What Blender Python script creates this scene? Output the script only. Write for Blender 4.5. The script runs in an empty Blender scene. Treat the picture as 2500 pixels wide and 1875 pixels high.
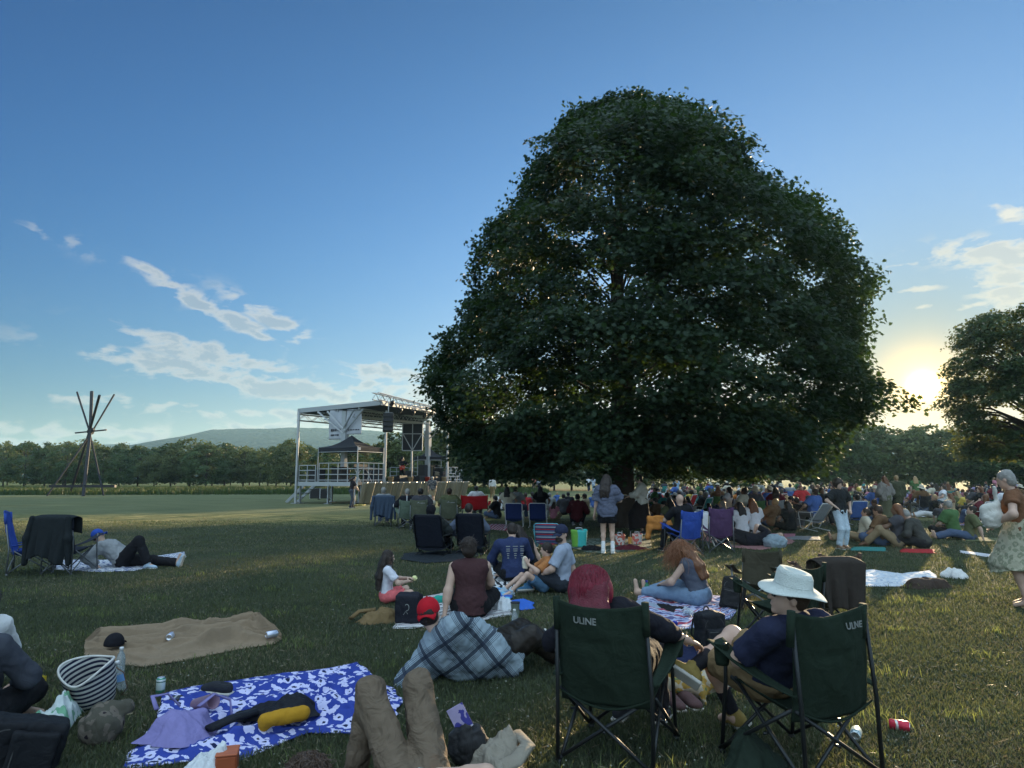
import bpy, math, random
import numpy as np
from mathutils import Vector, Matrix
random.seed(7); RNG = np.random.default_rng(7)
S = bpy.context.scene; COL = S.collection
R = math.radians
# ---------------- camera ----------------
F = 1700.0; HY = 1167.0; CH = 1.62
PITCH = math.atan((HY-937.5)/F)
cd = bpy.data.cameras.new('camera'); cam = bpy.data.objects.new('camera', cd); COL.objects.link(cam)
cam.location = (0, 0, CH); cam.rotation_euler = (math.pi/2+PITCH, 0, 0)
cd.sensor_width = 36; cd.lens = 36*F/2500; cd.clip_end = 8000; cd.clip_start = 0.05
S.camera = cam
S.view_settings.view_transform = 'Standard'; S.view_settings.look = 'None'
S.view_settings.exposure = 1.66; S.view_settings.gamma = 1
S.render.resolution_x = 1024; S.render.resolution_y = 768
# ---------------- sun, sky ----------------
SUN_EL = R(6.5); SUN_AZ = R(30.8)          # azimuth to the right of +Y
SD = Vector((math.sin(SUN_AZ)*math.cos(SUN_EL), math.cos(SUN_AZ)*math.cos(SUN_EL), math.sin(SUN_EL)))
sl = bpy.data.lights.new('sun', 'SUN'); sun = bpy.data.objects.new('sun', sl); COL.objects.link(sun)
sl.energy = 5.0; sl.angle = R(0.6); sl.color = (1.0, 0.76, 0.46)
sun.rotation_euler = SD.to_track_quat('Z', 'Y').to_euler(); sun.location = (30, 50, 30)

def ray(px, py):
    v = Vector(((px-1250)/F, 0, 0)); u = (937.5-py)/F
    cp, sp = math.cos(PITCH), math.sin(PITCH)
    return Vector((v.x, cp-u*sp, sp+u*cp))
def G(px, py, z=0.0):
    d = ray(px, py); t = (z-CH)/d.z
    return Vector((d.x*t, d.y*t, z))
def At(px, py, D):
    d = ray(px, py); t = D/d.y
    return Vector((d.x*t, D, CH+d.z*t))

W = bpy.data.worlds.new('World'); S.world = W; W.use_nodes = True
SKY_FILL = 5.2
SKYC = [[1.5234, -0.4273, -0.4501, -2.2168, 2.0575], [1.7573, -0.3618, -0.2533, -1.7374, 0.4014], [2.2492, -0.3246, -0.1738, -1.9435, -1.1162]]
def build_world():
    nt = W.node_tree; N = nt.nodes; L = nt.links; N.clear()
    def mth(op, a, b=None, c=None, clamp=False):
        n = N.new('ShaderNodeMath'); n.operation = op; n.use_clamp = clamp
        for i, v in enumerate((a, b, c)):
            if v is None: continue
            if isinstance(v, (int, float)): n.inputs[i].default_value = v
            else: L.new(v, n.inputs[i])
        return n.outputs[0]
    def vm(op, a, b=None):
        n = N.new('ShaderNodeVectorMath'); n.operation = op
        for i, v in enumerate((a, b)):
            if v is None: continue
            if isinstance(v, (tuple, Vector)): n.inputs[i].default_value = tuple(v)
            else: L.new(v, n.inputs[i])
        return n
    def mixc(f, a, b, bt='MIX'):
        n = N.new('ShaderNodeMix'); n.data_type = 'RGBA'; n.blend_type = bt
        for s, v in ((0, f), (6, a), (7, b)):
            if isinstance(v, (int, float)): n.inputs[s].default_value = v
            elif isinstance(v, tuple): n.inputs[s].default_value = (*v, 1)
            else: L.new(v, n.inputs[s])
        return n.outputs[2]
    sky = N.new('ShaderNodeTexSky'); sky.sky_type = 'NISHITA'; sky.sun_disc = False
    sky.sun_elevation = SUN_EL; sky.sun_rotation = SUN_AZ
    sky.altitude = 0; sky.air_density = 1.0; sky.dust_density = 0.4; sky.ozone_density = 2.2
    tc = N.new('ShaderNodeTexCoord'); D = vm('NORMALIZE', tc.outputs['Generated']).outputs[0]
    sep = N.new('ShaderNodeSeparateXYZ'); L.new(D, sep.inputs[0])
    az = mth('ARCTAN2', sep.outputs[0], sep.outputs[1]); el = mth('ARCSINE', sep.outputs[2])
    # clouds laid over the sky by direction: streaks of noise inside soft banks
    comb = N.new('ShaderNodeCombineXYZ')
    L.new(az, comb.inputs[0]); L.new(el, comb.inputs[1])
    mp = N.new('ShaderNodeMapping'); L.new(comb.outputs[0], mp.inputs[0]); mp.inputs['Scale'].default_value = (12, 34, 1); mp.inputs['Rotation'].default_value = (0, 0, R(9))
    n1 = N.new('ShaderNodeTexNoise'); L.new(mp.outputs[0], n1.inputs['Vector']); n1.inputs['Scale'].default_value = 1.0; n1.inputs['Detail'].default_value = 7; n1.inputs['Roughness'].default_value = 0.58; n1.inputs['Distortion'].default_value = 0.5
    mp2 = N.new('ShaderNodeMapping'); L.new(comb.outputs[0], mp2.inputs[0]); mp2.inputs['Scale'].default_value = (40, 70, 1); mp2.inputs['Location'].default_value = (3, 1, 0)
    n2 = N.new('ShaderNodeTexNoise'); L.new(mp2.outputs[0], n2.inputs['Vector']); n2.inputs['Scale'].default_value = 1.0; n2.inputs['Detail'].default_value = 5
    bank = None
    def dirof(px, py):
        d = ray(px, py).normalized(); return math.atan2(d.x, d.y), math.asin(d.z)
    banks = [(400, 680, 85, 12, -24, .85), (480, 735, 130, 19, -27, 1.0), (590, 790, 90, 18, -25, 1.0), (660, 775, 110, 20, -25, 1.0),
             (520, 865, 170, 24, -10, 1.2), (560, 925, 290, 26, -8, 1.2), (790, 965, 210, 26, -10, 1.25), (330, 985, 180, 14, -3, .9), (960, 915, 110, 24, -5, 1.1), (930, 950, 140, 22, -12, 1.1), (1010, 960, 120, 24, 0, 1.0),
             (620, 1010, 260, 11, 0, .95), (180, 1055, 300, 16, 0, 1.0), (700, 1045, 260, 14, 2, .9), (60, 1080, 300, 12, 0, .9),
             (95, 565, 40, 18, -10, .30), (190, 600, 60, 18, -20, .28), (745, 838, 40, 7, -3, .8),
             (2420, 615, 95, 26, -8, 1.3), (2470, 690, 60, 50, -25, 1.35), (2495, 525, 50, 18, -25, 1.0), (2200, 648, 60, 7, 6, 1.0), (2230, 705, 50, 9, 0, .8), (2260, 748, 22, 5, 8, .8), (2380, 745, 35, 6, 10, .9)]
    for (px, py, w, h, rot, st) in banks:
        a0, e0 = dirof(px, py); sw = w/F; sh = h/F; c, s = math.cos(R(-rot)), math.sin(R(-rot))
        c, s = math.cos(R(rot)), math.sin(R(rot))
        da = mth('SUBTRACT', az, a0); de = mth('SUBTRACT', el, e0)
        p = mth('DIVIDE', mth('ADD', mth('MULTIPLY', da, c), mth('MULTIPLY', de, s)), sw)
        q = mth('DIVIDE', mth('SUBTRACT', mth('MULTIPLY', de, c), mth('MULTIPLY', da, s)), sh)
        g = mth('MULTIPLY', mth('POWER', 2.718, mth('MULTIPLY', mth('ADD', mth('MULTIPLY', p, p), mth('MULTIPLY', q, q)), -1.0)), st)
        bank = g if bank is None else mth('MAXIMUM', bank, g)
    dens = mth('ADD', mth('MULTIPLY', n1.outputs[0], 1.0), mth('MULTIPLY', n2.outputs[0], 0.45))
    cv = mth('ADD', bank, mth('MULTIPLY', mth('SUBTRACT', dens, .70), 5.2))
    cl = mth('MULTIPLY', mth('MULTIPLY', mth('SUBTRACT', cv, 0.44), 1.5, clamp=True), mth('MULTIPLY', bank, 2.2, clamp=True), clamp=True)
    up = vm('DOT_PRODUCT', D, SD).outputs['Value']
    # hue: lit cloud vs grey belly by a second noise
    belly = mth('MULTIPLY', mth('SUBTRACT', cv, 0.80), 1.5, clamp=True)
    glow = mth('POWER', mth('MAXIMUM', up, 0.0), 9.0)
    lit = mixc(glow, (2.6, 2.5, 2.25), (3.3, 2.9, 2.1))
    grey = mixc(glow, (1.25, 1.45, 1.62), (2.2, 2.1, 1.8))
    ccol = mixc(mth('MULTIPLY', belly, mth('GREATER_THAN', 0.30, el)), lit, grey)
    sk0 = mixc(1.0, sky.outputs[0], (0.86, 1.03, 1.38), 'MULTIPLY')
    ones = vm('ADD', vm('MULTIPLY', sk0, (1.05, .92, .78)).outputs[0], (1, 1, 1)).outputs[0]
    skc = vm('DIVIDE', sk0, ones).outputs[0]                    # shoulder, as the camera gives the bright part of the sky
    # clear evening sky: an exponential model in height above the horizon and angle from the sun, over the sky texture
    ang0 = mth('MULTIPLY', mth('ARCCOSINE', mth('MINIMUM', up, 0.999999)), 57.2958); eld = mth('MULTIPLY', mth('MAXIMUM', el, 0.0), 57.2958)
    eg = mth('POWER', 2.71828, mth('MULTIPLY', ang0, -1/8)); ee = mth('POWER', 2.71828, mth('MULTIPLY', eld, -1/8)); cs_ = []
    for c_ in SKYC:
        v_ = mth('ADD', mth('MULTIPLY', eld, c_[1]/10), c_[0]); v_ = mth('ADD', v_, mth('MULTIPLY', ang0, c_[2]/10)); v_ = mth('ADD', v_, mth('MULTIPLY', eg, c_[3])); v_ = mth('ADD', v_, mth('MULTIPLY', ee, c_[4])); cs_.append(mth('POWER', 2.71828, v_))
    cb = N.new('ShaderNodeCombineXYZ')
    for q_, c_ in enumerate(cs_): L.new(c_, cb.inputs[q_])
    sky3 = mixc(.9, skc, cb.outputs[0])
    out = mixc(mth('MULTIPLY', cl, .68), sky3, ccol)
    # brighter sky added overhead and behind, out of view: fill light for the field
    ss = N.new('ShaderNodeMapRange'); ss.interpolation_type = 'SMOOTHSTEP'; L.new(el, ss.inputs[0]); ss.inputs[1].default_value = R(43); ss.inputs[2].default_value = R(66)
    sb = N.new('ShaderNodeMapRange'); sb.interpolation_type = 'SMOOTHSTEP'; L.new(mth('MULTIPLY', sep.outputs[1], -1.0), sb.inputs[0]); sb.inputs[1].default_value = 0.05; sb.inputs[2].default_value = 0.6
    out = mixc(mth('MAXIMUM', ss.outputs[0], mth('MULTIPLY', sb.outputs[0], .8)), out, (SKY_FILL*.74, SKY_FILL*1.0, SKY_FILL*1.22))
    # the sun itself, seen as a small disc with its aureole
    ang = mth('ARCCOSINE', mth('MINIMUM', up, 0.999999))
    disc = mth('MULTIPLY', mth('POWER', 2.718, mth('MULTIPLY', mth('POWER', mth('DIVIDE', ang, R(.62)), 2.0), -1.0)), 60.0)
    aur = mth('MULTIPLY', mth('POWER', 2.718, mth('DIVIDE', mth('MULTIPLY', ang, -1.0), R(1.3))), 17.0)
    a = N.new('ShaderNodeVectorMath'); a.operation = 'SCALE'; a.inputs[0].default_value = (1, .60, .17); L.new(mth('ADD', disc, aur), a.inputs['Scale'])
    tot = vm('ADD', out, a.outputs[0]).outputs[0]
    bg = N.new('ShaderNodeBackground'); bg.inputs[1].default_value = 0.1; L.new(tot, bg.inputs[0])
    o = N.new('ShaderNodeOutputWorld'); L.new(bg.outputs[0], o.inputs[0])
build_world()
# ---------------- helpers ----------------
def lin(h):
    if isinstance(h, tuple): return h
    h = h.lstrip('#'); c = [int(h[i:i+2], 16)/255 for i in (0, 2, 4)]
    return tuple(x/12.92 if x <= .04045 else ((x+.055)/1.055)**2.4 for x in c)
MATS = {}
def mat(name, col=(.5, .5, .5), rough=.8, metal=0, var=.18, nscale=14, bump=.25, bscale=90, trans=0, sheen=0, pattern=None, alpha=None, emis=None, spec=.3, coord='Object', wrinkle=0):
    if name in MATS: return MATS[name]
    m = bpy.data.materials.new(name); m.use_nodes = True; nt = m.node_tree; N = nt.nodes; L = nt.links
    b = N['Principled BSDF']; col = lin(col)
    b.inputs['Roughness'].default_value = rough; b.inputs['Metallic'].default_value = metal
    b.inputs['Specular IOR Level'].default_value = spec
    tc = N.new('ShaderNodeTexCoord'); vec = tc.outputs['UV' if coord == 'UV' else coord]
    nz = N.new('ShaderNodeTexNoise'); L.new(tc.outputs['Object'], nz.inputs['Vector']); nz.inputs['Scale'].default_value = nscale; nz.inputs['Detail'].default_value = 4
    mx = N.new('ShaderNodeMix'); mx.data_type = 'RGBA'; L.new(nz.outputs[0], mx.inputs[0])
    if pattern: c_out = pattern(nt, vec, col)
    else:
        r = N.new('ShaderNodeRGB'); r.outputs[0].default_value = (*col, 1); c_out = r.outputs[0]
    for i, k in ((6, 1-var), (7, 1+var)):
        v = N.new('ShaderNodeVectorMath'); v.operation = 'SCALE'; v.inputs['Scale'].default_value = k; L.new(c_out, v.inputs[0]); L.new(v.outputs[0], mx.inputs[i])
    L.new(mx.outputs[2], b.inputs['Base Color'])
    if bump:
        nb = N.new('ShaderNodeTexNoise'); L.new(tc.outputs['Object'], nb.inputs['Vector']); nb.inputs['Scale'].default_value = bscale; nb.inputs['Detail'].default_value = 3
        bp = N.new('ShaderNodeBump'); bp.inputs['Strength'].default_value = bump; bp.inputs['Distance'].default_value = .01; L.new(nb.outputs[0], bp.inputs['Height'])
        if wrinkle:
            nw = N.new('ShaderNodeTexNoise'); L.new(tc.outputs['Object'], nw.inputs['Vector']); nw.inputs['Scale'].default_value = 7; nw.inputs['Detail'].default_value = 3; nw.inputs['Distortion'].default_value = 1.5
            b2 = N.new('ShaderNodeBump'); b2.inputs['Strength'].default_value = wrinkle; b2.inputs['Distance'].default_value = .05; L.new(nw.outputs[0], b2.inputs['Height']); L.new(b2.outputs[0], bp.inputs['Normal'])
        L.new(bp.outputs[0], b.inputs['Normal'])
    if trans: b.inputs['Transmission Weight'].default_value = trans; b.inputs['IOR'].default_value = 1.3
    if sheen: b.inputs['Sheen Weight'].default_value = sheen
    MATS[name] = m; return m
def leafmat(name, col, tcol, tw=.45, var=.35, nscale=.6):
    m = bpy.data.materials.new(name); m.use_nodes = True; nt = m.node_tree; N = nt.nodes; L = nt.links; N.clear()
    o = N.new('ShaderNodeOutputMaterial'); d = N.new('ShaderNodeBsdfPrincipled'); t = N.new('ShaderNodeBsdfTranslucent'); mx = N.new('ShaderNodeMixShader')
    d.inputs['Roughness'].default_value = .55; d.inputs['Specular IOR Level'].default_value = .25
    g = N.new('ShaderNodeNewGeometry'); nz = N.new('ShaderNodeTexNoise'); L.new(g.outputs['Position'], nz.inputs['Vector']); nz.inputs['Scale'].default_value = nscale; nz.inputs['Detail'].default_value = 3
    ad = N.new('ShaderNodeMath'); ad.operation = 'ADD'; L.new(nz.outputs[0], ad.inputs[0])
    ml = N.new('ShaderNodeMath'); ml.operation = 'MULTIPLY_ADD'; L.new(g.outputs['Random Per Island'], ml.inputs[0]); ml.inputs[1].default_value = .6; ml.inputs[2].default_value = -.3; L.new(ml.outputs[0], ad.inputs[1])
    col = lin(col); tcol = lin(tcol)
    for c, tgt in ((col, d.inputs['Base Color']), (tcol, t.inputs['Color'])):
        r = N.new('ShaderNodeMix'); r.data_type = 'RGBA'; L.new(ad.outputs[0], r.inputs[0])
        r.inputs[6].default_value = (c[0]*(1-var), c[1]*(1-var), c[2]*(1-var*.6), 1); r.inputs[7].default_value = (c[0]*(1+var*1.3), c[1]*(1+var), c[2]*(1+var*.5), 1)
        L.new(r.outputs[2], tgt)
    mx.inputs[0].default_value = tw; L.new(d.outputs[0], mx.inputs[1]); L.new(t.outputs[0], mx.inputs[2]); L.new(mx.outputs[0], o.inputs[0])
    MATS[name] = m; return m
def npmesh(name, V, faces_flat, sizes, uv=None):
    me = bpy.data.meshes.new(name); V = np.asarray(V, dtype=np.float32); ff = np.asarray(faces_flat, dtype=np.int32); sz = np.asarray(sizes, dtype=np.int32)
    me.vertices.add(len(V)); me.vertices.foreach_set('co', V.ravel())
    me.loops.add(len(ff)); me.loops.foreach_set('vertex_index', ff)
    me.polygons.add(len(sz)); st = np.concatenate(([0], np.cumsum(sz)[:-1])).astype(np.int32)
    me.polygons.foreach_set('loop_start', st)
    if uv is not None:
        ul = me.uv_layers.new(name='UVMap'); ul.data.foreach_set('uv', np.asarray(uv, dtype=np.float32)[ff].ravel())
    me.update(calc_edges=True); return me
def link(name, me, m=None, parent=None, loc=None, smooth=True, rot=None):
    o = bpy.data.objects.new(name, me); COL.objects.link(o)
    if m is not None:
        for x in (m if isinstance(m, (list, tuple)) else [m]): me.materials.append(x)
    if smooth and me is not None: me.polygons.foreach_set('use_smooth', [True]*len(me.polygons))
    if parent: o.parent = parent
    if loc is not None: o.location = loc
    if rot is not None: o.rotation_euler = rot
    return o
def tag(o, label=None, cat=None, group=None, kind=None):
    if label: o['label'] = label
    if cat: o['category'] = cat
    if group: o['group'] = group
    if kind: o['kind'] = kind
    return o
def thing(name, label, cat, loc=(0, 0, 0), yaw=0, group=None):
    o = bpy.data.objects.new(name, None); COL.objects.link(o); o.location = loc; o.rotation_euler = (0, 0, yaw); o.empty_display_size = .1
    return tag(o, label, cat, group)
def copy_tree(o, parent=None):
    c = o.copy(); COL.objects.link(c); c.parent = parent
    for ch in KIDS.get(o.name, o.children): copy_tree(ch, c)
    return c
KIDS = {}
class MB:                                   # collects boxes, tubes, lathes, sheets into ONE mesh
    def __init__(s): s.V = []; s.F = []
    def add(s, vs, fs):
        k = len(s.V); s.V += [tuple(v) for v in vs]; s.F += [tuple(i+k for i in f) for f in fs]; return s
    def box(s, c, sz, rot=None, bev=0):
        c = Vector(c); M = rot.to_matrix() if hasattr(rot, 'to_matrix') else (rot or Matrix.Identity(3)); x, y, z = [k/2 for k in sz]
        if bev:
            b = min(bev, x*.9, y*.9, z*.9); vs = []; idx = {}
            for sx in (-1, 1):
                for sy in (-1, 1):
                    for sz_ in (-1, 1):
                        for a in range(3):
                            p = [sx*(x-b), sy*(y-b), sz_*(z-b)]; p[a] = (sx*x, sy*y, sz_*z)[a]
                            idx[(sx, sy, sz_, a)] = len(vs); vs.append(c+M@Vector(p))
            fs = []
            for a in range(3):
                o = [k for k in range(3) if k != a]
                for sg in (-1, 1):
                    q = []
                    for (p, r) in ((-1, -1), (1, -1), (1, 1), (-1, 1)):
                        k = [0, 0, 0]; k[a] = sg; k[o[0]] = p; k[o[1]] = r; q.append(idx[(*k, a)])
                    fs.append(tuple(q if (sg > 0) == (a != 1) else q[::-1]))
                for p in (-1, 1):
                    for r in (-1, 1):
                        q = []
                        for (t, w) in ((-1, o[0]), (1, o[0]), (1, o[1]), (-1, o[1])):
                            k = [0, 0, 0]; k[a] = t; k[o[0]] = p; k[o[1]] = r; q.append(idx[(*k, w)])
                        fs.append(tuple(q))
            for sx in (-1, 1):
                for sy in (-1, 1):
                    for sz_ in (-1, 1): fs.append(tuple(idx[(sx, sy, sz_, a)] for a in range(3)))
            return s.add(vs, fs)
        vs = [c+M@Vector((sx*x, sy*y, sz_*z)) for sx in (-1, 1) for sy in (-1, 1) for sz_ in (-1, 1)]
        return s.add(vs, [(0, 1, 3, 2), (4, 6, 7, 5), (0, 4, 5, 1), (2, 3, 7, 6), (0, 2, 6, 4), (1, 5, 7, 3)])
    def bar(s, a, b, w, h=None, up=(0, 0, 1)):
        a = Vector(a); b = Vector(b); h = h or w; d = (b-a); l = d.length; z = d.normalized(); x = z.cross(Vector(up))
        if x.length < 1e-3: x = z.cross(Vector((0, 1, 0)))
        x.normalize(); y = z.cross(x); M = Matrix((x, y, z)).transposed()
        return s.box((a+b)/2, (w, h, l), M)
    def tube(s, pts, rad, n=8, cap=True, flat=1.0):
        pts = [Vector(p) for p in pts]; m = len(pts); rs = rad if isinstance(rad, (list, tuple)) else [rad]*m
        vs = []; fs = []; prev = None
        for i, p in enumerate(pts):
            t = (pts[min(i+1, m-1)]-pts[max(i-1, 0)]).normalized()
            if prev is None:
                x = t.cross(Vector((0, 0, 1)))
                if x.length < .1: x = t.cross(Vector((0, 1, 0)))
            else: x = prev-t*prev.dot(t)
            x.normalize(); prev = x; y = t.cross(x)
            for k in range(n):
                a = 2*math.pi*k/n; vs.append(p+(x*math.cos(a)+y*math.sin(a)*flat)*rs[i])
        for i in range(m-1):
            for k in range(n): k2 = (k+1) % n; fs.append((i*n+k, i*n+k2, (i+1)*n+k2, (i+1)*n+k))
        if cap: fs.append(tuple(range(n-1, -1, -1))); fs.append(tuple((m-1)*n+k for k in range(n)))
        return s.add(vs, fs)
    def lathe(s, prof, c=(0, 0, 0), n=20, M=None, closed=True):
        c = Vector(c); M = M or Matrix.Identity(3); vs = []; fs = []
        for (r, z) in prof:
            for k in range(n): a = 2*math.pi*k/n; vs.append(c+M@Vector((r*math.cos(a), r*math.sin(a), z)))
        for i in range(len(prof)-1):
            for k in range(n): k2 = (k+1) % n; fs.append((i*n+k, i*n+k2, (i+1)*n+k2, (i+1)*n+k))
        if closed: fs.append(tuple(range(n-1, -1, -1))); fs.append(tuple((len(prof)-1)*n+k for k in range(n)))
        return s.add(vs, fs)
    def sheet(s, fn, nu, nv, th=0):          # fn(u,v)->point
        P = [[Vector(fn(i/nu, j/nv)) for i in range(nu+1)] for j in range(nv+1)]
        vs = [p for r in P for p in r]; w = nu+1
        fs = [(j*w+i, j*w+i+1, (j+1)*w+i+1, (j+1)*w+i) for j in range(nv) for i in range(nu)]
        if th:
            nn = []
            for j in range(nv+1):
                for i in range(nu+1):
                    a = P[j][min(i+1, nu)]-P[j][max(i-1, 0)]; b = P[min(j+1, nv)][i]-P[max(j-1, 0)][i]; n = a.cross(b)
                    nn.append(n.normalized() if n.length > 1e-12 else Vector((0, 0, 1)))
            k = len(vs); vs2 = [v-n*th for v, n in zip(vs, nn)]; fs += [tuple(q+k for q in f[::-1]) for f in fs]; vs = vs+vs2
            ring = [i for i in range(nu)]+[j*w+nu for j in range(nv)]+[nv*w+i for i in range(nu, 0, -1)]+[j*w for j in range(nv, 0, -1)]
            for a, b in zip(ring, ring[1:]+ring[:1]): fs.append((b, a, a+k, b+k))
        return s.add(vs, fs)
    def build(s, name, m=None, parent=None, loc=None, rot=None, smooth=False):
        me = bpy.data.meshes.new(name); me.from_pydata(s.V, [], s.F); me.update()
        return link(name, me, m, parent, loc, smooth, rot)
def shade_auto(o, ang=35):
    me = o.data; me.polygons.foreach_set('use_smooth', [True]*len(me.polygons)); me.update()
    try: me.set_sharp_from_angle(angle=R(ang))
    except Exception: pass
    return o
# ---- implicit surfaces meshed by surface nets (bodies, cloth, bags) ----
def _nz(P, seed, freq):
    r = np.random.default_rng(seed); o = np.zeros(P.shape[:-1], dtype=np.float32)
    for k in range(5):
        w = r.normal(size=3); w = w/np.linalg.norm(w)*freq*(.6+.5*k*.6); o += np.sin(P@w.astype(np.float32)+r.uniform(0, 6.28)+.8*np.sin(P@(r.normal(size=3)*freq*.5).astype(np.float32)))/(1+.4*k)
    return o/2.6
def _rz(P, seed, freq):
    r = np.random.default_rng(seed); o = np.zeros(P.shape[:-1], dtype=np.float32)
    for k in range(5):
        w = r.normal(size=3); w = w/np.linalg.norm(w)*freq*(.55+.35*k); v = r.normal(size=3)*freq*.35; u = r.normal(size=3)*freq*.3
        o += (1-2*np.abs(np.sin(P@w.astype(np.float32)+r.uniform(0, 6.28)+1.1*np.sin(P@v.astype(np.float32))+.9*np.sin(P@u.astype(np.float32)+2)))**.8)/(1+.35*k)
    return o/2.2
def sdf_mesh(name, prims, vox=.012, k=.03, nz=None, cuts=()):
    prims = [p for p in prims if p is not None]
    lo = np.full(3, 1e9); hi = np.full(3, -1e9); B = []
    for p in prims:
        if p[0] in ('cap', 'cone'):
            r = max(p[3], p[4])*max(1, 1); a = np.array(p[1]); b = np.array(p[2]); l = np.minimum(a, b)-r; h = np.maximum(a, b)+r
        else:
            r = max(p[3]); c = np.array(p[1]); l = c-r; h = c+r
        B.append((l, h))
        if not (len(p) > 5 and p[5] == 'sub'): lo = np.minimum(lo, l); hi = np.maximum(hi, h)
    mg = 4*vox+k; lo = lo-mg; hi = hi+mg; n = np.ceil((hi-lo)/vox).astype(int)+1
    ax = [lo[i]+vox*np.arange(n[i]) for i in range(3)]
    D = np.full(n, 1.0, dtype=np.float32)
    for p, (l, h) in zip(prims, B):
        i0 = np.clip(((l-mg-lo)/vox).astype(int), 0, n-1); i1 = np.clip(((h+mg-lo)/vox).astype(int)+2, 1, n)
        if np.any(i1 <= i0): continue
        sl_ = tuple(slice(a, b) for a, b in zip(i0, i1))
        X, Y, Z = np.meshgrid(ax[0][sl_[0]], ax[1][sl_[1]], ax[2][sl_[2]], indexing='ij'); P = np.stack((X, Y, Z), -1).astype(np.float32)
        sub = len(p) > 5 and p[5] == 'sub'
        if p[0] == 'cap' or p[0] == 'cone':
            a = np.array(p[1], dtype=np.float32); b = np.array(p[2], dtype=np.float32); ba = b-a; L2 = float(ba@ba)+1e-9; q = P-a
            t = (q@ba)/L2; tcl = np.clip(t, 0, 1); d = np.linalg.norm(q-tcl[..., None]*ba, axis=-1)-(p[3]+(p[4]-p[3])*tcl)
            if p[0] == 'cone':
                rad = np.linalg.norm(q-t[..., None]*ba, axis=-1)-(p[3]+(p[4]-p[3])*tcl); d = np.where(t > .5, np.maximum(rad, (t-1)*math.sqrt(L2)), d)
        else:
            M = np.array(p[2], dtype=np.float32) if p[2] is not None else np.eye(3, dtype=np.float32); r = np.array(p[3], dtype=np.float32)
            q = (P-np.array(p[1], dtype=np.float32))@M
            if p[0] == 'box':
                rr = .25*r.min(); e = np.abs(q)-(r-rr); d = np.linalg.norm(np.maximum(e, 0), axis=-1)+np.minimum(e.max(-1), 0)-rr
            else:
                k0 = np.linalg.norm(q/r, axis=-1); k1 = np.linalg.norm(q/(r*r), axis=-1)+1e-9; d = k0*(k0-1)/k1
        kk = p[4] if (p[0] in ('ell', 'box') and len(p) > 4 and isinstance(p[4], float)) else k
        if len(p) > 5 and p[5] == '+': kk = .006
        cur = D[sl_]
        if sub: hh = np.maximum(kk-np.abs(cur+d), 0)/kk; D[sl_] = np.maximum(cur, -d)+hh*hh*kk*.25
        else: hh = np.maximum(kk-np.abs(cur-d), 0)/kk; D[sl_] = np.minimum(cur, d)-hh*hh*kk*.25
    if nz or cuts:
        X, Y, Z = np.meshgrid(*ax, indexing='ij'); P = np.stack((X, Y, Z), -1).astype(np.float32)
        if nz:
            near = np.abs(D) < .1
            for (amp, fr, sd) in (nz if isinstance(nz, list) else [nz]): D[near] += abs(amp)*(_rz if amp < 0 else _nz)(P[near], sd, fr)
        for (c, nn) in cuts: D = np.maximum(D, (P-np.array(c, dtype=np.float32))@np.array(nn, dtype=np.float32))
    s = D < 0
    if not s.any(): s[1, 1, 1] = True; D[1, 1, 1] = -.1
    for i in range(3):
        sl0 = [slice(None)]*3; sl0[i] = 0; s[tuple(sl0)] = False; sl0[i] = -1; s[tuple(sl0)] = False
    c = np.array([s[i:n[0]-1+i, j:n[1]-1+j, m:n[2]-1+m] for i in (0, 1) for j in (0, 1) for m in (0, 1)]).sum(0)
    act = (c > 0) & (c < 8); I = np.argwhere(act); idx = -np.ones(act.shape, dtype=np.int64); idx[act] = np.arange(len(I))
    acc = np.zeros((len(I), 3)); cnt = np.zeros(len(I))
    cor = [(i, j, m) for i in (0, 1) for j in (0, 1) for m in (0, 1)]
    for a in cor:
        for b in cor:
            if sum(abs(x-y) for x, y in zip(a, b)) != 1 or a > b: continue
            da = D[tuple((I+a).T)]; db = D[tuple((I+b).T)]; m = (da < 0) != (db < 0); t = np.where(m, da/(da-db+1e-12), 0)[:, None]
            t = np.clip(t, 0, 1); acc += np.where(m[:, None], np.array(a)*(1-t)+np.array(b)*t, 0); cnt += m
    V = (I+acc/np.maximum(cnt, 1)[:, None])*vox+lo
    Fs = []
    for axn in range(3):
        u, v = [(1, 2), (2, 0), (0, 1)][axn]
        sl1 = [slice(0, -1) if q == axn else slice(1, -1) for q in range(3)]; sl2 = [slice(1, None) if q == axn else slice(1, -1) for q in range(3)]
        A = s[tuple(sl1)]; Bb = s[tuple(sl2)]
        for inside in (True, False):
            E = np.argwhere((A == inside) & (Bb == (not inside)))
            if not len(E): continue
            off = np.ones(3, int); off[axn] = 0; E = E+off
            du = np.zeros(3, int); du[u] = 1; dv = np.zeros(3, int); dv[v] = 1
            q = [idx[tuple((E-x).T)] for x in (du*0, du, du+dv, dv)]
            if not inside: q = q[::-1]
            Fs.append(np.stack(q, 1))
    Fq = np.concatenate(Fs); Fq = Fq[(Fq >= 0).all(1)]
    return npmesh(name, V, Fq.ravel(), np.full(len(Fq), 4))
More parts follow.
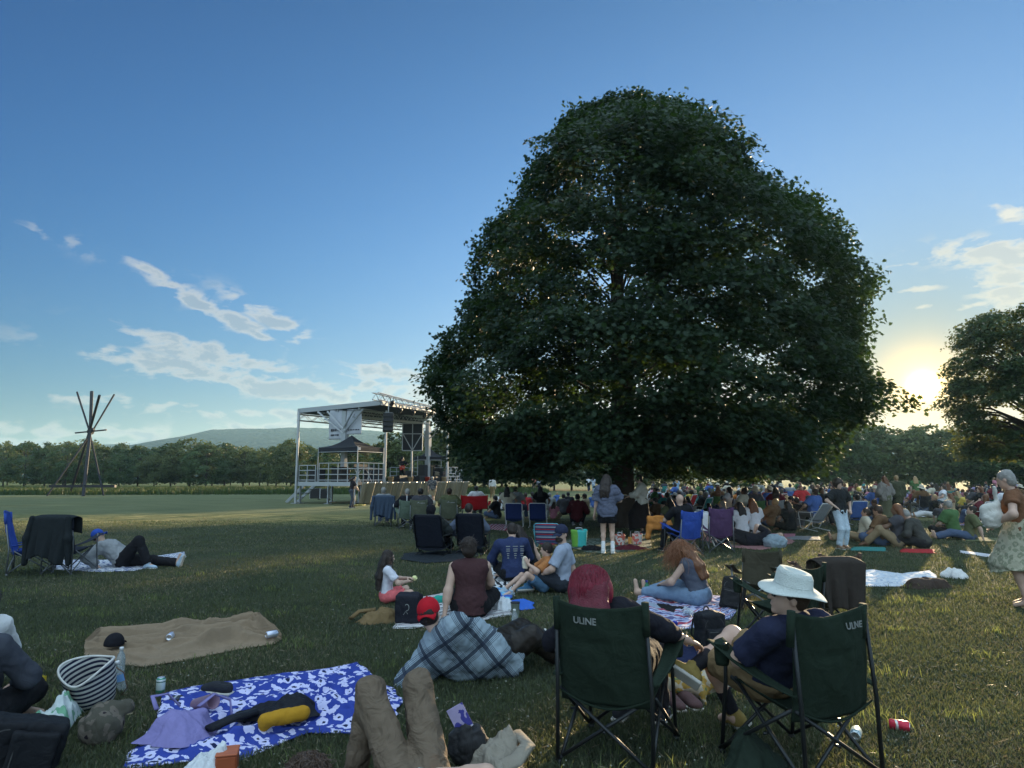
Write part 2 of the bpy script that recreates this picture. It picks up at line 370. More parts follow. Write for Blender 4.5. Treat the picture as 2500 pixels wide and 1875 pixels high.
# ---- ground cloths ----
CLOTHS = []
def poly_eval(pts, t):
    pts = [Vector(p) for p in pts]; ls = [(b-a).length for a, b in zip(pts, pts[1:])]; T = sum(ls)*t
    for a, b, l in zip(pts, pts[1:], ls):
        if T <= l+1e-9: return a.lerp(b, min(1, max(0, T/max(l, 1e-9))))
        T -= l
    return pts[-1]
def cloth(name, label, cat, near, far, m, group=None, wr=.02, seed=1, nu=60, nv=40, base=.012, th=.006, edge=.02, fr=9, lift=None, zoff=0, an=1.0):
    """near/far: polylines of picture points on the ground, left to right; the cloth spans between them"""
    A = [G(*p) for p in near]; B = [G(*p) for p in far]; r = np.random.default_rng(seed)
    ph = r.uniform(0, 6.28, 16); wd = r.normal(size=(8, 2)); wd[:, 0] *= an
    CLOTHS.append([tuple(q[:2]) for q in A]+[tuple(q[:2]) for q in B[::-1]])
    c = (sum(A, Vector())+sum(B, Vector()))/(len(A)+len(B))
    def fn(u, v):
        p = poly_eval(A, u).lerp(poly_eval(B, u), v)
        x, y = p.x, p.y; h = 0
        for k in range(8):
            w = wd[k]/np.linalg.norm(wd[k])*fr*(1+.45*k); q = math.sin(x*w[0]+y*w[1]+ph[k]+1.2*math.sin(x*w[1]*.6-y*w[0]*.5+ph[k+8])); h += (1-abs(q))**2.2/(1+.5*k)
        e = edge*(math.sin(x*7+y*5+ph[0])+math.sin(x*17-y*13+ph[1])*.5)
        ef = min(1, .12+7*min(u, 1-u, v*.6, (1-v)*.6)); z = base+zoff+wr*h*.55*ef
        if lift: z += lift(u, v)
        return Vector((x+e*(1 if u > .5 else -1)*(2*abs(u-.5))**3-c.x, y+e*(1 if v > .5 else -1)*(2*abs(v-.5))**3-c.y, z))
    mb = MB(); mb.sheet(fn, nu, nv, th)
    w = nu+1; uv = [(i/nu, j/nv) for j in range(nv+1) for i in range(nu+1)]*2
    me = bpy.data.meshes.new(name); me.from_pydata(mb.V, [], mb.F); ul = me.uv_layers.new(name='UVMap')
    li = np.zeros(len(me.loops), dtype=np.int32); me.loops.foreach_get('vertex_index', li); ul.data.foreach_set('uv', np.array(uv, dtype=np.float32)[li].ravel())
    me.update(); o = link(name, me, m, None, (c.x, c.y, 0)); tag(o, label, cat, group); return o
def rotz(v, a): return Vector((v[0]*math.cos(a)-v[1]*math.sin(a), v[0]*math.sin(a)+v[1]*math.cos(a), v[2]))
# ---------------- ground ----------------
def ground_mat():
    m = bpy.data.materials.new('lawn'); m.use_nodes = True; nt = m.node_tree; N = nt.nodes; L = nt.links; b = N['Principled BSDF']; b.inputs['Roughness'].default_value = .95; b.inputs['Specular IOR Level'].default_value = .1
    g = N.new('ShaderNodeNewGeometry')
    def noise(sc, det=4, ro=.6, scl=None):
        n = N.new('ShaderNodeTexNoise'); n.inputs['Scale'].default_value = sc; n.inputs['Detail'].default_value = det; n.inputs['Roughness'].default_value = ro
        if scl:
            mp = N.new('ShaderNodeMapping'); mp.inputs['Scale'].default_value = scl; L.new(g.outputs['Position'], mp.inputs[0]); L.new(mp.outputs[0], n.inputs['Vector'])
        else: L.new(g.outputs['Position'], n.inputs['Vector'])
        return n.outputs[0]
    def ramp(f, a, b_):
        r = N.new('ShaderNodeMapRange'); L.new(f, r.inputs[0]); r.inputs[1].default_value = a; r.inputs[2].default_value = b_; r.interpolation_type = 'SMOOTHSTEP'; return r.outputs[0]
    def mix(f, a, b_):
        n = N.new('ShaderNodeMix'); n.data_type = 'RGBA'
        for s_, v in ((0, f), (6, a), (7, b_)):
            if isinstance(v, tuple): n.inputs[s_].default_value = (*v, 1)
            elif isinstance(v, (int, float)): n.inputs[s_].default_value = v
            else: L.new(v, n.inputs[s_])
        return n.outputs[2]
    c = mix(ramp(noise(60, 5, .7), .3, .7), (.034, .046, .028), (.088, .104, .060))
    c = mix(ramp(noise(3.5, 4), .35, .7), c, (.066, .080, .046))
    c2 = mix(ramp(noise(.45, 4), .42, .68), c, (.092, .094, .060))
    c3 = mix(ramp(noise(12, 4, .7), .56, .72), c2, (.125, .115, .072))
    sp = N.new('ShaderNodeSeparateXYZ'); L.new(g.outputs['Position'], sp.inputs[0])
    # mown hay field beyond the picnic lawn, with mower stripes
    q = N.new('ShaderNodeMath'); q.operation = 'MULTIPLY_ADD'; L.new(sp.outputs[0], q.inputs[0]); q.inputs[1].default_value = -.12; L.new(sp.outputs[1], q.inputs[2])
    q2 = N.new('ShaderNodeMath'); q2.operation = 'MULTIPLY_ADD'; L.new(noise(.35, 3), q2.inputs[0]); q2.inputs[1].default_value = 4.0; L.new(q.outputs[0], q2.inputs[2])
    field = mix(ramp(noise(1.0, 4, .6, (.25, 1.8, 1)), .35, .65), (.11, .125, .062), (.17, .18, .092))
    dry = mix(ramp(noise(1.4, 5, .75, (.5, 2.5, 1)), .45, .6), (.10, .115, .045), (.36, .30, .13))
    c4 = mix(ramp(q2.outputs[0], 26.5, 29.5), c3, dry)
    c5 = mix(ramp(q2.outputs[0], 34.5, 37.5), c4, field)
    c6 = mix(ramp(q.outputs[0], 95, 130), c5, (.10, .13, .05))
    L.new(c6, b.inputs['Base Color'])
    bp = N.new('ShaderNodeBump'); bp.inputs['Strength'].default_value = .9; bp.inputs['Distance'].default_value = .05; L.new(noise(45, 5, .8), bp.inputs['Height']); L.new(bp.outputs[0], b.inputs['Normal'])
    return m
def build_ground():
    xs = np.concatenate((np.linspace(-2500, -60, 14), np.linspace(-50, 50, 81), np.linspace(60, 2500, 14)))
    ys = np.concatenate((np.linspace(-300, -10, 5), np.linspace(-6, 70, 77), np.linspace(80, 3500, 16)))
    X, Y = np.meshgrid(xs, ys); Z = .02*np.sin(X*.7+.3*np.sin(Y))*np.sin(Y*.55) * (np.hypot(X, Y) > 14) * (np.hypot(X, Y) < 60)
    V = np.stack((X.ravel(), Y.ravel(), Z.ravel()*.6-.004), 1); w = len(xs)
    i, j = np.meshgrid(np.arange(w-1), np.arange(len(ys)-1)); k = (j*w+i).ravel()
    Fq = np.stack((k, k+1, k+w+1, k+w), 1)
    o = link('lawn_ground', npmesh('lawn_ground', V, Fq.ravel(), np.full(len(Fq), 4)), ground_mat()); tag(o, kind='structure')
build_ground()
# ---------------- hills ----------------
def hill(name, pts, D, thick, m, seed=1, amp=2.0):
    """ridge through picture points at distance D, falling away towards and beyond"""
    P = [At(px, py, D) for px, py in pts]; n = 260; r = np.random.default_rng(seed); vs = []; fs = []
    rows = [(-thick, 0.0), (-thick*.72, .30), (-thick*.42, .62), (-thick*.2, .84), (0, 1.0), (thick*.4, .8), (thick, 0)]
    for j, (dy, k) in enumerate(rows):
        for i in range(n+1):
            u = i/n; x = P[0].x+(P[-1].x-P[0].x)*u
            z = np.interp(x, [p.x for p in P], [p.z for p in P]); z += amp*(math.sin(x*.013+seed)+.6*math.sin(x*.041+2)+.35*math.sin(x*.11))*.6 + r.normal(0, amp*.12)
            und = .09*math.sin(x*.006+j*1.3+seed)*k*(1-k)*4
            vs.append((x, D+dy, max(-1, z*(k+und))))
    for j in range(len(rows)-1):
        for i in range(n): a = j*(n+1)+i; fs.append((a, a+1, a+n+2, a+n+1))
    me = bpy.data.meshes.new(name); me.from_pydata(vs, [], fs); o = link(name, me, m); tag(o, kind='structure'); return o
def hill_mat(name, a, b_):
    m = bpy.data.materials.new(name); m.use_nodes = True; nt = m.node_tree; N = nt.nodes; L = nt.links; b = N['Principled BSDF']; b.inputs['Roughness'].default_value = 1; b.inputs['Specular IOR Level'].default_value = 0
    g = N.new('ShaderNodeNewGeometry'); n = N.new('ShaderNodeTexVoronoi'); n.inputs['Scale'].default_value = .09; L.new(g.outputs['Position'], n.inputs['Vector'])
    n2 = N.new('ShaderNodeTexNoise'); n2.inputs['Scale'].default_value = .012; n2.inputs['Detail'].default_value = 6; L.new(g.outputs['Position'], n2.inputs['Vector'])
    mx = N.new('ShaderNodeMix'); mx.data_type = 'RGBA'; L.new(n2.outputs[0], mx.inputs[0]); mx.inputs[6].default_value = (*a, 1); mx.inputs[7].default_value = (*b_, 1); L.new(mx.outputs[2], b.inputs['Base Color'])
    bp = N.new('ShaderNodeBump'); bp.inputs['Distance'].default_value = 8; bp.inputs['Strength'].default_value = 1; bp.invert = True; L.new(n.outputs[0], bp.inputs['Height']); L.new(bp.outputs[0], b.inputs['Normal']); return m
hm = hill_mat('wooded_hill', (.008, .018, .020), (.020, .034, .028))
hill('wooded_hill', [(250, 1172), (330, 1092), (430, 1072), (520, 1050), (600, 1046), (650, 1048), (700, 1044), (770, 1043), (850, 1046), (900, 1050), (960, 1056), (1040, 1052), (1150, 1060), (1400, 1078), (1800, 1098), (2300, 1092), (2700, 1105)], 1400, 450, hm, 3, 1.6)
hill('low_ridge', [(-300, 1100), (100, 1098), (220, 1086), (300, 1084), (420, 1093), (600, 1090)], 1900, 300, hm, 5, 1.5)
# ---------------- trees ----------------
BARK = mat('bark', (.055, .042, .032), .95, var=.4, nscale=5, bump=.9, bscale=18)
LEAF = leafmat('maple_leaf', (.018, .039, .019), (.045, .088, .013), .32, .4, .5)
LEAF2 = leafmat('woodland_leaf', (.045, .085, .030), (.09, .12, .03), .3, .4, .12)
LEAF2b = leafmat('woodland_leaf_pale', (.085, .115, .040), (.11, .14, .03), .3, .4, .12)
LEAF3 = leafmat('oak_leaf', (.035, .070, .025), (.12, .14, .03), .35, .4, .5)
MAPLE = np.array([(0, -.55), (.16, -.18), (.48, -.42), (.40, -.08), (.72, .12), (.34, .18), (.40, .52), (.14, .36), (0, .85), (-.14, .36), (-.40, .52), (-.34, .18), (-.72, .12), (-.40, -.08), (-.48, -.42), (-.16, -.18)])
ROUGH = np.array([(0, -.6), (.55, -.15), (.35, .4), (0, .75), (-.45, .3), (-.5, -.3)])
def leaf_cloud(name, C, Nrm, size, m, shape, rng, parent=None):
    n = len(C); a = rng.uniform(0, 2*np.pi, n); t = np.cross(Nrm, rng.normal(size=(n, 3))); t /= np.linalg.norm(t, axis=1)[:, None]+1e-9; b = np.cross(Nrm, t)
    k = len(shape); s = size[:, None, None]
    V = C[:, None, :]+s*(shape[None, :, 0, None]*t[:, None, :]+shape[None, :, 1, None]*b[:, None, :])
    V += (s*.22)*(np.abs(shape[:, 0])[None, :, None])*Nrm[:, None, :]*-1
    return link(name, npmesh(name, V.reshape(-1, 3), np.arange(n*k), np.full(n, k)), m, parent, smooth=False)
def clump_leaves(cs, outs, rng, per, rad, flat, droop=.35):
    """cs: clump centres (n,3), outs: outward unit vectors"""
    C = []; N = []
    for c, o in zip(cs, outs):
        k = int(per*rng.uniform(.55, 1.3)); R_ = rad*rng.uniform(.65, 1.25); g = rng.normal(size=(k, 3)); g /= np.linalg.norm(g, axis=1)[:, None]; g *= (rng.random(k)**.45)[:, None]*R_
        rr = np.hypot(g[:, 0], g[:, 1]); g[:, 2] = g[:, 2]*flat-droop*rr**2/R_*.6+ .0
        h = g[:, 0]*o[0]+g[:, 1]*o[1]; g[:, 2] -= droop*h*.55
        C.append(c+g); nn = rng.normal(size=(k, 3))*.5+np.array([o[0]*.55, o[1]*.55, .85]); N.append(nn/np.linalg.norm(nn, axis=1)[:, None])
    return np.concatenate(C), np.concatenate(N)
def big_maple():
    base = G(1523, 1287); D = base.y; cx = base.x
    left = [(210, 1602), (228, 1570), (242, 1515), (262, 1428), (282, 1390), (300, 1368), (340, 1352), (430, 1262), (475, 1250), (555, 1195), (600, 1140), (680, 1125), (745, 1130), (815, 1062), (890, 1040), (938, 1004), (985, 1030), (1040, 1045), (1085, 1080), (1130, 1085), (1165, 1170)]
    right = [(210, 1640), (240, 1660), (255, 1670), (295, 1702), (340, 1752), (362, 1788), (405, 1806), (450, 1862), (486, 2012), (565, 2015), (600, 2068), (645, 2105), (680, 2180), (768, 2136), (836, 2134), (915, 2150), (950, 2165), (1020, 2140), (1120, 2060), (1165, 1900)]
    s = D/F*1.004
    zL = [(CH+(HY-y)*s*1.0) for y, _ in left][::-1]; xL = [cx-(At(x, y, D).x) for y, x in left][::-1]
    zL = [At(x, y, D).z for y, x in left][::-1]; zR = [At(x, y, D).z for y, x in right][::-1]; xR = [At(x, y, D).x-cx for y, x in right][::-1]
    zl, zh = 1.75, At(1430*1.13, 238, D).z
    root = thing('maple_tree', 'huge dark green maple tree standing alone over the crowd', 'tree', (cx, D, 0))
    rng = np.random.default_rng(5)
    def rad(th, z):
        l = np.interp(z, zL, xL); r = np.interp(z, zR, xR); c = math.cos(th); w = (c+1)/2
        return (l*(1-w)+r*w)*(1+.045*math.sin(5*th+z*2.1)+.035*math.sin(11*th-z*3.3)+.02*math.sin(z*7))-.42
    zall = np.linspace(1.0, zh, 200); lo_ = np.interp(zall, zL, xL); hi_ = np.interp(zall, zR, xR)
    def ztop(x):
        e = lo_ if x < 0 else hi_; k = np.where(e >= abs(x))[0]; return zall[k[-1]] if len(k) else 2.5
    def fit(p):                              # keep the dome inside its height: parts leaning towards us stay lower
        if p[1] < 0:
            zt = ztop(p[0])-.3; lim = max(.3, D*(1-(p[2]-CH)/max(.5, zt-CH)))
            if -p[1] > lim: p[1] = -lim*rng.uniform(.8, 1)
            k = (D+p[1])/D; p[0] *= k
        return p
    cs = []; outs = []
    N1 = 1750; i = 0
    while len(cs) < N1:
        i += 1; z = zl+(zh-zl)*rng.random(); th = rng.uniform(0, 2*math.pi); rr = rad(th, z)
        ext = max(np.interp(z, zL, xL), np.interp(z, zR, xR))
        if rng.random() > (rr/10)**1.0*1.0+.12: continue
        f = .93*rng.uniform(.34, 1)**.5 if rng.random() < .36 else rng.uniform(.84, .97)
        # depth shrunk a little so that the crown is rounder front to back
        p = fit(np.array([math.cos(th)*rr*f, math.sin(th)*min(rr, 8.2)*f, z]))
        n3 = math.sin(p[0]*1.1+p[2]*1.7+1)+math.sin(p[1]*1.3-p[2]*.9)+math.sin(p[0]*.7-p[1]*.8+2)
        if n3 < -1.1: continue
        cs.append(p); outs.append((math.cos(th)*f, math.sin(th)*f))
    for _ in range(260):                       # the low skirt of branches that hangs to head height
        th = rng.uniform(0, 2*math.pi); f = rng.uniform(.35, 1.0); l = np.interp(1.9, zL, xL); r = np.interp(1.9, zR, xR); w = (math.cos(th)+1)/2
        rr = (l*(1-w)+r*w)*f; cs.append(np.array([math.cos(th)*rr, math.sin(th)*min(rr, 7.5), rng.uniform(2.15, 3.6)+.25*math.sin(th*5)])); outs.append((math.cos(th)*f, math.sin(th)*f))
    for _ in range(230):                       # boughs hung in front of the leader
        z = rng.uniform(4.5, zh-1.2); x = rng.normal(0, 1.7)+.3; cs.append(fit(np.array([x, -rng.uniform(2.5, 7.5), z]))); outs.append((x*.1, -.9))
    # silhouette fringe: clumps placed right on the outline, and fine shoots above it
    for side, zz, xx in ((-1, zL, xL), (1, zR, xR)):
        for z in np.arange(zl, zh-.2, .33):
            for q in range(2):
                x = np.interp(z, zz, xx)*rng.uniform(.90, 1.0)-.60; cs.append(fit(np.array([side*x, rng.normal(0, 1.0), z]))); outs.append((side*1.0, 0))
    x0, x1 = At(1440, 240, D).x-cx, At(1640, 240, D).x-cx
    for x in np.arange(x0, x1, .3): cs.append(np.array([x, abs(rng.normal(0, .8)), zh-.62-.42*abs(x-(At(1612, 240, D).x-cx))+rng.normal(0, .15)])); outs.append((0, 0))
    for _ in range(12): cs.append(np.array([At(2125, 950, D).x-cx+rng.normal(0, .5)-.2, rng.normal(0, 1.5), At(2200, 975, D).z+rng.normal(0, .3)])); outs.append((1, 0))
    C, Nn = clump_leaves(cs, outs, rng, 104, .84, .38, .38)
    sz = rng.uniform(.08, .145, len(C))
    # leading shoots poking out of the silhouette
    sh = []
    for side, zz, xx in ((-1, zL, xL), (1, zR, xR)):
        for z in rng.uniform(zl+1, zh-.3, 260):
            x = np.interp(z, zz, xx)*.96-.40; d = np.array([side*rng.uniform(.3, 1), rng.normal(0, .4), rng.uniform(-.1, .8)]); d /= np.linalg.norm(d); L_ = rng.uniform(.25, .8)
            for t in np.linspace(0, 1, 9): sh.append(np.array([side*x, rng.normal(0, .03), z])+d*L_*t+rng.normal(0, .05, 3))
    for x in np.linspace(x0-.8, x1+.3, 12):
        zt = zh-.75-.42*abs(x-(At(1612, 240, D).x-cx)); L_ = rng.uniform(.3, .85)
        for t in np.linspace(0, 1, 9): sh.append(np.array([x+rng.normal(0, .05), rng.normal(0, .1), zt+L_*t]))
    sh = np.array(sh); ns = rng.normal(size=sh.shape); ns /= np.linalg.norm(ns, axis=1)[:, None]
    C = np.concatenate((C, sh)); Nn = np.concatenate((Nn, ns)); sz = np.concatenate((sz, rng.uniform(.08, .13, len(sh))))
    leaf_cloud('crown', C, Nn, sz, LEAF, MAPLE, rng, root)
    mb = MB(); tr = [(0, 0, -.1), (0, 0, .35), (.02, 0, 1.2), (-.03, .02, 2.6), (.02, 0, 5), (-.06, 0, 8), (.05, 0, 11), (0, 0, 14)]
    mb.tube(tr, [.56, .44, .37, .36, .32, .23, .13, .03], 14)
    for a in range(7):
        t = a*.9+.3; mb.tube([(.3*math.cos(t), .3*math.sin(t), .45), (.5*math.cos(t), .5*math.sin(t), .12), (.85*math.cos(t), .85*math.sin(t), -.05)], [.16, .13, .05], 6)
    trunk = mb.build('trunk', BARK, root, smooth=True)
    mb = MB(); L_ = [(c, o) for c, o in zip(cs, outs)]; sel = rng.choice(len(L_), 110, replace=False)
    for q in sel:
        c = L_[q][0]; z0 = max(2.0, min(12.5, c[2]*.86-.9)); c = c*np.array([.86, .86, 1]) + np.array([0, 0, -.05]); p0 = np.array([0, 0, z0]); d = c-p0; l = np.linalg.norm(d)
        mid = p0+d*.45+np.array([rng.normal(0, .2), rng.normal(0, .2), .12*l]); mid2 = p0+d*.75+np.array([rng.normal(0, .2), rng.normal(0, .2), .09*l]); r0 = (.022+.009*l)*(1-z0/22)
        mb.tube([tuple(p0), tuple(mid), tuple(mid2), tuple(c)], [r0, r0*.7, r0*.4, .008], 5, cap=False)
    mb.build('limb', BARK, root, smooth=True)
big_maple()
def tree_proto(name, h, w, nclump, per, leaf, m, seed, shape=ROUGH, zb=.12, trunk_r=.2, ground_leaf=False, bushy=1.0):
    rng = np.random.default_rng(seed); root = thing(name, None, None); cs = []; outs = []
    lob = rng.uniform(0, 6.28, 4)
    while len(cs) < nclump:
        u = rng.random(); z = h*(zb+(1-zb)*u); prof = math.sin(math.pi*min(1, (u*.86+.14)))**.62
        th = rng.uniform(0, 6.28); rr = w/2*prof*(1+.16*math.sin(3*th+lob[0]+4*u)+.12*math.sin(5*th+lob[1]-6*u)); f = rng.uniform(.3, 1)**.45
        if rng.random() > .25+rr/(w/2): continue
        z2 = z-.04*h*rng.random(); cs.append(np.array([math.cos(th)*rr*f, math.sin(th)*rr*f, min(z2, h*.97)])); outs.append((math.cos(th)*f, math.sin(th)*f))
    C, N = clump_leaves(cs, outs, rng, per, .105*w*bushy, .5, .4); leaf_cloud('crown', C, N, rng.uniform(.7, 1.25, len(C))*leaf, m, shape, rng, root)
    mb = MB(); mb.tube([(0, 0, -.1), (.05, 0, h*.2), (-.05, .1, h*.5), (0, 0, h*.85)], [trunk_r, trunk_r*.8, trunk_r*.5, .03], 8)
    for q in range(14):
        c = cs[q*3 % len(cs)]; z0 = max(h*.1, c[2]*.7); mb.tube([(0, 0, z0), tuple((np.array([0, 0, z0])+c)/2+np.array([0, 0, .25])), tuple(c)], [trunk_r*.4, trunk_r*.2, .02], 5, cap=False)
    mb.build('trunk', BARK, root, smooth=True); return root
def place(proto, used, loc, yaw, sc, label, group, cat='tree'):
    o = proto if not used.get(proto.name) else copy_tree(proto)
    used[proto.name] = 1; o.location = loc; o.rotation_euler = (0, 0, yaw); o.scale = sc; tag(o, label, cat, group); return o
USED = {}
P = [tree_proto('woodland_tree', 11, 9.5, 120, 46, .30, LEAF2, 21, bushy=1.2), tree_proto('woodland_tree', 11.5, 8.5, 120, 46, .28, LEAF2, 22, bushy=1.2), tree_proto('woodland_tree', 10.5, 10.5, 130, 46, .30, LEAF2b, 23, bushy=1.2), tree_proto('pointed_tree', 13, 6.5, 110, 46, .26, LEAF2, 24, bushy=1.3)]
for p_ in P: KIDS[p_.name] = list(p_.children)
def _kids(o): return KIDS.get(o.name) or list(o.children)
kinds = ['dark rounded', 'dark bushy', 'pale green', 'pointed']
def far_tree(px, D, top, k, label, group, base=0):
    x = (px-1250)/F*D; top += random.uniform(-12, 10) if px < 760 else 0; z = At(px, top, D).z; h = [11, 11.5, 10.5, 13][k]; s = z/h*1.03
    proto = P[k]; wx = s*random.uniform(.8, 1.4)
    src = proto
    if USED.get(proto.name):
        o = proto.copy(); COL.objects.link(o)
        for ch in KIDS[proto.name]: c = ch.copy(); COL.objects.link(c); c.parent = o
    else: o = proto
    USED[proto.name] = 1; o.location = (x, D, 0); o.rotation_euler = (0, 0, random.uniform(0, 6.28)); o.scale = (wx, wx, s); tag(o, ('tall ' if top < 1068 else 'low ' if top > 1094 else 'mid-height ')+('broad ' if wx/s > 1.2 else 'narrow ' if wx/s < .98 else '')+label, 'tree', group); return o
GW = 'trees of the woodland edge behind the meadow'
order = ['left edge of the photo', 'left of the crossed pole sculpture', 'behind the crossed pole sculpture', 'right of the crossed pole sculpture', 'below the hill', 'left of the stage', 'behind the stage', 'behind the big maple', 'behind the crowd']
def where(px):
    for lim, s_ in ((90, 'at the left edge of the photo'), (165, 'left of the crossed pole sculpture'), (275, 'behind the crossed pole sculpture'), (420, 'just right of the crossed pole sculpture'), (600, 'below the start of the long hill'), (740, 'just left of the stage'), (1130, 'behind the stage'), (1560, 'seen under the left side of the big maple'), (1950, 'seen under the right side of the big maple')):
        if px < lim: return s_
    return 'behind the crowd towards the sun'
tops = [(20, 1082), (70, 1092), (120, 1100), (170, 1088), (215, 1090), (260, 1096), (300, 1090), (345, 1092), (385, 1098), (425, 1086), (470, 1078), (510, 1090), (555, 1084), (600, 1090), (640, 1092), (680, 1080), (715, 1076), (755, 1096), (800, 1098), (850, 1090), (895, 1085), (940, 1075), (975, 1050), (1010, 1058), (1060, 1050)]
for i, (px, tp) in enumerate(tops):
    k = random.choice([0, 1, 2, 0, 1]); D = random.uniform(118, 138) if px < 760 else random.uniform(88, 110)
    far_tree(px, D, tp, k, '%s tree %s' % (kinds[k], where(px)), GW)
for i in range(26):                                   # a second rank that closes the gaps
    px = -60+i*45; k = random.choice([0, 1, 3, 2]); far_tree(px, random.uniform(146, 165), random.uniform(1084, 1100)-(14 if k == 3 else 0), k, '%s tree in the rear rank %s' % (kinds[k], where(px)), GW)
for i in range(54):                                   # wood behind the maple and the crowd, lower where the light comes under the maple
    px = 1100+i*42; k = random.choice([0, 1, 2]); D = random.uniform(90, 99)
    top = 1020 if px < 1530 else 1112 if px < 1880 else 1000 if px < 2080 else 1050 if px < 2520 else 1040
    far_tree(px, D, top+random.uniform(-14, 16), k, '%s tree %s' % (kinds[k], where(px)), GW)
# the right-hand oak, between the crowd and the sun
def oak():
    D = 43.0; x = (2545-1250)/F*D; rng = np.random.default_rng(9); root = thing('oak_tree', 'spreading tree cut off by the right edge beside the sun', 'tree', (x, D, 0))
    outl = [(752, 2560), (762, 2400), (800, 2345), (840, 2345), (880, 2335), (915, 2322), (950, 2330), (1010, 2330), (1060, 2345), (1100, 2360)]
    zz = [At(px, py, D).z for py, px in outl][::-1]; xx = [x-At(px, py, D).x for py, px in outl][::-1]
    zl, zh = zz[0]-.4, zz[-1]; cs = []; outs = []
    while len(cs) < 640:
        z = rng.uniform(zl, zh); th = rng.uniform(0, 6.28); rr = max(.5, np.interp(z, zz, xx)); f = rng.uniform(.25, 1)**.4*.95
        if rng.random() > rr/7+.1: continue
        n3 = math.sin(math.cos(th)*rr*f*1.2+z*1.7)+math.sin(math.sin(th)*rr*f*1.3-z)
        if n3 < -.9: continue
        cs.append(np.array([math.cos(th)*rr*f, math.sin(th)*rr*f, z])); outs.append((math.cos(th)*f, math.sin(th)*f))
    for z in np.arange(zl, zh, .3):
        cs.append(np.array([-np.interp(z, zz, xx)*.97+.6, rng.normal(0, 1), z])); outs.append((-1, 0))
    C, N = clump_leaves(cs, outs, rng, 85, .95, .4, .45); leaf_cloud('crown', C, N, rng.uniform(.11, .19, len(C)), LEAF3, MAPLE, rng, root)
    mb = MB(); mb.tube([(0, 0, -.1), (0, 0, 2), (.1, 0, 5), (0, 0, 9.5)], [.45, .35, .28, .05], 12)
    for q in range(90):
        c = cs[q*4 % len(cs)]; z0 = max(1.8, c[2]*.7); mb.tube([(0, 0, z0), tuple((np.array([0, 0, z0])+c)/2+np.array([0, 0, .5])), tuple(c)], [.12, .06, .015], 5, cap=False)
    mb.build('trunk', BARK, root, smooth=True)
oak()
# ---------------- crossed pole sculpture ----------------
STEEL = mat('weathered_steel', (.028, .028, .032), .6, .3, var=.3, nscale=3, bump=.2)
def sculpture():
    b = G(205, 1209); root = thing('pole_sculpture', 'tall sculpture of crossed steel poles standing in the meadow', 'sculpture', (b.x, b.y, 0))
    s = b.y/F; hub = Vector((At(222, 1052, b.y).x-b.x, 0, At(222, 1052, b.y).z))
    def foot(px, dy, py=1209): return Vector(((px-1250)/F*(b.y+dy)-b.x, dy, -.1))
    def top(px, py, dy): p = At(px, py, b.y+dy); return Vector((p.x-b.x, dy, p.z))
    for (f, t, r) in ((foot(127, -2.6), top(279, 963, 1.6), .10), (foot(266, -1.5), top(188, 957, 1.4), .09), (foot(216, -3.5), top(224, 956, 2.2), .15), (foot(183, 2.5), top(243, 965, -2.2), .12)):
        d1 = hub-f; h1 = hub+Vector((random.uniform(-.15, .15), random.uniform(-.2, .2), 0))
        mb = MB(); mb.tube([f, h1, t], [r*.95, r*.95, r*1.05], 10, flat=.8); shade_auto(mb.build('pole', STEEL, root))
    mb = MB(); mb.box(hub, (.55, .5, .6), Matrix.Rotation(.4, 3, 'Y'), .1); mb.tube([hub-Vector((1.5, 0, .2)), hub+Vector((1.5, 0, .1))], .07, 8); mb.build('hub', STEEL, root)
    y0 = -2.9; z0 = At(130, 1187, b.y+y0).z; mb = MB(); mb.bar((At(122, 1187, b.y+y0).x-b.x, y0, z0), (At(282, 1187, b.y+y0).x-b.x, y0, z0), .32, .22); mb.build('cross_beam', STEEL, root)
sculpture()
# ---------------- mobile stage ----------------
ALU = mat('aluminium', (.42, .43, .44), .42, .75, var=.12, bump=.05)
WPAINT = mat('white_painted_steel', (.36, .38, .39), .5, var=.08, bump=.05)
BLK = mat('black_plastic', (.018, .018, .02), .5, bump=.1)
BLKF = mat('black_fabric', (.020, .022, .028), .85, bump=.3, wrinkle=.2)
ROOFM = mat('stage_roof_lining', (.022, .03, .045), .7, bump=.1)
SKIRT = mat('satin_skirt_cloth', (.17, .145, .10), .33, spec=.8, bump=.2, wrinkle=.6, var=.25, nscale=2)
BANNER = mat('banner_vinyl', (.45, .47, .51), .6, bump=.05, var=.05)
TAN = mat('tan_cardboard', (.45, .34, .20), .8); REDB = mat('red_plastic', (.45, .05, .03), .5); DECK = mat('deck_plywood', (.16, .14, .12), .7)
LETTER = mat('dark_lettering', (.04, .04, .05), .7, bump=0)
SO = Vector((-9.41, 43.0, 0)); SU = Vector((.464, .886, 0)).normalized(); SV = Vector((-.886, .464, 0)).normalized(); SYAW = math.atan2(SU.y, SU.x)
SW, SDP, DZ = 12.2, 5.0, 1.37
def SL(a, b, z=0): return (a, b, z)                       # stage frame: a along the front, b to the back
def sa(px, b=0):
    k = (px-1250)/F; return (k*(SO.y+SV.y*b)-SO.x-SV.x*b)/(SU.x-SU.y*k)
def s2w(a, b, z=0): return SO+SU*a+SV*b+Vector((0, 0, z))
def w2s(p): q = Vector(p)-SO; return (q.dot(SU), q.dot(SV), p[2])
def truss(mb, a, b, h=.4, w=.4, n=16, r=.03):
    a = Vector(a); b = Vector(b); d = (b-a).normalized(); side = d.cross(Vector((0, 0, 1))).normalized()*w/2; up = Vector((0, 0, h/2))
    cs = [side+up, -side+up, side-up, -side-up]
    for c in cs: mb.tube([a+c, b+c], r, 6)
    for i in range(n):
        p = a.lerp(b, i/n); q = a.lerp(b, (i+1)/n)
        for c, e in ((cs[0], cs[2]), (cs[1], cs[3]), (cs[0], cs[1])):
            mb.tube([p+(c if i % 2 else e), q+(e if i % 2 else c)], r*.55, 5)
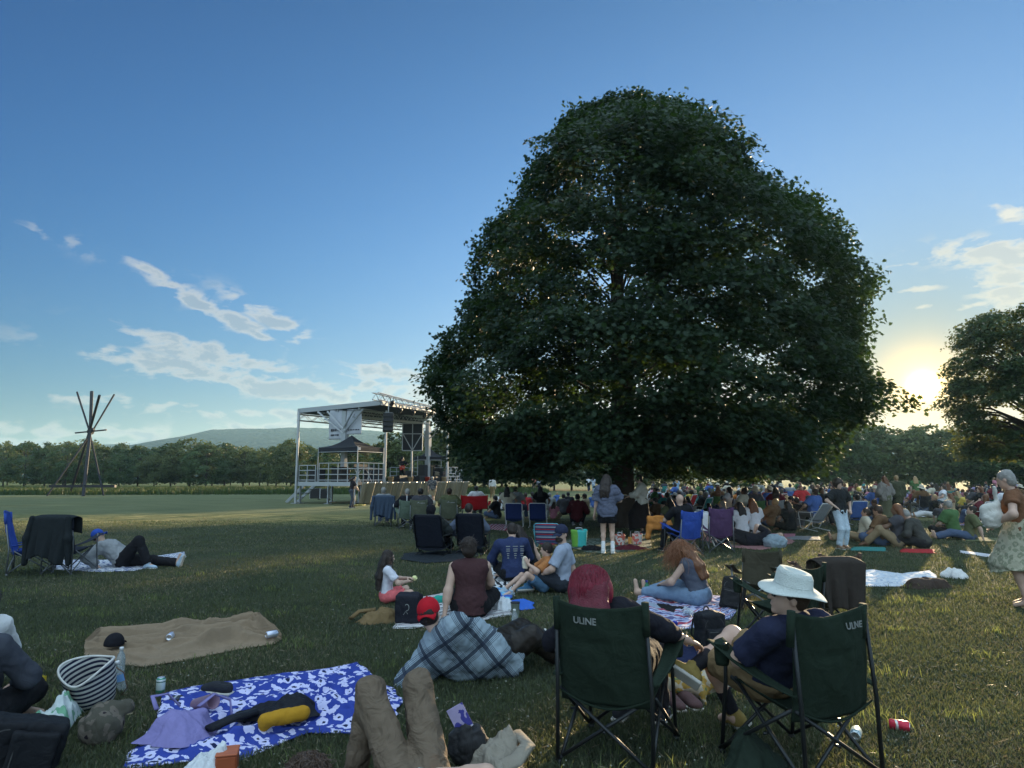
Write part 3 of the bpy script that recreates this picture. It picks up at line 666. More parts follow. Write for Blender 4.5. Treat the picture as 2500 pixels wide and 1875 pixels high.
def stage():
    root = thing('mobile_stage', 'open-air concert stage with slanted truss roof and railings', 'stage', SO, SYAW)
    mb = MB(); mb.box(SL(SW/2, SDP/2, DZ-.1), (SW, SDP, .2), bev=.02); mb.build('deck', DECK, root)
    mb = MB(); mb.box(SL(-.03, SDP/2, DZ-.12), (.06, SDP, .26)); mb.box(SL(SW/2, SDP+.03, DZ-.12), (SW, .06, .26)); mb.build('deck_edge', WPAINT, root)
    # skirt: hanging pleats
    def sk(u, v):
        a = .02+u*(SW-.02); f = .42*math.sin(a*3.6+1.5*math.sin(a*1.7))+.14*math.sin(a*11+a); drop = (DZ-.02)*(1-v)
        flare = .25+.35*(1-v); sc = .18*math.sin(a*2.2)*(4*v*(1-v)); return Vector((a+.06*math.sin(a*7)*(1-v), -.03-.22*(1-v)-abs(f)*flare, drop+.02+.0*sc))
    mb = MB(); mb.sheet(sk, 420, 14, .01); mb.build('skirt', SKIRT, root, smooth=True)
    for a in (0.15, 3.1, 6.1, 9.1, 12.0):
        for b in (.35, 2.5, 4.85):
            m = MB(); m.bar(SL(a, b, 0), SL(a, b, DZ-.2), .1); m.box(SL(a, b, .02), (.35, .35, .04)); m.build('support_leg', ALU, root)
    L = lambda px, py, D: Vector(w2s(At(px, py, D)))
    BL, FL_, FR, BR = L(728, 1004, 47.5), L(930, 984, 43.4), L(1064, 1003, 50.2), L(1023, 1034, 54.5)
    n = (FL_-BL).cross(BR-BL).normalized(); n = n if n.z > 0 else -n
    mb = MB(); k = [BL, FL_, FR, BR]; vs = k+[p-n*.14 for p in k]; mb.add(vs, [(0, 1, 2, 3), (7, 6, 5, 4), (0, 4, 5, 1), (1, 5, 6, 2), (2, 6, 7, 3), (3, 7, 4, 0)]); rf = mb.build('roof', ROOFM, root)
    mb = MB()
    for a, b in ((BL, FL_), (FL_, FR), (BR, BL), (FR, BR)): mb.bar(a+n*.02, b+n*.02, .12, .30)
    for t in (.25, .5, .75): mb.bar(BL.lerp(FL_, t)-n*.2, BR.lerp(FR, t)-n*.2, .08, .16)
    mb.build('roof_beam', WPAINT, root)
    mb = MB(); truss(mb, L(916, 967, 42.4), L(1075, 1006, 50.6), .42, .4, 22, .035); mb.build('front_truss', ALU, root)
    mb = MB(); truss(mb, BL-Vector((0, 0, .42)), BR-Vector((0, 0, .42)), .42, .3, 20, .035); mb.build('rear_truss', ALU, root)
    for t in (.35, .7):
        mb = MB(); truss(mb, BL.lerp(FL_, t)-Vector((0, 0, .5)), BR.lerp(FR, t)-Vector((0, 0, .5)), .45, .3, 18, .03); mb.build('inner_truss', ALU, root)
    for a, b, zt in ((-.15, 4.95, 5.9), (SW+.1, 4.9, 5.7), (sa(942, .35), .35, 6.2), (sa(1093, .35), .35, 6.3)):
        m = MB(); m.tube([SL(a, b, 0), SL(a, b, zt)], .085, 10); m.box(SL(a, b, .02), (.4, .4, .04)); m.build('roof_post', ALU, root)
    # side masts with V braces
    for a, s in ((sa(842, 2.4), 1), (sa(1040, 2.6), -1)):
        m = MB(); m.box(SL(a, 2.4, 3.55), (.28, .32, 4.9)); m.box(SL(a, 2.4, 4.6), (.36, .4, 1.2)); m.build('mast', WPAINT, root)
        for db in (1.9, -1.9, 1.1, -1.1):
            m = MB(); m.bar(SL(a-.15, 2.4, 4.5 if abs(db) > 1.5 else 4.8), SL(a-.5*s, 2.4+db, 5.95), .09); m.build('roof_brace', ALU, root)
    A0 = sa(842, 2.4)-.1
    for (b0, b1, zb) in ((2.55, 3.65, 4.1), (.95, 2.2, 4.4)):
        m = MB(); m.sheet(lambda u, v: Vector((A0+.03*math.sin(u*9+v*4), b0+(b1-b0)*u, zb+(6.05-zb)*v)), 12, 12, .01); bn = m.build('banner', BANNER, root, smooth=True)
        m = MB(); r = random.Random(int(b0*10)); x = b0+.25
        rows = [(.62, .16, [.16, .1, .14, .05, .2]), (.30, .1, [.3, .08, .2])] if b0 > 2 else [(.30, .07, [.1, .22, .12, .18, .1])]
        for (dz, hh, ws) in rows:
            x = b1-.18
            for w in ws: m.box((A0-.04, x-w/2, zb+dz), (.012, w, hh)); x -= w+.05
        m.build('banner_print', LETTER, bn)
    # guard rails
    def rail(p, q, gap=.62, h=1.18, name='guard_rail', bars=(0, .33, .66, 1)):
        p = Vector(p); q = Vector(q); m = MB(); l = (q-p).length; n_ = max(1, round(l/gap))
        for i in range(n_+1): c = p.lerp(q, i/n_); m.tube([c, c+Vector((0, 0, h))], .028, 7)
        for t in bars:
            z = Vector((0, 0, .12+(h-.12)*t)); m.tube([p+z, q+z], .026, 7)
        m.build(name, WPAINT, root)
    rail(SL(.02, .1, DZ), SL(.02, 3.2, DZ), .8); rail(SL(.02, 3.5, DZ), SL(.02, 4.9, DZ), .6, 1.05)
    rail(SL(.05, .05, DZ), SL(sa(940), .05, DZ), .5); rail(SL(sa(1098), .05, DZ), SL(12.1, .05, DZ), .32, 1.05, bars=(0, .25, .5, .75, 1)); rail(SL(12.1, .1, DZ), SL(12.1, 4.9, DZ), 1.0, 1.05)
    rail(SL(sa(955, 4.9), 4.9, DZ), SL(12.0, 4.9, DZ), .8, 1.05)
    m = MB(); m.bar(SL(1.0, 5.1, DZ), SL(1.0, 6.9, 0), .05, .2); m.bar(SL(2.0, 5.1, DZ), SL(2.0, 6.9, 0), .05, .2)
    for t in (.15, .35, .55, .75): m.box(Vector(SL(1.5, 5.1, DZ)).lerp(Vector(SL(1.5, 6.9, 0)), t), (1.0, .3, .04))
    m.build('stair', ALU, root)
    for (px, py, D) in ((977, 1003, 44.5), (1008, 1009, 46.5), (1037, 1015, 48.5), (957, 985, 43.4)):
        p = L(px, py, D); m = MB(); m.lathe([(.1, -.16), (.12, -.1), (.12, .12), (.06, .2)], p, 12, Matrix.Rotation(.6, 3, 'X')); m.bar(p+Vector((-.14, 0, 0)), p+Vector((-.14, 0, .35)), .03); m.bar(p+Vector((.14, 0, 0)), p+Vector((.14, 0, .35)), .03); m.bar(p+Vector((-.14, 0, .35)), p+Vector((.14, 0, .35)), .03); m.build('stage_light', BLK, root)
stage()
def st(name, label, cat, a, b, z=0, yaw=0, group=None): return thing(name, label, cat, s2w(a, b, z), SYAW+yaw, group)
def canopy(label, p0, sx, sy, z0, zl, zt, yaw):
    root = thing('pop_up_canopy', label, 'canopy tent', p0, yaw)
    c = [Vector((0, 0, zl)), Vector((sx, 0, zl)), Vector((sx, sy, zl)), Vector((0, sy, zl))]; pk = Vector((sx/2, sy/2, zt)); mb = MB()
    for i in range(4):
        p, q = c[i], c[(i+1) % 4]
        mb.sheet(lambda u, v: p.lerp(q, u).lerp(pk, v)-Vector((0, 0, .22*math.sin(math.pi*v)*.9+.05*math.sin(math.pi*u)*(1-v))), 10, 10)
        mb.sheet(lambda u, v: p.lerp(q, u)-Vector((0, 0, .26*v+.03*math.sin(u*14)*v*.3+.05*math.sin(math.pi*u))), 10, 2)
    mb.build('canopy_top', BLKF, root, smooth=True)
    for q in c: m = MB(); m.bar((q.x, q.y, z0), q, .045); m.build('leg', ALU, root)
    m = MB()
    for i in range(4): m.bar(c[i]-Vector((0, 0, .3)), c[(i+1) % 4]-Vector((0, 0, .3)), .03)
    m.build('frame', ALU, root)
    return root
t = canopy('black pop-up canopy with a small white tag over the railed stage wing', s2w(0, .1), sa(941, 0), 3.2, DZ, 3.55, 4.35, SYAW)
m = MB(); m.box((.12, -.03, 3.42), (.22, .02, .16)); m.build('tag', BANNER, t)
canopy('black pop-up canopy half hidden by the maple at the right end of the stage', (G(1028, 1216).x+.2, 53.5, 0), 2.2, 2.6, 0, 3.3, 3.95, .25)
def boxy(name, label, cat, c, sz, m, yaw=0, group=None, grille=True, extra=None):
    r = thing(name, label, cat, c, yaw, group); b = MB(); b.box((0, 0, sz[2]/2), sz, bev=.03); b.build('case', m, r)
    if grille: g = MB(); g.box((0, -sz[1]/2-.008, sz[2]/2), (sz[0]*.86, .016, sz[2]*.82), bev=.004); g.build('front', mat('grille_cloth', (.035, .035, .04), .8, bump=.6, bscale=200), r)
    return r
def line_array():
    p = At(947, 1060, 42.9); r = thing('hanging_speaker', 'black line array loudspeaker hanging from the front truss', 'speaker', p, .25)
    for i in range(4):
        m = MB(); z = 1.17-i*.29; M = Matrix.Rotation(-.05-.045*i, 3, 'X'); m.box((0, .02*i*i*.6, z), (.62, .42, .27), M, .02); m.build('cabinet', BLK, r)
    m = MB(); m.bar((0, 0, 1.3), (0, 0, 2.0), .05); m.bar((-.25, 0, 1.32), (.25, 0, 1.32), .05); m.build('bracket', ALU, r)
line_array()
def scrim():
    a, b = At(982, 1100, 50.3), At(1031, 1100, 50.6); zt = At(982, 1034, 50.3).z; r = thing('scrim_panel', 'black scrim panel in a white frame hanging above the rear of the stage', 'panel', a)
    w = (b-a).length; m = MB(); m.box((w/2, .05, (zt-a.z)/2), (w, .05, zt-a.z)); m.build('scrim', BLKF, r); h = zt-a.z
    m = MB()
    for p, q in (((0, 0, 0), (w, 0, 0)), ((0, 0, h), (w, 0, h)), ((0, 0, 0), (0, 0, h)), ((w, 0, 0), (w, 0, h)), ((w/2, 0, -2.6), (w/2, 0, h)), ((w/2, 0, 0), (.05, 0, h*.6)), ((w/2, 0, 0), (w-.05, 0, h*.6)), ((0, 0, h*.62), (w, 0, h*.62))): m.bar(p, q, .06)
    m.build('frame', WPAINT, r)
scrim()
def wedge_mon(label, a, b):
    r = st('monitor_wedge', label, 'speaker', a, b, DZ, 0, 'monitor wedges along the stage front'); m = MB(); x, y, z = .42, .3, .42
    m.add([(-x, -y, 0), (x, -y, 0), (x, y, 0), (-x, y, 0), (-x, -y+.05, z), (x, -y+.05, z), (x, -.02, z), (-x, -.02, z), (-x, y, .1), (x, y, .1)], [(0, 3, 2, 1), (0, 1, 5, 4), (4, 5, 6, 7), (7, 6, 9, 8), (8, 9, 2, 3), (1, 2, 9, 6, 5), (0, 4, 7, 8, 3)]); m.build('case', BLK, r)
wedge_mon('black floor monitor between two tan buckets on the stage edge', sa(980, .5), .5); wedge_mon('black floor monitor right of the middle tan bucket on the stage edge', sa(1027, .5), .5); wedge_mon('black floor monitor at the right end of the stage edge', sa(1066, .6), .6)
def bucket(label, a, mt):
    r = st('bucket', label, 'bucket', a, .15, DZ, 0, 'buckets along the stage edge'); m = MB(); m.lathe([(.15, 0), (.19, .3), (.20, .3), (.20, .33), (.18, .33), (.15, .05)], n=16); m.build('body', mt, r, smooth=True)
for lb, a, mt in (('tan bucket on the stage edge beside the front post', sa(956, .15), TAN), ('tan bucket on the stage edge between the two floor monitors', sa(1004, .15), TAN), ('red and tan bucket on the stage edge behind the standing spectator', sa(1045, .15), REDB), ('tan bucket at the right end of the stage edge', sa(1085, .15), TAN)): bucket(lb, a, mt)
boxy('amplifier', 'tall black amplifier stack at the back right of the stage', 'amplifier', s2w(sa(1042, 2.6), 2.6, DZ), (1.3, .6, 1.25), BLK, SYAW)
boxy('amplifier', 'lower black amplifier beside the right guard rail', 'amplifier', s2w(sa(1082, 1.8), 1.8, DZ), (.9, .6, 1.0), BLK, SYAW)
boxy('equipment_case', 'black equipment case standing behind the left stage railing', 'case', s2w(.9, 2.2, DZ), (.9, .8, .95), BLK, SYAW)
boxy('equipment_case', 'black equipment rack at the rear of the canopied wing', 'case', s2w(.6, 3.9, DZ), (.8, .7, .8), BLK, SYAW)
def road_case(px, py, w, h, lab):
    p = G(px, py); r = thing('road_case', lab, 'case', p, SYAW+.6, 'road cases under the stage'); m = MB(); m.box((0, 0, h/2+.1), (w, .7, h), bev=.02); m.build('case', BLK, r)
    m = MB(); e = .03
    for x in (-w/2, w/2):
        m.bar((x, -.36, .1), (x, -.36, h+.1), e); m.bar((x, .36, .1), (x, .36, h+.1), e)
    for z in (.1, h+.1): m.bar((-w/2, -.36, z), (w/2, -.36, z), e); m.bar((-w/2, .36, z), (w/2, .36, z), e)
    m.build('metal_trim', ALU, r)
    m = MB()
    for x in (-w/2+.1, w/2-.1): m.tube([(x, -.27, .05), (x, -.22, .05)], .05, 10)
    m.build('wheel', BLK, r)
road_case(770, 1220, .8, .75, 'black road case with bright metal edges under the left stage wing'); road_case(795, 1220, .75, .7, 'smaller black road case beside the folded stand under the wing')
def desk():
    r = st('mixing_desk', 'mixing desk with a row of knobs under the black canopy', 'mixing desk', 1.6, .9, DZ); m = MB(); m.box((0, 0, .85), (1.3, .7, .12), Matrix.Rotation(.15, 3, 'X'), .02); m.box((0, .3, 1.0), (1.3, .1, .25)); m.build('console', BLK, r)
    m = MB()
    for i in range(9): m.box((-.55+i*.137, -.02, .93), (.06, .5, .012), Matrix.Rotation(.15, 3, 'X'))
    m.build('fader_strip', ALU, r); m = MB()
    for x in (-.55, .55): m.bar((x, -.2, 0), (x, .25, .8), .04); m.bar((x, .25, 0), (x, -.2, .8), .04)
    m.build('stand', ALU, r)
desk()
def micstand(label, a, b, h=1.5):
    r = st('microphone_stand', label, 'stand', a, b, DZ); m = MB(); m.tube([(0, 0, 0), (0, 0, h)], .014, 6)
    for k in range(3): t = k*2.1; m.tube([(0, 0, .25), (.3*math.cos(t), .3*math.sin(t), .01)], .01, 5)
    m.build('pole', BLK, r); m = MB(); m.tube([(0, 0, h), (.1, -.35, h+.12)], .01, 5); m.lathe([(.012, -.08), (.02, .0), (.03, .06), (.0, .1)], (.1, -.38, h+.12), 10, Matrix.Rotation(1.4, 3, 'X')); m.build('microphone', BLK, r)
micstand('black microphone stand right of the guitarist', sa(1006, 1.5), 1.5); micstand('black microphone stand near the amplifier', sa(1062, 1.2), 1.2, 1.2)

for i, (px, b, w_, h_, lb) in enumerate(((905, 2.6, .8, 1.1, 'black amplifier rack behind the mixing desk'), (925, 3.6, .7, .9, 'black flight case at the back of the left stage wing'), (1000, 3.6, .7, .8, 'small black amplifier behind the guitarist'), (1066, 3.4, .6, 1.3, 'slim black loudspeaker by the right roof post'), (1110, 2.8, .8, .8, 'black case behind the gridded right railing'))): boxy('equipment_case', lb, 'case', s2w(sa(px, b), b, DZ), (w_, .5, h_), BLK, SYAW+.1*i)
def drums():
    t = st('drum_kit', 'drum kit with cymbals right of the tall amplifier stack', 'drum kit', sa(1066, 2.2), 2.0, DZ); M_ = mat('drum_shell', (.35, .30, .22), .3, .3, bump=.02)
    for (x, y, z, r_, h_, rx) in ((0, 0, .3, .28, .4, 90), (-.3, -.1, .62, .16, .2, 15), (.28, -.1, .62, .17, .22, -15), (.5, .15, .45, .2, .3, 0)):
        m = MB(); m.lathe([(r_, -h_/2), (r_, h_/2)], (x, y, z), 20, Matrix.Rotation(R(rx), 3, 'X')); m.build('drum', M_, t)
    for x, z in ((-.55, 1.15), (.55, 1.2)): m = MB(); m.lathe([(.23, 0), (.02, .03)], (x, .2, z), 20); m.tube([(x, .2, 0), (x, .2, z)], .012, 6); m.build('cymbal', mat('brass', (.55, .42, .18), .3, .9, bump=0), t)
drums()

def cable(label, pts, c=(.015, .015, .015), r_=.012):
    m = MB(); m.tube(pts, r_, 6); o = m.build('cable', mat('cable_%s' % str(c), c, .6, bump=0), smooth=True); tag(o, label, 'cable')
cable('black cable looping down from the stage wing to the grass', [s2w(-.1, 2.2, 1.2), s2w(-.3, 2.2, .5), s2w(-.5, 1.8, .03), s2w(-1.4, .6, .02), s2w(-1.1, -.8, .02), s2w(-2.0, -1.6, .02)])
cable('black cable hanging along the roof beam to the line array', [At(735, 1010, 47.0), At(800, 1004, 46.0), At(870, 1001, 44.6), At(930, 1004, 43.4), At(946, 1016, 43.0)])
cable('yellow cable coiled on the grass by the stage hand', [s2w(-1.2+.35*math.cos(t*.8)*(1+.05*t), -1.0+.35*math.sin(t*.8), .02+.002*t) for t in range(22)], (.30, .25, .05), .018)
for i, (px, py, D) in enumerate(((760, 1090, 46), )): pass
import zlib
def crc(s): return zlib.crc32(s.encode())
# ---------------- people ----------------
def V3(*a): return Vector(a)
def skin(tone): return mat('skin_%s' % tone, {'fair': (.50, .33, .25), 'mid': (.36, .21, .14), 'brown': (.18, .10, .065), 'dark': (.085, .045, .03)}[tone], .55, var=.08, nscale=20, bump=.06, bscale=200, spec=.4)
def cl(name, col, **k): return mat('cloth_'+name, col, k.pop('rough', .9), var=k.pop('var', .15), bump=k.pop('bump', .35), bscale=k.pop('bscale', 260), wrinkle=k.pop('wrinkle', .35), spec=.15, **k)
HSTR = {}; HCOL = {}
def hairmat(name, col, sheen=.0):
    HCOL['hair_'+name] = col
    return mat('hair_'+name, col, .5, var=.45, nscale=40, bump=.8, bscale=120, spec=.4)
def ik(a, c, l1, l2, pole):
    d = c-a; L = d.length; mx = (l1+l2)*.999
    if L > mx: c = a+d*(mx/L); d = c-a; L = mx
    if L < abs(l1-l2)*1.02+.01: c = a+d.normalized()*(abs(l1-l2)*1.02+.01); d = c-a; L = d.length
    x = (l1*l1-l2*l2+L*L)/(2*L); h = math.sqrt(max(0, l1*l1-x*x)); dn = d/L; p = pole-dn*pole.dot(dn)
    if p.length < 1e-4: p = Vector((0, 0, 1))-dn*dn.z
    return a+dn*x+p.normalized()*h, c
def frame_of(fwd, up):
    f = fwd.normalized(); r = f.cross(up).normalized(); u = r.cross(f); return r, f, u
def person(label, loc, yaw, pose, top=None, bottom=None, hair=None, skin_t='fair', s=1.0, vox=.014, female=False, shoes=None, sleeve=.45, legcov=1.0, hairlen=0, group=None, hat=None, build_w=1.0, dress=False, fingers=None, glasses=False, beard=None, objname='person', midriff=0, bfold=1.0, hairx=(), drape=(), feet=True, socks=None, hairvol=1.0, cat='person', strands=0, hood=False, hem=0.0, toplen=0.0, hairpath=None, sitfold=True, puff=0.0):
    """pose: P pelvis, N neck base, lean; H head centre, HF head forward; AL/AR wrists with poles; FL/FR ankles with poles; TL/TR toe directions"""
    root = thing(objname, label, cat, loc, yaw, group)
    P = Vector(pose['P']); Nk = Vector(pose['N']); t = (Nk-P).normalized(); side = Vector(pose.get('S', (1, 0, 0))); side = (side-t*side.dot(t)).normalized(); fw = t.cross(side)
    hs = Vector(pose.get('HS', side)); hs = hs.normalized()
    sw = (.165 if female else .19)*build_w; sh = {}; el = {}; wr = {}
    ht = pose.get('H'); hd = Vector(ht) if ht else Nk+t*.15+fw*.03
    hf = Vector(pose.get('HF', fw)).normalized(); hup = Vector(pose.get('HU', t*.4+Vector((0, 0, 1)))); hr, hf, hu = frame_of(hf, hup)
    body = []; shp = []; pan = []; A = lambda l, *q: l.append(q)
    T = Matrix((side, fw, t)).transposed(); Tl = [list(r) for r in T]
    w = build_w; bl = (Nk-P).length
    fem = 1.08 if female else 1.0
    # torso
    def torso(l, g):
        A(l, 'ell', P+t*.02, Tl, (.165*w*fem+g, .125*w+g, .13+g)); A(l, 'ell', P+t*bl*.36, Tl, (.140*w+g, .105*w+g, .15+g)); A(l, 'ell', P+t*bl*.68, Tl, (.155*w+g, .112*w+g, .16+g))
        A(l, 'cap', P+t*bl*.86-side*sw*.72, P+t*bl*.86+side*sw*.72, .070*w+g, .070*w+g)
        if female: A(l, 'ell', P+t*bl*.66+fw*.085+side*.07, Tl, (.06+g, .055+g, .06+g)); A(l, 'ell', P+t*bl*.66+fw*.085-side*.07, Tl, (.06+g, .055+g, .06+g))
    torso(body, 0)
    A(body, 'cap', Nk-t*.06, hd-hu*.05-hf*.02, .062*(.85 if female else 1), .052*(.85 if female else 1))
    # head
    Hm = [list(r) for r in Matrix((hr, hf, hu)).transposed()]; c = hd
    A(body, 'ell', c+hu*.025-hf*.012, Hm, (.074, .094, .092)); A(body, 'ell', c-hu*.045+hf*.028, Hm, (.056, .062, .066)); A(body, 'ell', c-hu*.098+hf*.066, Hm, (.022, .020, .020), .02)
    A(body, 'cap', c+hu*.012+hf*.082, c-hu*.028+hf*.106, .009, .014, '+'); A(body, 'ell', c-hu*.062+hf*.086, Hm, (.022, .012, .010), .008)
    A(body, 'ell', c+hu*.028+hf*.078, Hm, (.052, .018, .012), .012)
    for q in (-1, 1):
        A(body, 'ell', c+hr*q*.030+hf*.090+hu*.008, Hm, (.014, .010, .008), .006, 'sub'); A(body, 'ell', c+hr*q*.077-hf*.008-hu*.01, Hm, (.010, .020, .030), .008)
    if hat and not hood: pass
    for q, kA, kP in ((-1, 'AL', 'PL'), (1, 'AR', 'PR')):
        S_ = P+t*bl*.885+side*q*sw; tgt = Vector(pose.get(kA, tuple(P+side*q*.3+fw*.1))); pole = Vector(pose.get(kP, tuple(side*q*.8-fw*.6-t*.4)))
        E, Wr = ik(S_, tgt, .285, .255, pole); sh[q], el[q], wr[q] = S_, E, Wr
        A(body, 'cap', S_, E, .050*w, .040*w); A(body, 'cap', E, Wr, .040*w, .026)
        A(body, 'cap', E, E.lerp(Wr, .35), .041*w, .042*w)
        hn = Vector(pose.get('HDL' if q < 0 else 'HDR', tuple((Wr-E).normalized()))).normalized(); pn = Vector(pose.get('HNL' if q < 0 else 'HNR', (0, 0, -1))); pr = hn.cross(pn)
        if pr.length < .1: pr = hn.cross(Vector((1, 0, 0)))
        pr.normalize(); pn = pr.cross(hn).normalized(); Pm = [list(r) for r in Matrix((pr, hn, pn)).transposed()]
        A(body, 'ell', Wr+hn*.045, Pm, (.038, .050, .018), .012)
        fl = [.060, .072, .076, .066]
        for i in range(4):
            x = (-.028+.0187*i)*(1 if q > 0 else 1); b0 = Wr+hn*.080+pr*x; cur = pose.get('CURL', .5); d1 = (hn+pn*cur*.6+pr*x*2.0).normalized(); d2 = (hn*(1-cur*.8)+pn*cur*1.5).normalized()
            k = b0+d1*fl[i]*.5; A(body, 'cap', b0, k, .0085, .0080, '+'); A(body, 'cap', k, k+d2*fl[i]*.5, .0080, .0065, '+')
        th = -1 if q > 0 else 1
        b0 = Wr+hn*.025+pr*.030*th*-1; d1 = (hn*.7-pr*.75*th+pn*.35).normalized(); A(body, 'cap', b0, b0+d1*.035, .013, .0105, '+'); A(body, 'cap', b0+d1*.035, b0+d1*.035+(hn*.85-pr*.25*th+pn*.3).normalized()*.032, .0105, .008, '+')
    hip = {}; kn = {}; an = {}; hipw = .085*w*(1.08 if female else 1)
    for q, kA, kP, kT in ((-1, 'FL', 'KL', 'TL'), (1, 'FR', 'KR', 'TR')):
        Hp = P+hs*q*hipw-t*.02; tgt = Vector(pose[kA]); K, An = ik(Hp, tgt, pose.get('TH', .43), pose.get('SH', .41), Vector(pose.get(kP, (0, .3, 1)))); hip[q], kn[q], an[q] = Hp, K, An
        A(body, 'cap', Hp, K, .088*w, .056*w); A(body, 'cap', K, An, .053*w, .035); cd_ = (An-K).normalized(); back = (Hp-K); back = (back-cd_*back.dot(cd_)); back = back.normalized() if back.length > 1e-3 else Vector((0, -1, 0))
        A(body, 'ell', K.lerp(An, .3)+back*.012, None, (.05*w, .05*w, .06*w)); 
        td = Vector(pose.get(kT, (0, 1, -.05))).normalized(); 
        if feet:
            A(body, 'cap', An+td*.02-Vector((0, 0, .02)), An+td*.135-Vector((0, 0, .055)) if abs(td.z) < .5 else An+td*.15, .036, .026); A(body, 'ell', An-td*.03-Vector((0, 0, .035)) if abs(td.z) < .5 else An-td*.01, None, (.034, .034, .034))
    bm_ = sdf_mesh('body', body, vox, .035)
    # keep fingers and the features of the face crisp
    bo = link('body', bm_, skin(skin_t), root)
    if top:
        l = []; g = .012+puff; torso(l, g)
        A(l, 'cap', Nk-t*.07, Nk-t*.015, .075, .066)
        for q in (-1, 1):
            if sleeve <= 0: continue
            S_, E, Wr = sh[q], el[q], wr[q]
            if sleeve <= .5: A(l, 'cone', S_, S_.lerp(E, sleeve*2*.92), .062*w+g, .060*w+g*1.3)
            else: A(l, 'cap', S_, E, .056*w+g, .048*w+g); A(l, 'cone', E, E.lerp(Wr, (sleeve-.5)*2*.96), .046*w+g, .036*w+g)
        l += list(drape); cuts = []
        if hem: A(l, 'cone', P+t*.05, P-t*hem, .15*w, .16*w)
        if midriff: cuts.append((tuple(P+t*midriff), tuple(-t)))
        tm = sdf_mesh('shirt', l, vox, .045, [(-.006-puff*.35, 26, crc(label) % 97), (-.003, 70, 5)], cuts); link('shirt', tm, top, root)
    if bottom:
        l = []; g = .012+puff*.5
        A(l, 'ell', P+t*.0, Tl, (.165*w*fem+g, .13*w+g, .13+g))
        if dress:
            a0 = P; m_ = (kn[-1]+kn[1])/2; e_ = (an[-1]+an[1])/2; spread = .16+dress*.10
            kk = min(1, legcov*2); A(l, 'cone', P+t*.05, P.lerp(m_, kk), .17*w, spread+.03)
            if legcov > .5: A(l, 'cone', m_, m_.lerp(e_, legcov*2-1), spread+.02, spread+.05*dress)
        else:
            for q in (-1, 1):
                if legcov <= .5: A(l, 'cone', hip[q], hip[q].lerp(kn[q], legcov*2*.97), .095*w+g, .072*w+g*1.6)
                else: A(l, 'cap', hip[q], kn[q], .094*w+g, .064*w+g); A(l, 'cone', kn[q], kn[q].lerp(an[q], (legcov*2-1)*.97), .060*w+g, .048*w+g*1.1)
        cuts = [(tuple(P+t*.13), tuple(t))]
        pm = sdf_mesh('trousers', l, vox, .04, [(-.007*bfold, 26/bfold**.5, (crc(label)+3) % 89), (-.003*bfold, 60, 7)]); link('skirt' if dress else ('trousers' if legcov > .55 else 'shorts'), pm, bottom, root)
    if socks:
        for q in (-1, 1):
            l = []; A(l, 'cap', an[q].lerp(kn[q], .38), an[q], .046, .044); td = Vector(pose.get('TL' if q < 0 else 'TR', (0, 1, -.05))).normalized(); link('sock', sdf_mesh('sock', l, vox*.8, .02), socks, root)
    if shoes:
        for q in (-1, 1):
            td = Vector(pose.get('TL' if q < 0 else 'TR', (0, 1, -.05))).normalized(); up = (kn[q]-an[q]).normalized(); lf = td.cross(up); lf = lf.normalized() if lf.length > .1 else side; up2 = lf.cross(td).normalized()
            Fm = [list(r) for r in Matrix((lf, td, up2)).transposed()]; l = []; b0 = an[q]-up2*.045
            A(l, 'ell', b0-td*.035, Fm, (.044, .05, .045)); A(l, 'ell', b0+td*.05+up2*.0, Fm, (.046, .08, .038)); A(l, 'ell', b0+td*.12-up2*.012, Fm, (.046, .055, .028)); A(l, 'cone', an[q]-up2*.03, an[q]+up2*.035, .046, .044)
            so = link('shoe', sdf_mesh('shoe', l, vox*.8, .03, None, [(tuple(an[q]-up2*.085), tuple(-up2))]), shoes, root)
            l = [('box', b0+td*.042-up2*.034, Fm, (.047, .128, .012))]; link('sole', sdf_mesh('sole', l, vox*.8, .01), mat('rubber_sole', (.55, .53, .48), .7, bump=.05), so)
    if hair is not None:
        l = []; v = hairvol
        A(l, 'ell', c+hu*.036-hf*.022, Hm, (.084*v, .098*v, .092*v))
        if hairlen > .05 or female: A(l, 'ell', c-hu*.03-hf*.05, Hm, (.080*v, .062*v, .085*v))
        else: A(l, 'ell', c-hu*.02-hf*.045, Hm, (.074*v, .058*v, .06*v))
        for (x_, y_, z_, rx_, ry_, rz_) in hairx: A(l, 'ell', c+hr*x_+hf*y_+hu*z_, Hm, (rx_, ry_, rz_))
        A(l, 'ell', c-hu*.05+hf*.095, Hm, (.066, .085, .088), .02, 'sub')
        if hairlen > .05:
            pts = hairpath or [(0, -.075, -.02), (0, -.095, -.12), (0, -.10-.02, -.12-hairlen*.5), (0, -.11, -.1-hairlen)]
            W_ = [.075, .08, .085, .05]
            for (a_, b_, ra, rb) in zip(pts, pts[1:], W_, W_[1:]):
                pa = c+hr*a_[0]+hf*a_[1]+hu*a_[2]; pb = c+hr*b_[0]+hf*b_[1]+hu*b_[2]
                for q in (-.055, 0, .055): A(l, 'cap', pa+hr*q*v, pb+hr*q*1.25*v, ra*.62*v, rb*.62*v)
        ho = link('hair', sdf_mesh('hair', l, vox, .03, [(.006*v, 60, 3), (.003, 170, 8)]), hair, root)
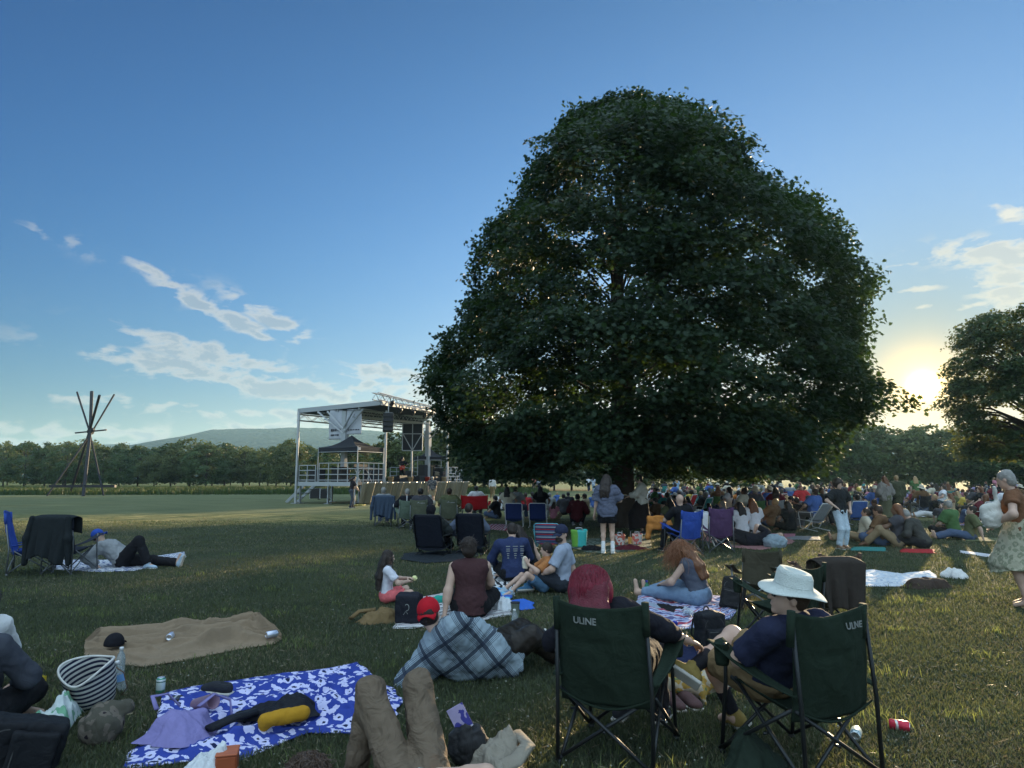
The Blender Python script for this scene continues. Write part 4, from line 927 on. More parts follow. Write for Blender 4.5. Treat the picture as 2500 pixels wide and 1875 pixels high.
        if strands:
            HRAD = .130 if hairx else .104; rng = np.random.default_rng(len(label)); mb = MB(); curl = .0 if strands > 0 else 1.0; n = abs(strands)
            for _ in range(n):
                th = rng.uniform(-2.3, 2.3)+math.pi; zz = rng.uniform(-.2, 1); rr = math.sqrt(max(0, 1-zz*zz)); p = c+hu*(.036+.094*zz*v)+hr*(math.sin(th)*-.086*rr*v*(1.38 if hairx else 1))+hf*(-.022+math.cos(th)*.100*rr*v*(1.2 if hairx else 1))
                out = (p-(c+hu*.02)).normalized(); Ls = rng.uniform(.5, 1)*(hairlen+.10) if hairlen > .05 else rng.uniform(.02, .06); pts = [p]; d = (out*(.25+.5*curl)+Vector((0, 0, -1.0))).normalized(); st_ = Ls/6
                ph = rng.uniform(0, 6.28)
                for i in range(6):
                    g_ = -1.0 if hairlen > .05 else -.2; d = (d+Vector((0, 0, g_))*.45-out*.12+Vector(tuple(rng.normal(0, .07+curl*.45, 3)))).normalized(); nx = pts[-1]+d*st_
                    q_ = nx-(c-hu*.02)
                    if q_.length < HRAD*v: nx = c-hu*.02+q_.normalized()*HRAD*v
                    pts.append(nx)
                mb.tube(pts, [.0022, .0026, .0026, .0024, .002, .0016, .001], 3, cap=False)
            hs_ = HSTR.get(hair.name)
            if hs_ is None: c_ = HCOL[hair.name]; hs_ = HSTR[hair.name] = mat(hair.name+'_strand', tuple(min(.9, k_*1.9) for k_ in c_), .38, var=.5, nscale=60, bump=0, spec=.6)
            mb.build('hair_strand', hs_, ho, smooth=True)
    if glasses:
        m = MB()
        for q in (-1, 1):
            ce = c+hr*q*.032+hf*.102+hu*.010; m.sheet(lambda u, v: ce+hr*(u-.5)*.05+hu*(v-.5)*.036-hf*.012*(2*abs(u-.5))**2, 6, 4, .003); m.bar(c+hr*q*.058+hf*.095+hu*.012, c+hr*q*.08-hf*.01+hu*.008, .004)
        m.bar(c-hr*.01+hf*.103+hu*.014, c+hr*.01+hf*.103+hu*.014, .004); m.build('glasses', BLK, root)
    else:
        if vox < .013:
            for q in (-1, 1): m = MB(); m.lathe([(.001, -.009), (.007, -.006), (.0095, 0), (.007, .006), (.001, .009)], c+hr*q*.030+hf*.080+hu*.008, 10); m.build('eye', BLK, root, smooth=True)
    if beard is not None:
        l = [('ell', c-hu*.07+hf*.05, Hm, (.058, .06, .045)), ('ell', c-hu*.045+hf*.09, Hm, (.03, .014, .008))]; link('beard', sdf_mesh('beard', l, vox, .02, [(.003, 120, 2)]), beard, root)
    if hat:
        kind, hm_ = hat; m = MB(); M = Matrix((hr, hf, hu)).transposed()
        if kind in ('cap', 'backcap'):
            sgn = -1 if kind == 'backcap' else 1; f_ = hf*sgn
            l = [('ell', c+hu*.045-hf*.01, Hm, (.093, .108, .10))]; ho = link('cap', sdf_mesh('cap', l, vox*.8, .02, None, [(tuple(c+hu*.02), tuple(-hu-hf*.0))]), hm_, root)
            m.sheet(lambda u, v: c+hu*(.032-.02*v-.018*(2*u-1)**2*(1+v))+hr*(u-.5)*.155*(1-.25*v*v)+f_*(.075+(.10 if kind == 'cap' else .075)*v*math.sqrt(max(0, 1-(2*u-1)**2*.75))), 12, 6, .006); m.build('peak', hm_, ho, smooth=True)
            m = MB(); m.lathe([(.009, -.004), (.009, .003), (.002, .006)], c+hu*.146-hf*.01, 10, M); m.build('button', hm_, ho)
        elif kind in ('brim', 'fedora'):
            prof = [(.172, -.012), (.176, -.010), (.170, -.004), (.135, .004), (.104, .014), (.098, .03), (.094, .085), (.082, .108), (.055, .104), (.0, .088)]; n = 40; vs = []; fs = []
            hat_c = c+hu*.04-hf*.012
            for (r_, z_) in prof:
                for k_ in range(n):
                    a_ = 2*math.pi*k_/n; dip = (-.030*math.cos(a_)*max(0, r_-.11)/.06+.022*math.sin(a_)**2*max(0, r_-.10)/.07*0) ; pin = 1-.10*(z_ > .08)*abs(math.sin(a_)); zz = z_+dip*0+.012*max(0, r_-.11)/.06*math.cos(2*a_)*-1+.006*math.sin(3*a_+1)*max(0, r_-.12)/.05
                    if z_ > .08: zz += .012*math.cos(a_)*(r_/.09)
                    vs.append(hat_c+hr*math.sin(a_)*r_*pin*.95+hf*math.cos(a_)*r_*1.08+hu*zz)
            for i in range(len(prof)-1):
                for k_ in range(n): k2 = (k_+1) % n; fs.append((i*n+k_, i*n+k2, (i+1)*n+k2, (i+1)*n+k_))
            m.add(vs, fs); ho = m.build('hat', hm_, root, smooth=True)
            m = MB(); ring = [hat_c+hr*math.sin(a_)*.097*.95+hf*math.cos(a_)*.097*1.08+hu*.03 for a_ in np.linspace(0, 6.283, 33)]; m.tube(ring, .004, 5, cap=False); m.build('hat_band', hm_, ho)
    root.scale = (s, s, s); KIDS[root.name] = list(root.children); return root
def pose_stand(**k):
    d = dict(P=(0, 0, .93), N=(0, .01, 1.45), AL=(-.25, .05, .85), AR=(.25, .05, .85), FL=(-.10, 0, .09), FR=(.10, .02, .09), KL=(0, 1, 0), KR=(0, 1, 0)); d.update(k); return d
def pose_sit(**k):      # on the ground, cross-legged
    d = dict(P=(0, 0, .13), N=(0, .06, .64), AL=(-.2, .38, .22), AR=(.2, .38, .22), FL=(.14, .33, .07), FR=(-.14, .40, .08), KL=(-1, .25, .35), KR=(1, .25, .35), TL=(1, .2, 0), TR=(-1, .2, 0)); d.update(k); return d
def pose_knees(**k):    # on the ground, knees up
    d = dict(P=(0, 0, .13), N=(0, -.02, .64), AL=(-.08, .45, .40), AR=(.08, .45, .40), FL=(-.12, .62, .08), FR=(.12, .62, .08), KL=(-.2, 0, 1), KR=(.2, 0, 1)); d.update(k); return d
def pose_legsout(**k):
    d = dict(P=(0, 0, .12), N=(0, -.08, .62), AL=(-.28, -.22, .06), AR=(.28, -.22, .06), PL=(-1, -.5, .2), PR=(1, -.5, .2), FL=(-.12, .82, .07), FR=(.12, .82, .07), KL=(-.1, 0, 1), KR=(.1, 0, 1), TL=(0, .3, 1), TR=(0, .3, 1)); d.update(k); return d
def pose_chair(h=.42, **k):
    d = dict(P=(0, -.02, h+.10), N=(0, -.13, h+.60), AL=(-.26, .20, h+.22), AR=(.26, .20, h+.22), PL=(-1, -.6, -.3), PR=(1, -.6, -.3), FL=(-.13, .52, .09), FR=(.13, .52, .09), KL=(-.1, 1, 1), KR=(.1, 1, 1)); d.update(k); return d
def pose_side(**k):     # lying on the left flank, propped on the left elbow, feet to +x
    d = dict(P=(0, 0, .15), N=(-.46, 0, .38)); d.update(k); return d
# ---------------- chairs ----------------
GREEN = cl('dark_green_canvas', (.016, .027, .018), var=.2); TUBE = mat('dark_steel_tube', (.035, .038, .04), .38, .6, var=.1, bump=.02)
GREY_TUBE = mat('grey_steel_tube', (.16, .17, .18), .4, .6, var=.1, bump=.02); WTUBE = mat('white_tube', (.62, .63, .63), .4, var=.05, bump=.02)
WTXT = mat('white_print', (.24, .25, .24), .8, bump=0)
def text_mesh(name, s, size, m, parent, M, bend=None):
    c = bpy.data.curves.new('t', 'FONT'); c.body = s; c.size = size; c.align_x = 'CENTER'; c.extrude = .001; c.offset = size*.018
    o = bpy.data.objects.new('t', c); COL.objects.link(o); dg = bpy.context.evaluated_depsgraph_get(); me = bpy.data.meshes.new_from_object(o.evaluated_get(dg)); bpy.data.objects.remove(o)
    for v in me.vertices:
        p = M@v.co
        if bend: p = bend(p)
        v.co = p
    me.name = name; return link(name, me, m, parent, smooth=False)
def quad_chair(label, loc, yaw, fab, W=.55, D=.64, bt=.92, sh=.43, arm=True, tube=TUBE, group=None, text=None, back_only=False, tw=.012, droop=0, high=0, sag=.075, cupr=True, nohold=False, name='camp_chair', logo=None, lx=0):
    r = thing(name, label, 'chair', loc, yaw, group); h = W/2; rt = {}
    ft = {(-1, -1): Vector((-h, -D/2, 0)), (1, -1): Vector((h, -D/2, 0)), (-1, 1): Vector((-h, D/2, 0)), (1, 1): Vector((h, D/2, 0))}
    sc = {(-1, -1): Vector((-h*.96, -D/2+.07, sh-.03)), (1, -1): Vector((h*.96, -D/2+.07, sh-.03)), (-1, 1): Vector((-h*.92, D/2-.10, sh+.02)), (1, 1): Vector((h*.92, D/2-.10, sh+.02))}
    bk = {s: Vector((s*(h-.015)+lx, -D/2-.05-high*.05, bt)) for s in (-1, 1)}
    for s in (-1, 1):
        m = MB(); m.tube([ft[(s, -1)]+Vector((0, -.01, 0)), Vector((s*h, -D/2-.0, sh)), bk[s]], tw, 8); m.lathe([(.018, 0), (.022, .004), (.018, .03)], ft[(s, -1)], 10); m.build('leg', tube, r, smooth=True)
        af = Vector((s*(h+.03), D/2-.10, sh+.22)); rt[s] = af
        m = MB(); m.tube([ft[(s, 1)], Vector((s*h, D/2-.06, sh)), af], tw, 8); m.lathe([(.018, 0), (.022, .004), (.018, .03)], ft[(s, 1)], 10); m.build('leg', tube, r, smooth=True)
    for a, b in (((-1, -1), (1, -1)), ((-1, 1), (1, 1)), ((-1, -1), (-1, 1)), ((1, -1), (1, 1))):
        o = Vector((0, -.014 if a[1] < 0 else .014, 0)) if a[1] == b[1] else Vector((.014*a[0], 0, 0))
        m = MB(); m.tube([ft[a]+Vector((0, 0, .03))-o, sc[b]-o], tw*.92, 8); m.tube([ft[b]+Vector((0, 0, .03))+o, sc[a]+o], tw*.92, 8)
        c = (ft[a]+sc[b])/2; m.tube([c-o*1.8, c+o*1.8], .008, 6)
        m.build('cross_brace', tube, r, smooth=True)
    def backf(u, v):
        x = (u-.5)*2; z0 = sh-.09; z = z0+(bt-z0)*v; top = v**3*.03*(1-x*x)*(-1 if not high else 1.6)+droop*v**3*(.5+.5*math.sin(3*x)); w = h-.012*v
        y = -D/2+.075-(.135+high*.05)*v-sag*(1-x*x)*(.55+.45*math.sin(math.pi*v)); wr = .004*math.sin(u*37+v*5)*math.sin(v*9)+.007*math.exp(-((v-.62)/.03)**2)*(1-x*x); ww = .006*math.sin(z*22+x*4)*(1-abs(x))
        return Vector((x*w+lx*max(0, v-.15)/.85, y+wr+ww, z+top))
    m = MB(); m.sheet(backf, 28, 30, .006); bo = m.build('backrest', fab, r, smooth=True)
    m = MB()
    for s in (-1, 1): q = bk[s]; m.tube([q+Vector((0, .02, -.17)), q+Vector((0, .0, .012))], tw+.010, 10)
    m.build('sleeve', fab, bo, smooth=True)
    m = MB(); m.sheet(lambda u, v: Vector(((u-.5)*2*h*(.96-.04*v), -D/2+.07+(D-.19)*v, sh-.03+.05*v-(.085*(1-(2*u-1)**2))*(1-(2*v-1)**4*.7)-.05*(1-v)*(1-(2*u-1)**2))), 20, 20, .006); m.build('seat', fab, r, smooth=True)
    # lower hem of the seat cloth slung behind
    m = MB(); m.tube([sc[(-1, -1)].lerp(sc[(1, -1)], k/12)+Vector((0, -.045, -.075*math.sin(math.pi*k/12))) for k in range(13)], .007, 6); m.build('piping', fab, r, smooth=True)
    if arm:
        for s in (-1, 1):
            a = Vector((s*(h+.01), -D/2+.02, sh+.05)); b = rt[s]+Vector((0, .09, .0)); n_ = 14
            m = MB(); m.sheet(lambda u, v: a.lerp(b, v)+Vector(((u-.5)*(.05+.07*v), 0, .03*math.sin(math.pi*v)*-1+.012*(abs(2*u-1)))), 6, n_, .008); ao = m.build('armrest', fab, r, smooth=True)
            if not nohold and (cupr or s < 0):
                m = MB(); c = rt[s]+Vector((0, .03, -.13)); m.lathe([(.036, 0), (.042, .02), (.045, .12), (.047, .125), (.043, .12), (.038, .01)], c, 16); m.build('cup_holder', fab, ao, smooth=True)
    def bend(p):
        v = (p.z-(sh-.09))/(bt-(sh-.09)); u = (p.x/(h-.01)+1)/2; q = backf(min(1, max(0, u)), min(1, max(0, v))); return Vector((q.x, q.y-.011+(p.y+.0), p.z))
    if text: text_mesh('lettering', text[0], text[1], WTXT, bo, Matrix.Translation((text[2], 0, text[3]))@Matrix.Rotation(R(90), 4, 'X'), bend)
    if logo:
        me = MB(); me.add([bend(Vector((x, 0, z))) for x, z in ((-.05, bt-.12), (0, bt-.06), (.05, bt-.12), (0, bt-.10))], [(0, 3, 1), (3, 2, 1)]); me.build('emblem', WTXT, bo)
        me = MB(); me.sheet(lambda u, v: bend(Vector((.06+.14*u, 0, bt-.12+.025*v))), 6, 1); me.build('lettering', WTXT, bo)
    KIDS[r.name] = list(r.children); return r
def beach_chair(label, loc, yaw, fab, tube, W=.56, seat=.22, bt=.82, lean=.42, group=None, arms=True, stripe=None, name='beach_chair'):
    r = thing(name, label, 'chair', loc, yaw, group); h = W/2; b0 = Vector((0, -.18, seat+.02)); b1 = Vector((0, -.18-lean*(bt-seat), bt))
    m = MB(); pts = [Vector((-h, b0.y, b0.z)), Vector((-h, b1.y, b1.z-.04)), Vector((-h+.04, b1.y-.01, b1.z)), Vector((h-.04, b1.y-.01, b1.z)), Vector((h, b1.y, b1.z-.04)), Vector((h, b0.y, b0.z))]; m.tube(pts, .013, 8); m.build('back_frame', tube, r, smooth=True)
    m = MB(); m.sheet(lambda u, v: Vector(((u-.5)*2*(h-.01), b0.y+(b1.y-b0.y)*v+.0-.035*(1-(2*u-1)**2), b0.z+(b1.z-b0.z)*v*.985)), 14, 14, .006); m.build('backrest', fab, r, smooth=True)
    m = MB(); m.sheet(lambda u, v: Vector(((u-.5)*2*(h-.01), -.16+.46*v, seat+.05*v-.05*(1-(2*u-1)**2))), 12, 12, .006); m.build('seat', fab, r, smooth=True)
    for s in (-1, 1):
        m = MB(); m.tube([(s*h, -.2, seat), (s*h, .32, seat+.06)], .012, 7); m.tube([(s*h*1.02, .28, seat+.26), (s*h*1.02, .22, .10), (s*h*1.02, -.34, .02), (s*h*1.02, -.38, .02)], .012, 7); m.tube([(s*h, -.32, seat+.25), (s*h, -.02, .10), (s*h, .28, .02)], .012, 7); m.build('leg', tube, r, smooth=True)
        if arms: m = MB(); m.box((s*(h+.02), .0, seat+.275), (.05, .52, .022), bev=.008); m.build('armrest', tube, r)
    KIDS[r.name] = list(r.children); return r
def draped(label, cat, loc, yaw, W, top, low, m, depth=.10, seed=3, parent=None, y0=-.42, front=.25, name='jacket', sleeves=True):
    """garment hung over the top of a chair back: falls behind to 'low' and a little in front"""
    r = thing(name, label, cat, loc, yaw); rg = random.Random(seed); ph = [rg.uniform(0, 6.28) for _ in range(6)]
    def f(u, v):
        x = (u-.5)*W*(1+.12*math.sin(v*3+ph[0])); 
        if v < .28: z = top-front*(1-v/.28); y = y0+depth
        elif v < .42: k = (v-.28)/.14; z = top+.03*math.sin(math.pi*k); y = y0+depth*(1-k)
        else: k = (v-.42)/.58; z = top-(top-low)*k*(1+.10*math.sin(u*5+ph[1])); y = y0-.03-.05*k-.025*math.sin(u*15+ph[2])*k-.02*math.sin(u*31+k*3+ph[3])*k
        return Vector((x, y, z-.03*(2*abs(u-.5))**4))
    mb = MB(); mb.sheet(f, 40, 40, .012); mb.build('cloth', m, r, smooth=True)
    if sleeves:
        for s in (-1, 1):
            l = [('cap', (s*W*.46, y0-.03, top-.02), (s*(W*.53), y0-.06, (top+low)/2), .05, .055), ('cap', (s*(W*.53), y0-.06, (top+low)/2), (s*(W*.50+.04), y0-.04, low-.06), .055, .045)]; link('sleeve', sdf_mesh('sleeve', l, .018, .06, (.004, 20, seed)), m, r)
    KIDS[r.name] = list(r.children); return r
def blob(name, label, cat, loc, prims, m, vox=.012, nz=(.012, 26, 3), yaw=0, k=.04, group=None, cuts=()):
    r = thing(name, label, cat, loc, yaw, group); l = nz if isinstance(nz, list) else [(-nz[0]*1.35, nz[1]*.75, nz[2]), (-nz[0]*.6, nz[1]*1.9, nz[2]+4)]
    link('cloth' if cat in ('jacket', 'clothes', 'pillow', 'towel', 'bundle') else 'body', sdf_mesh('body', prims, vox, k, l, [((0, 0, -.002), (0, 0, -1))]+list(cuts)), m, r); return r
def heap(name, label, cat, loc, size, H, m, amp=.03, fr=16, seed=1, yaw=0, lobes=(), extra=None, group=None, power=2.2):
    """cloth thrown in a heap: a rumpled sheet with creases, standing up where it is bunched"""
    r = thing(name, label, cat, loc, yaw, group); rg = np.random.default_rng(seed); ph = rg.uniform(0, 6.28, 24); wd = rg.normal(size=(10, 2)); nr, na = 34, 90; V = []; Fc = []
    def hgt(x, y, q):
        z = H*(1-q**power)
        for (lx, ly, lr, lh) in lobes: z += lh*math.exp(-((x-lx)**2+(y-ly)**2)/lr**2)*(1-q**4)
        s_ = 0
        for k in range(10):
            w = wd[k]/np.linalg.norm(wd[k])*fr*(1+.33*k); a_ = math.sin(x*w[0]+y*w[1]+ph[k]+1.6*math.sin(x*w[1]*.45-y*w[0]*.5+ph[k+8])+1.0*math.sin(y*fr*.3+ph[(k*3) % 24])); s_ += ((1-abs(a_))**1.6-.25)/(1+.38*k)
        return max(.004, z+.52*amp*s_*(1-q**6)*(.45+.55*(1-q)))
    for j in range(nr+1):
        q = j/nr
        for i in range(na):
            a = 2*math.pi*i/na; rr = 1+.13*math.sin(2*a+ph[0])+.10*math.sin(3*a+ph[1])+.07*math.sin(5*a+ph[2])+.04*math.sin(9*a+ph[3])+.025*math.sin(17*a+ph[4]); x = math.cos(a)*q*rr*size[0]; y = math.sin(a)*q*rr*size[1]; h_ = hgt(x, y, q)
            if j == nr: h_ = 0
            V.append((x*(1+.10*math.sin(h_*40+ph[5])*q), y, h_))
    for j in range(nr):
        for i in range(na): b = (i+1) % na; Fc.append((j*na+i, (j+1)*na+i, (j+1)*na+b, j*na+b))
    me = bpy.data.meshes.new('cloth'); me.from_pydata(V, [], Fc); link('cloth', me, m, r)
    if extra: extra(r)
    return r
def tubes(lst, m, name): 
    def f(r):
        for pts, rad in lst: k = MB(); k.tube(pts, rad, 8, flat=.45); k.build(name, m, r, smooth=True)
    return f
PLAS = mat('clear_plastic', (.75, .82, .85), .12, var=.03, bump=0, trans=.75, spec=.5); WAT = mat('bottle_water', (.55, .66, .70), .08, bump=0, trans=.6)
def bottle(label, loc, h=.22, r_=.033, m=PLAS, cap=(.7, .7, .7), lab=None, rot=None, name='bottle', z=0, water=False):
    t = thing(name, label, 'bottle', (loc[0], loc[1], z)); t.rotation_euler = rot or (0, 0, 0)
    mb = MB(); mb.lathe([(r_*.8, 0), (r_, .01), (r_, h*.22), (r_*.92, h*.30), (r_, h*.36), (r_, h*.62), (r_*.8, h*.76), (r_*.42, h*.86), (r_*.40, h*.93)], n=20); mb.build('body', m, t, smooth=True)
    mb = MB(); mb.lathe([(r_*.46, h*.91), (r_*.46, h), (r_*.4, h*1.01)], n=14); mb.build('cap', mat('cap_%s' % (str(cap)), cap, .5, bump=.02), t, smooth=True)
    if lab: mb = MB(); mb.lathe([(r_*1.01, h*.38), (r_*1.015, h*.60)], n=20, closed=False); mb.build('label', lab, t, smooth=True)
    if water: mb = MB(); mb.lathe([(r_*.7, .004), (r_*.93, .012), (r_*.93, h*.5)], n=20); mb.build('water', WAT, t, smooth=True)
    return t
def can(label, loc, m, lying=None, z=0, group=None):
    t = thing('drink_can', label, 'can', (loc[0], loc[1], z+(.033 if lying is not None else 0)), 0, group)
    M = Matrix.Rotation(lying or 0, 3, 'Z')@Matrix.Rotation(R(90), 3, 'X') if lying is not None else Matrix.Identity(3)
    mb = MB(); mb.lathe([(.024, 0), (.033, .009), (.033, .108), (.027, .118)], n=22, M=M, closed=False); mb.build('body', m, t, smooth=True)
    mb = MB(); mb.lathe([(.027, .118), (.0265, .121), (.024, .119), (.0, .118)], n=22, M=M, closed=False); mb.lathe([(.024, 0), (.018, .004), (.0, .005)], n=22, M=M, closed=False); mb.build('lid', mat('can_lid', (.7, .7, .72), .25, .9, bump=0), t, smooth=True); return t
def band_pattern(cols, scale, axis=0, jitter=0, seed=0):
    def f(nt, vec, col):
        N = nt.nodes; L = nt.links; sp = N.new('ShaderNodeSeparateXYZ'); L.new(vec, sp.inputs[0]); src = sp.outputs[axis]
        m = N.new('ShaderNodeMath'); m.operation = 'MULTIPLY'; L.new(src, m.inputs[0]); m.inputs[1].default_value = scale; q = m.outputs[0]
        if jitter:
            nz = N.new('ShaderNodeTexNoise'); L.new(vec, nz.inputs['Vector']); nz.inputs['Scale'].default_value = 5; a = N.new('ShaderNodeMath'); a.operation = 'MULTIPLY_ADD'; L.new(nz.outputs[0], a.inputs[0]); a.inputs[1].default_value = jitter; L.new(q, a.inputs[2]); q = a.outputs[0]
        fr = N.new('ShaderNodeMath'); fr.operation = 'FRACT'; L.new(q, fr.inputs[0]); cr = N.new('ShaderNodeValToRGB'); cr.color_ramp.interpolation = 'CONSTANT'; e = cr.color_ramp.elements
        n = len(cols); e[0].position = 0; e[0].color = (*cols[0][1], 1); e[1].position = cols[1][0]; e[1].color = (*cols[1][1], 1)
        for p, c in cols[2:]: x = e.new(p); x.color = (*c, 1)
        L.new(fr.outputs[0], cr.inputs[0]); return cr.outputs[0]
    return f
def leopard(base, ring, core, sc=9):
    def f(nt, vec, col):
        N = nt.nodes; L = nt.links; mp = N.new('ShaderNodeMapping'); mp.inputs['Scale'].default_value = (1.0, 1.35, 1); mp.inputs['Rotation'].default_value = (0, 0, .35); L.new(vec, mp.inputs[0])
        nz = N.new('ShaderNodeTexNoise'); nz.inputs['Scale'].default_value = 14; L.new(mp.outputs[0], nz.inputs['Vector']); mx = N.new('ShaderNodeMix'); mx.data_type = 'VECTOR'; mx.inputs[0].default_value = .06; L.new(mp.outputs[0], mx.inputs[4]); L.new(nz.outputs['Color'], mx.inputs[5])
        v = N.new('ShaderNodeTexVoronoi'); v.inputs['Scale'].default_value = sc; v.inputs['Randomness'].default_value = .85; L.new(mx.outputs[1], v.inputs['Vector'])
        n2 = N.new('ShaderNodeTexNoise'); n2.inputs['Scale'].default_value = sc*1.5; L.new(vec, n2.inputs['Vector']); ad = N.new('ShaderNodeMath'); ad.operation = 'MULTIPLY_ADD'; L.new(n2.outputs[0], ad.inputs[0]); ad.inputs[1].default_value = .75; L.new(v.outputs['Distance'], ad.inputs[2])
        cr = N.new('ShaderNodeValToRGB'); cr.color_ramp.interpolation = 'CONSTANT'; e = cr.color_ramp.elements; e[0].position = 0; e[0].color = (*core, 1); e[1].position = .55; e[1].color = (*ring, 1); x = e.new(.84); x.color = (*base, 1)
        L.new(ad.outputs[0], cr.inputs[0]); return cr.outputs[0]
    return f
def plaid(nt, vec, col):
    N = nt.nodes; L = nt.links; rt_ = N.new('ShaderNodeMapping'); rt_.inputs['Rotation'].default_value = (0, R(38), 0); L.new(vec, rt_.inputs[0]); sp = N.new('ShaderNodeSeparateXYZ'); L.new(rt_.outputs[0], sp.inputs[0]); outs = []
    for ax, off in ((0, .06), (2, .02)):
        m = N.new('ShaderNodeMath'); m.operation = 'MULTIPLY_ADD'; L.new(sp.outputs[ax], m.inputs[0]); m.inputs[1].default_value = 4.9; m.inputs[2].default_value = off+8; fr = N.new('ShaderNodeMath'); fr.operation = 'FRACT'; L.new(m.outputs[0], fr.inputs[0])
        cr = N.new('ShaderNodeValToRGB'); cr.color_ramp.interpolation = 'CONSTANT'; e = cr.color_ramp.elements; seq = [(0, .9), (.30, .35), (.325, .9), (.355, .35), (.38, .9), (.41, .35), (.435, .85), (.47, .12), (.62, .85), (.65, .35), (.675, .9), (.705, .35), (.73, .9), (.76, .35), (.785, .95)]
        e[0].position = 0; e[0].color = (.9,)*3+(1,); e[1].position = .30; e[1].color = (.35,)*3+(1,)
        for p, c in seq[2:]: x = e.new(p); x.color = (c, c, c, 1)
        L.new(fr.outputs[0], cr.inputs[0]); outs.append(cr.outputs[0])
    mu = N.new('ShaderNodeMix'); mu.data_type = 'RGBA'; mu.blend_type = 'MULTIPLY'; mu.inputs[0].default_value = 1; L.new(outs[0], mu.inputs[6]); L.new(outs[1], mu.inputs[7])
    m2 = N.new('ShaderNodeMix'); m2.data_type = 'RGBA'; m2.inputs[6].default_value = (.022, .03, .05, 1); m2.inputs[7].default_value = (.31, .385, .435, 1); L.new(mu.outputs[2], m2.inputs[0]); return m2.outputs[2]
# ---------------- the two green chairs and the people in front ----------------
NAVY = cl('navy', (.022, .026, .055)); 
H_BROWN = hairmat('brown', (.040, .022, .013)); H_BLACK = hairmat('black', (.010, .008, .008)); H_RED = hairmat('burgundy', (.12, .010, .022)); H_GREY = hairmat('grey', (.25, .24, .22)); H_AUB = hairmat('auburn', (.14, .055, .022)); H_BLOND = hairmat('blond', (.32, .21, .10)); H_DARK = hairmat('dark_brown', (.022, .013, .009))
HAIRS = [H_BROWN, H_BLACK, H_DARK, H_AUB, H_BLOND, H_GREY, H_DARK, H_BROWN]
YA = math.atan2(-.4, .917); YB = math.atan2(.4, .917); CA = Vector((.645, 4.42, 0)); CB = Vector((1.63, 4.22, 0))
quad_chair('dark green camp chair with lettering holding the woman with red hair', CA, YA, GREEN, text=('ULINE', .052, -.075, .805), bt=.925)
quad_chair('dark green camp chair with lettering holding the man in the white hat', CB, YB, GREEN, text=('ULINE', .050, .12, .825), bt=.925, droop=.02, lx=-.10)
person('man in white brimmed hat, glasses, navy tee and khaki shorts in the right green chair', CB, YB,
    dict(P=(-.02, .17, .45), N=(-.05, -.11, .815), H=(-.085, -.085, .955), HF=(-.84, .48, .16), AL=(-.10, .33, .57), PL=(-1, -.3, -.6), AR=(.06, .36, .58), PR=(1, -.2, -.4), FL=(.06, .60, .10), KL=(-.5, .2, 1), TL=(.1, 1, -.12), FR=(-.31, .53, .43), KR=(.9, .5, .55), TR=(-.57, .57, .45), HDL=(.75, .6, .1), HDR=(-.7, .6, -.1), HNL=(.2, .3, -1), HNR=(-.2, .3, -1)),
    top=NAVY, bottom=cl('khaki', (.23, .16, .085)), hair=H_BROWN, sleeve=.44, legcov=.40, shoes=cl('ochre_suede', (.26, .19, .06)), socks=cl('black_sock', (.02, .02, .025)), hat=('fedora', cl('pale_straw', (.62, .66, .62), bump=1.2, bscale=160, wrinkle=.1)), glasses=True, vox=.010, beard=None)
person('woman with long straight burgundy hair and black top seen over the left green chair back', CA, YA,
    dict(P=(-.02, .14, .48), N=(-.12, -.03, .83), H=(-.15, -.055, .955), HF=(-.1, 1, -.15), AL=(-.26, .26, .60), AR=(.37, .33, .60), PL=(-1, -.5, -.3), PR=(1.2, -.4, -.5), FL=(-.14, .55, .09), FR=(.12, .6, .09), KL=(0, 1, 1), KR=(0, 1, 1)),
    top=cl('black_cotton', (.014, .014, .02)), bottom=cl('black_denim', (.02, .02, .024)), hair=H_RED, hairlen=.10, hairvol=1.04, hairx=((0, -.02, .03, .122, .118, .085), (0, -.03, -.05, .125, .10, .10)), female=True, sleeve=.75, strands=1500, vox=.011, shoes=BLKF)
# wrist band
w = thing('wristband', 'yellow paper wristband on the forearm resting on the left green chair', 'wristband', CA+rotz((.368, .325, .602), YA)); m = MB(); m.lathe([(.034, -.009), (.034, .009)], n=18, M=Matrix.Rotation(R(80), 3, 'X'), closed=False); m.build('band', mat('yellow_paper', (.70, .72, .15), .6), w)
person('man in khaki trousers lying on his back with both knees raised', (-.44, 3.52, 0), 0,
    dict(P=(0, 0, .14), N=(.05, -.50, .17), S=(1, 0, 0), H=(.06, -.70, .2), HF=(0, .2, 1), HU=(0, -1, .2), AL=(-.30, -.1, .1), AR=(.10, -.1, .27), PL=(-1, 0, 0), PR=(1, 0, .4), FL=(-.37, .27, .09), FR=(-.04, .33, .10), KL=(-.10, .15, 1), KR=(-.1, .1, 1), TL=(-.2, 1, -.1), TR=(0, 1, -.1), TH=.50, SH=.46),
    top=cl('teal_print', (.20, .35, .36), coord='Object', pattern=leopard((.10, .28, .32), (.62, .70, .68), (.03, .10, .14), 30)), bottom=cl('khaki_twill', (.150, .112, .080), wrinkle=1.0, bscale=400), hair=H_BROWN, shoes=BLKF, vox=.009, s=1.0, bfold=1.1, build_w=.84)
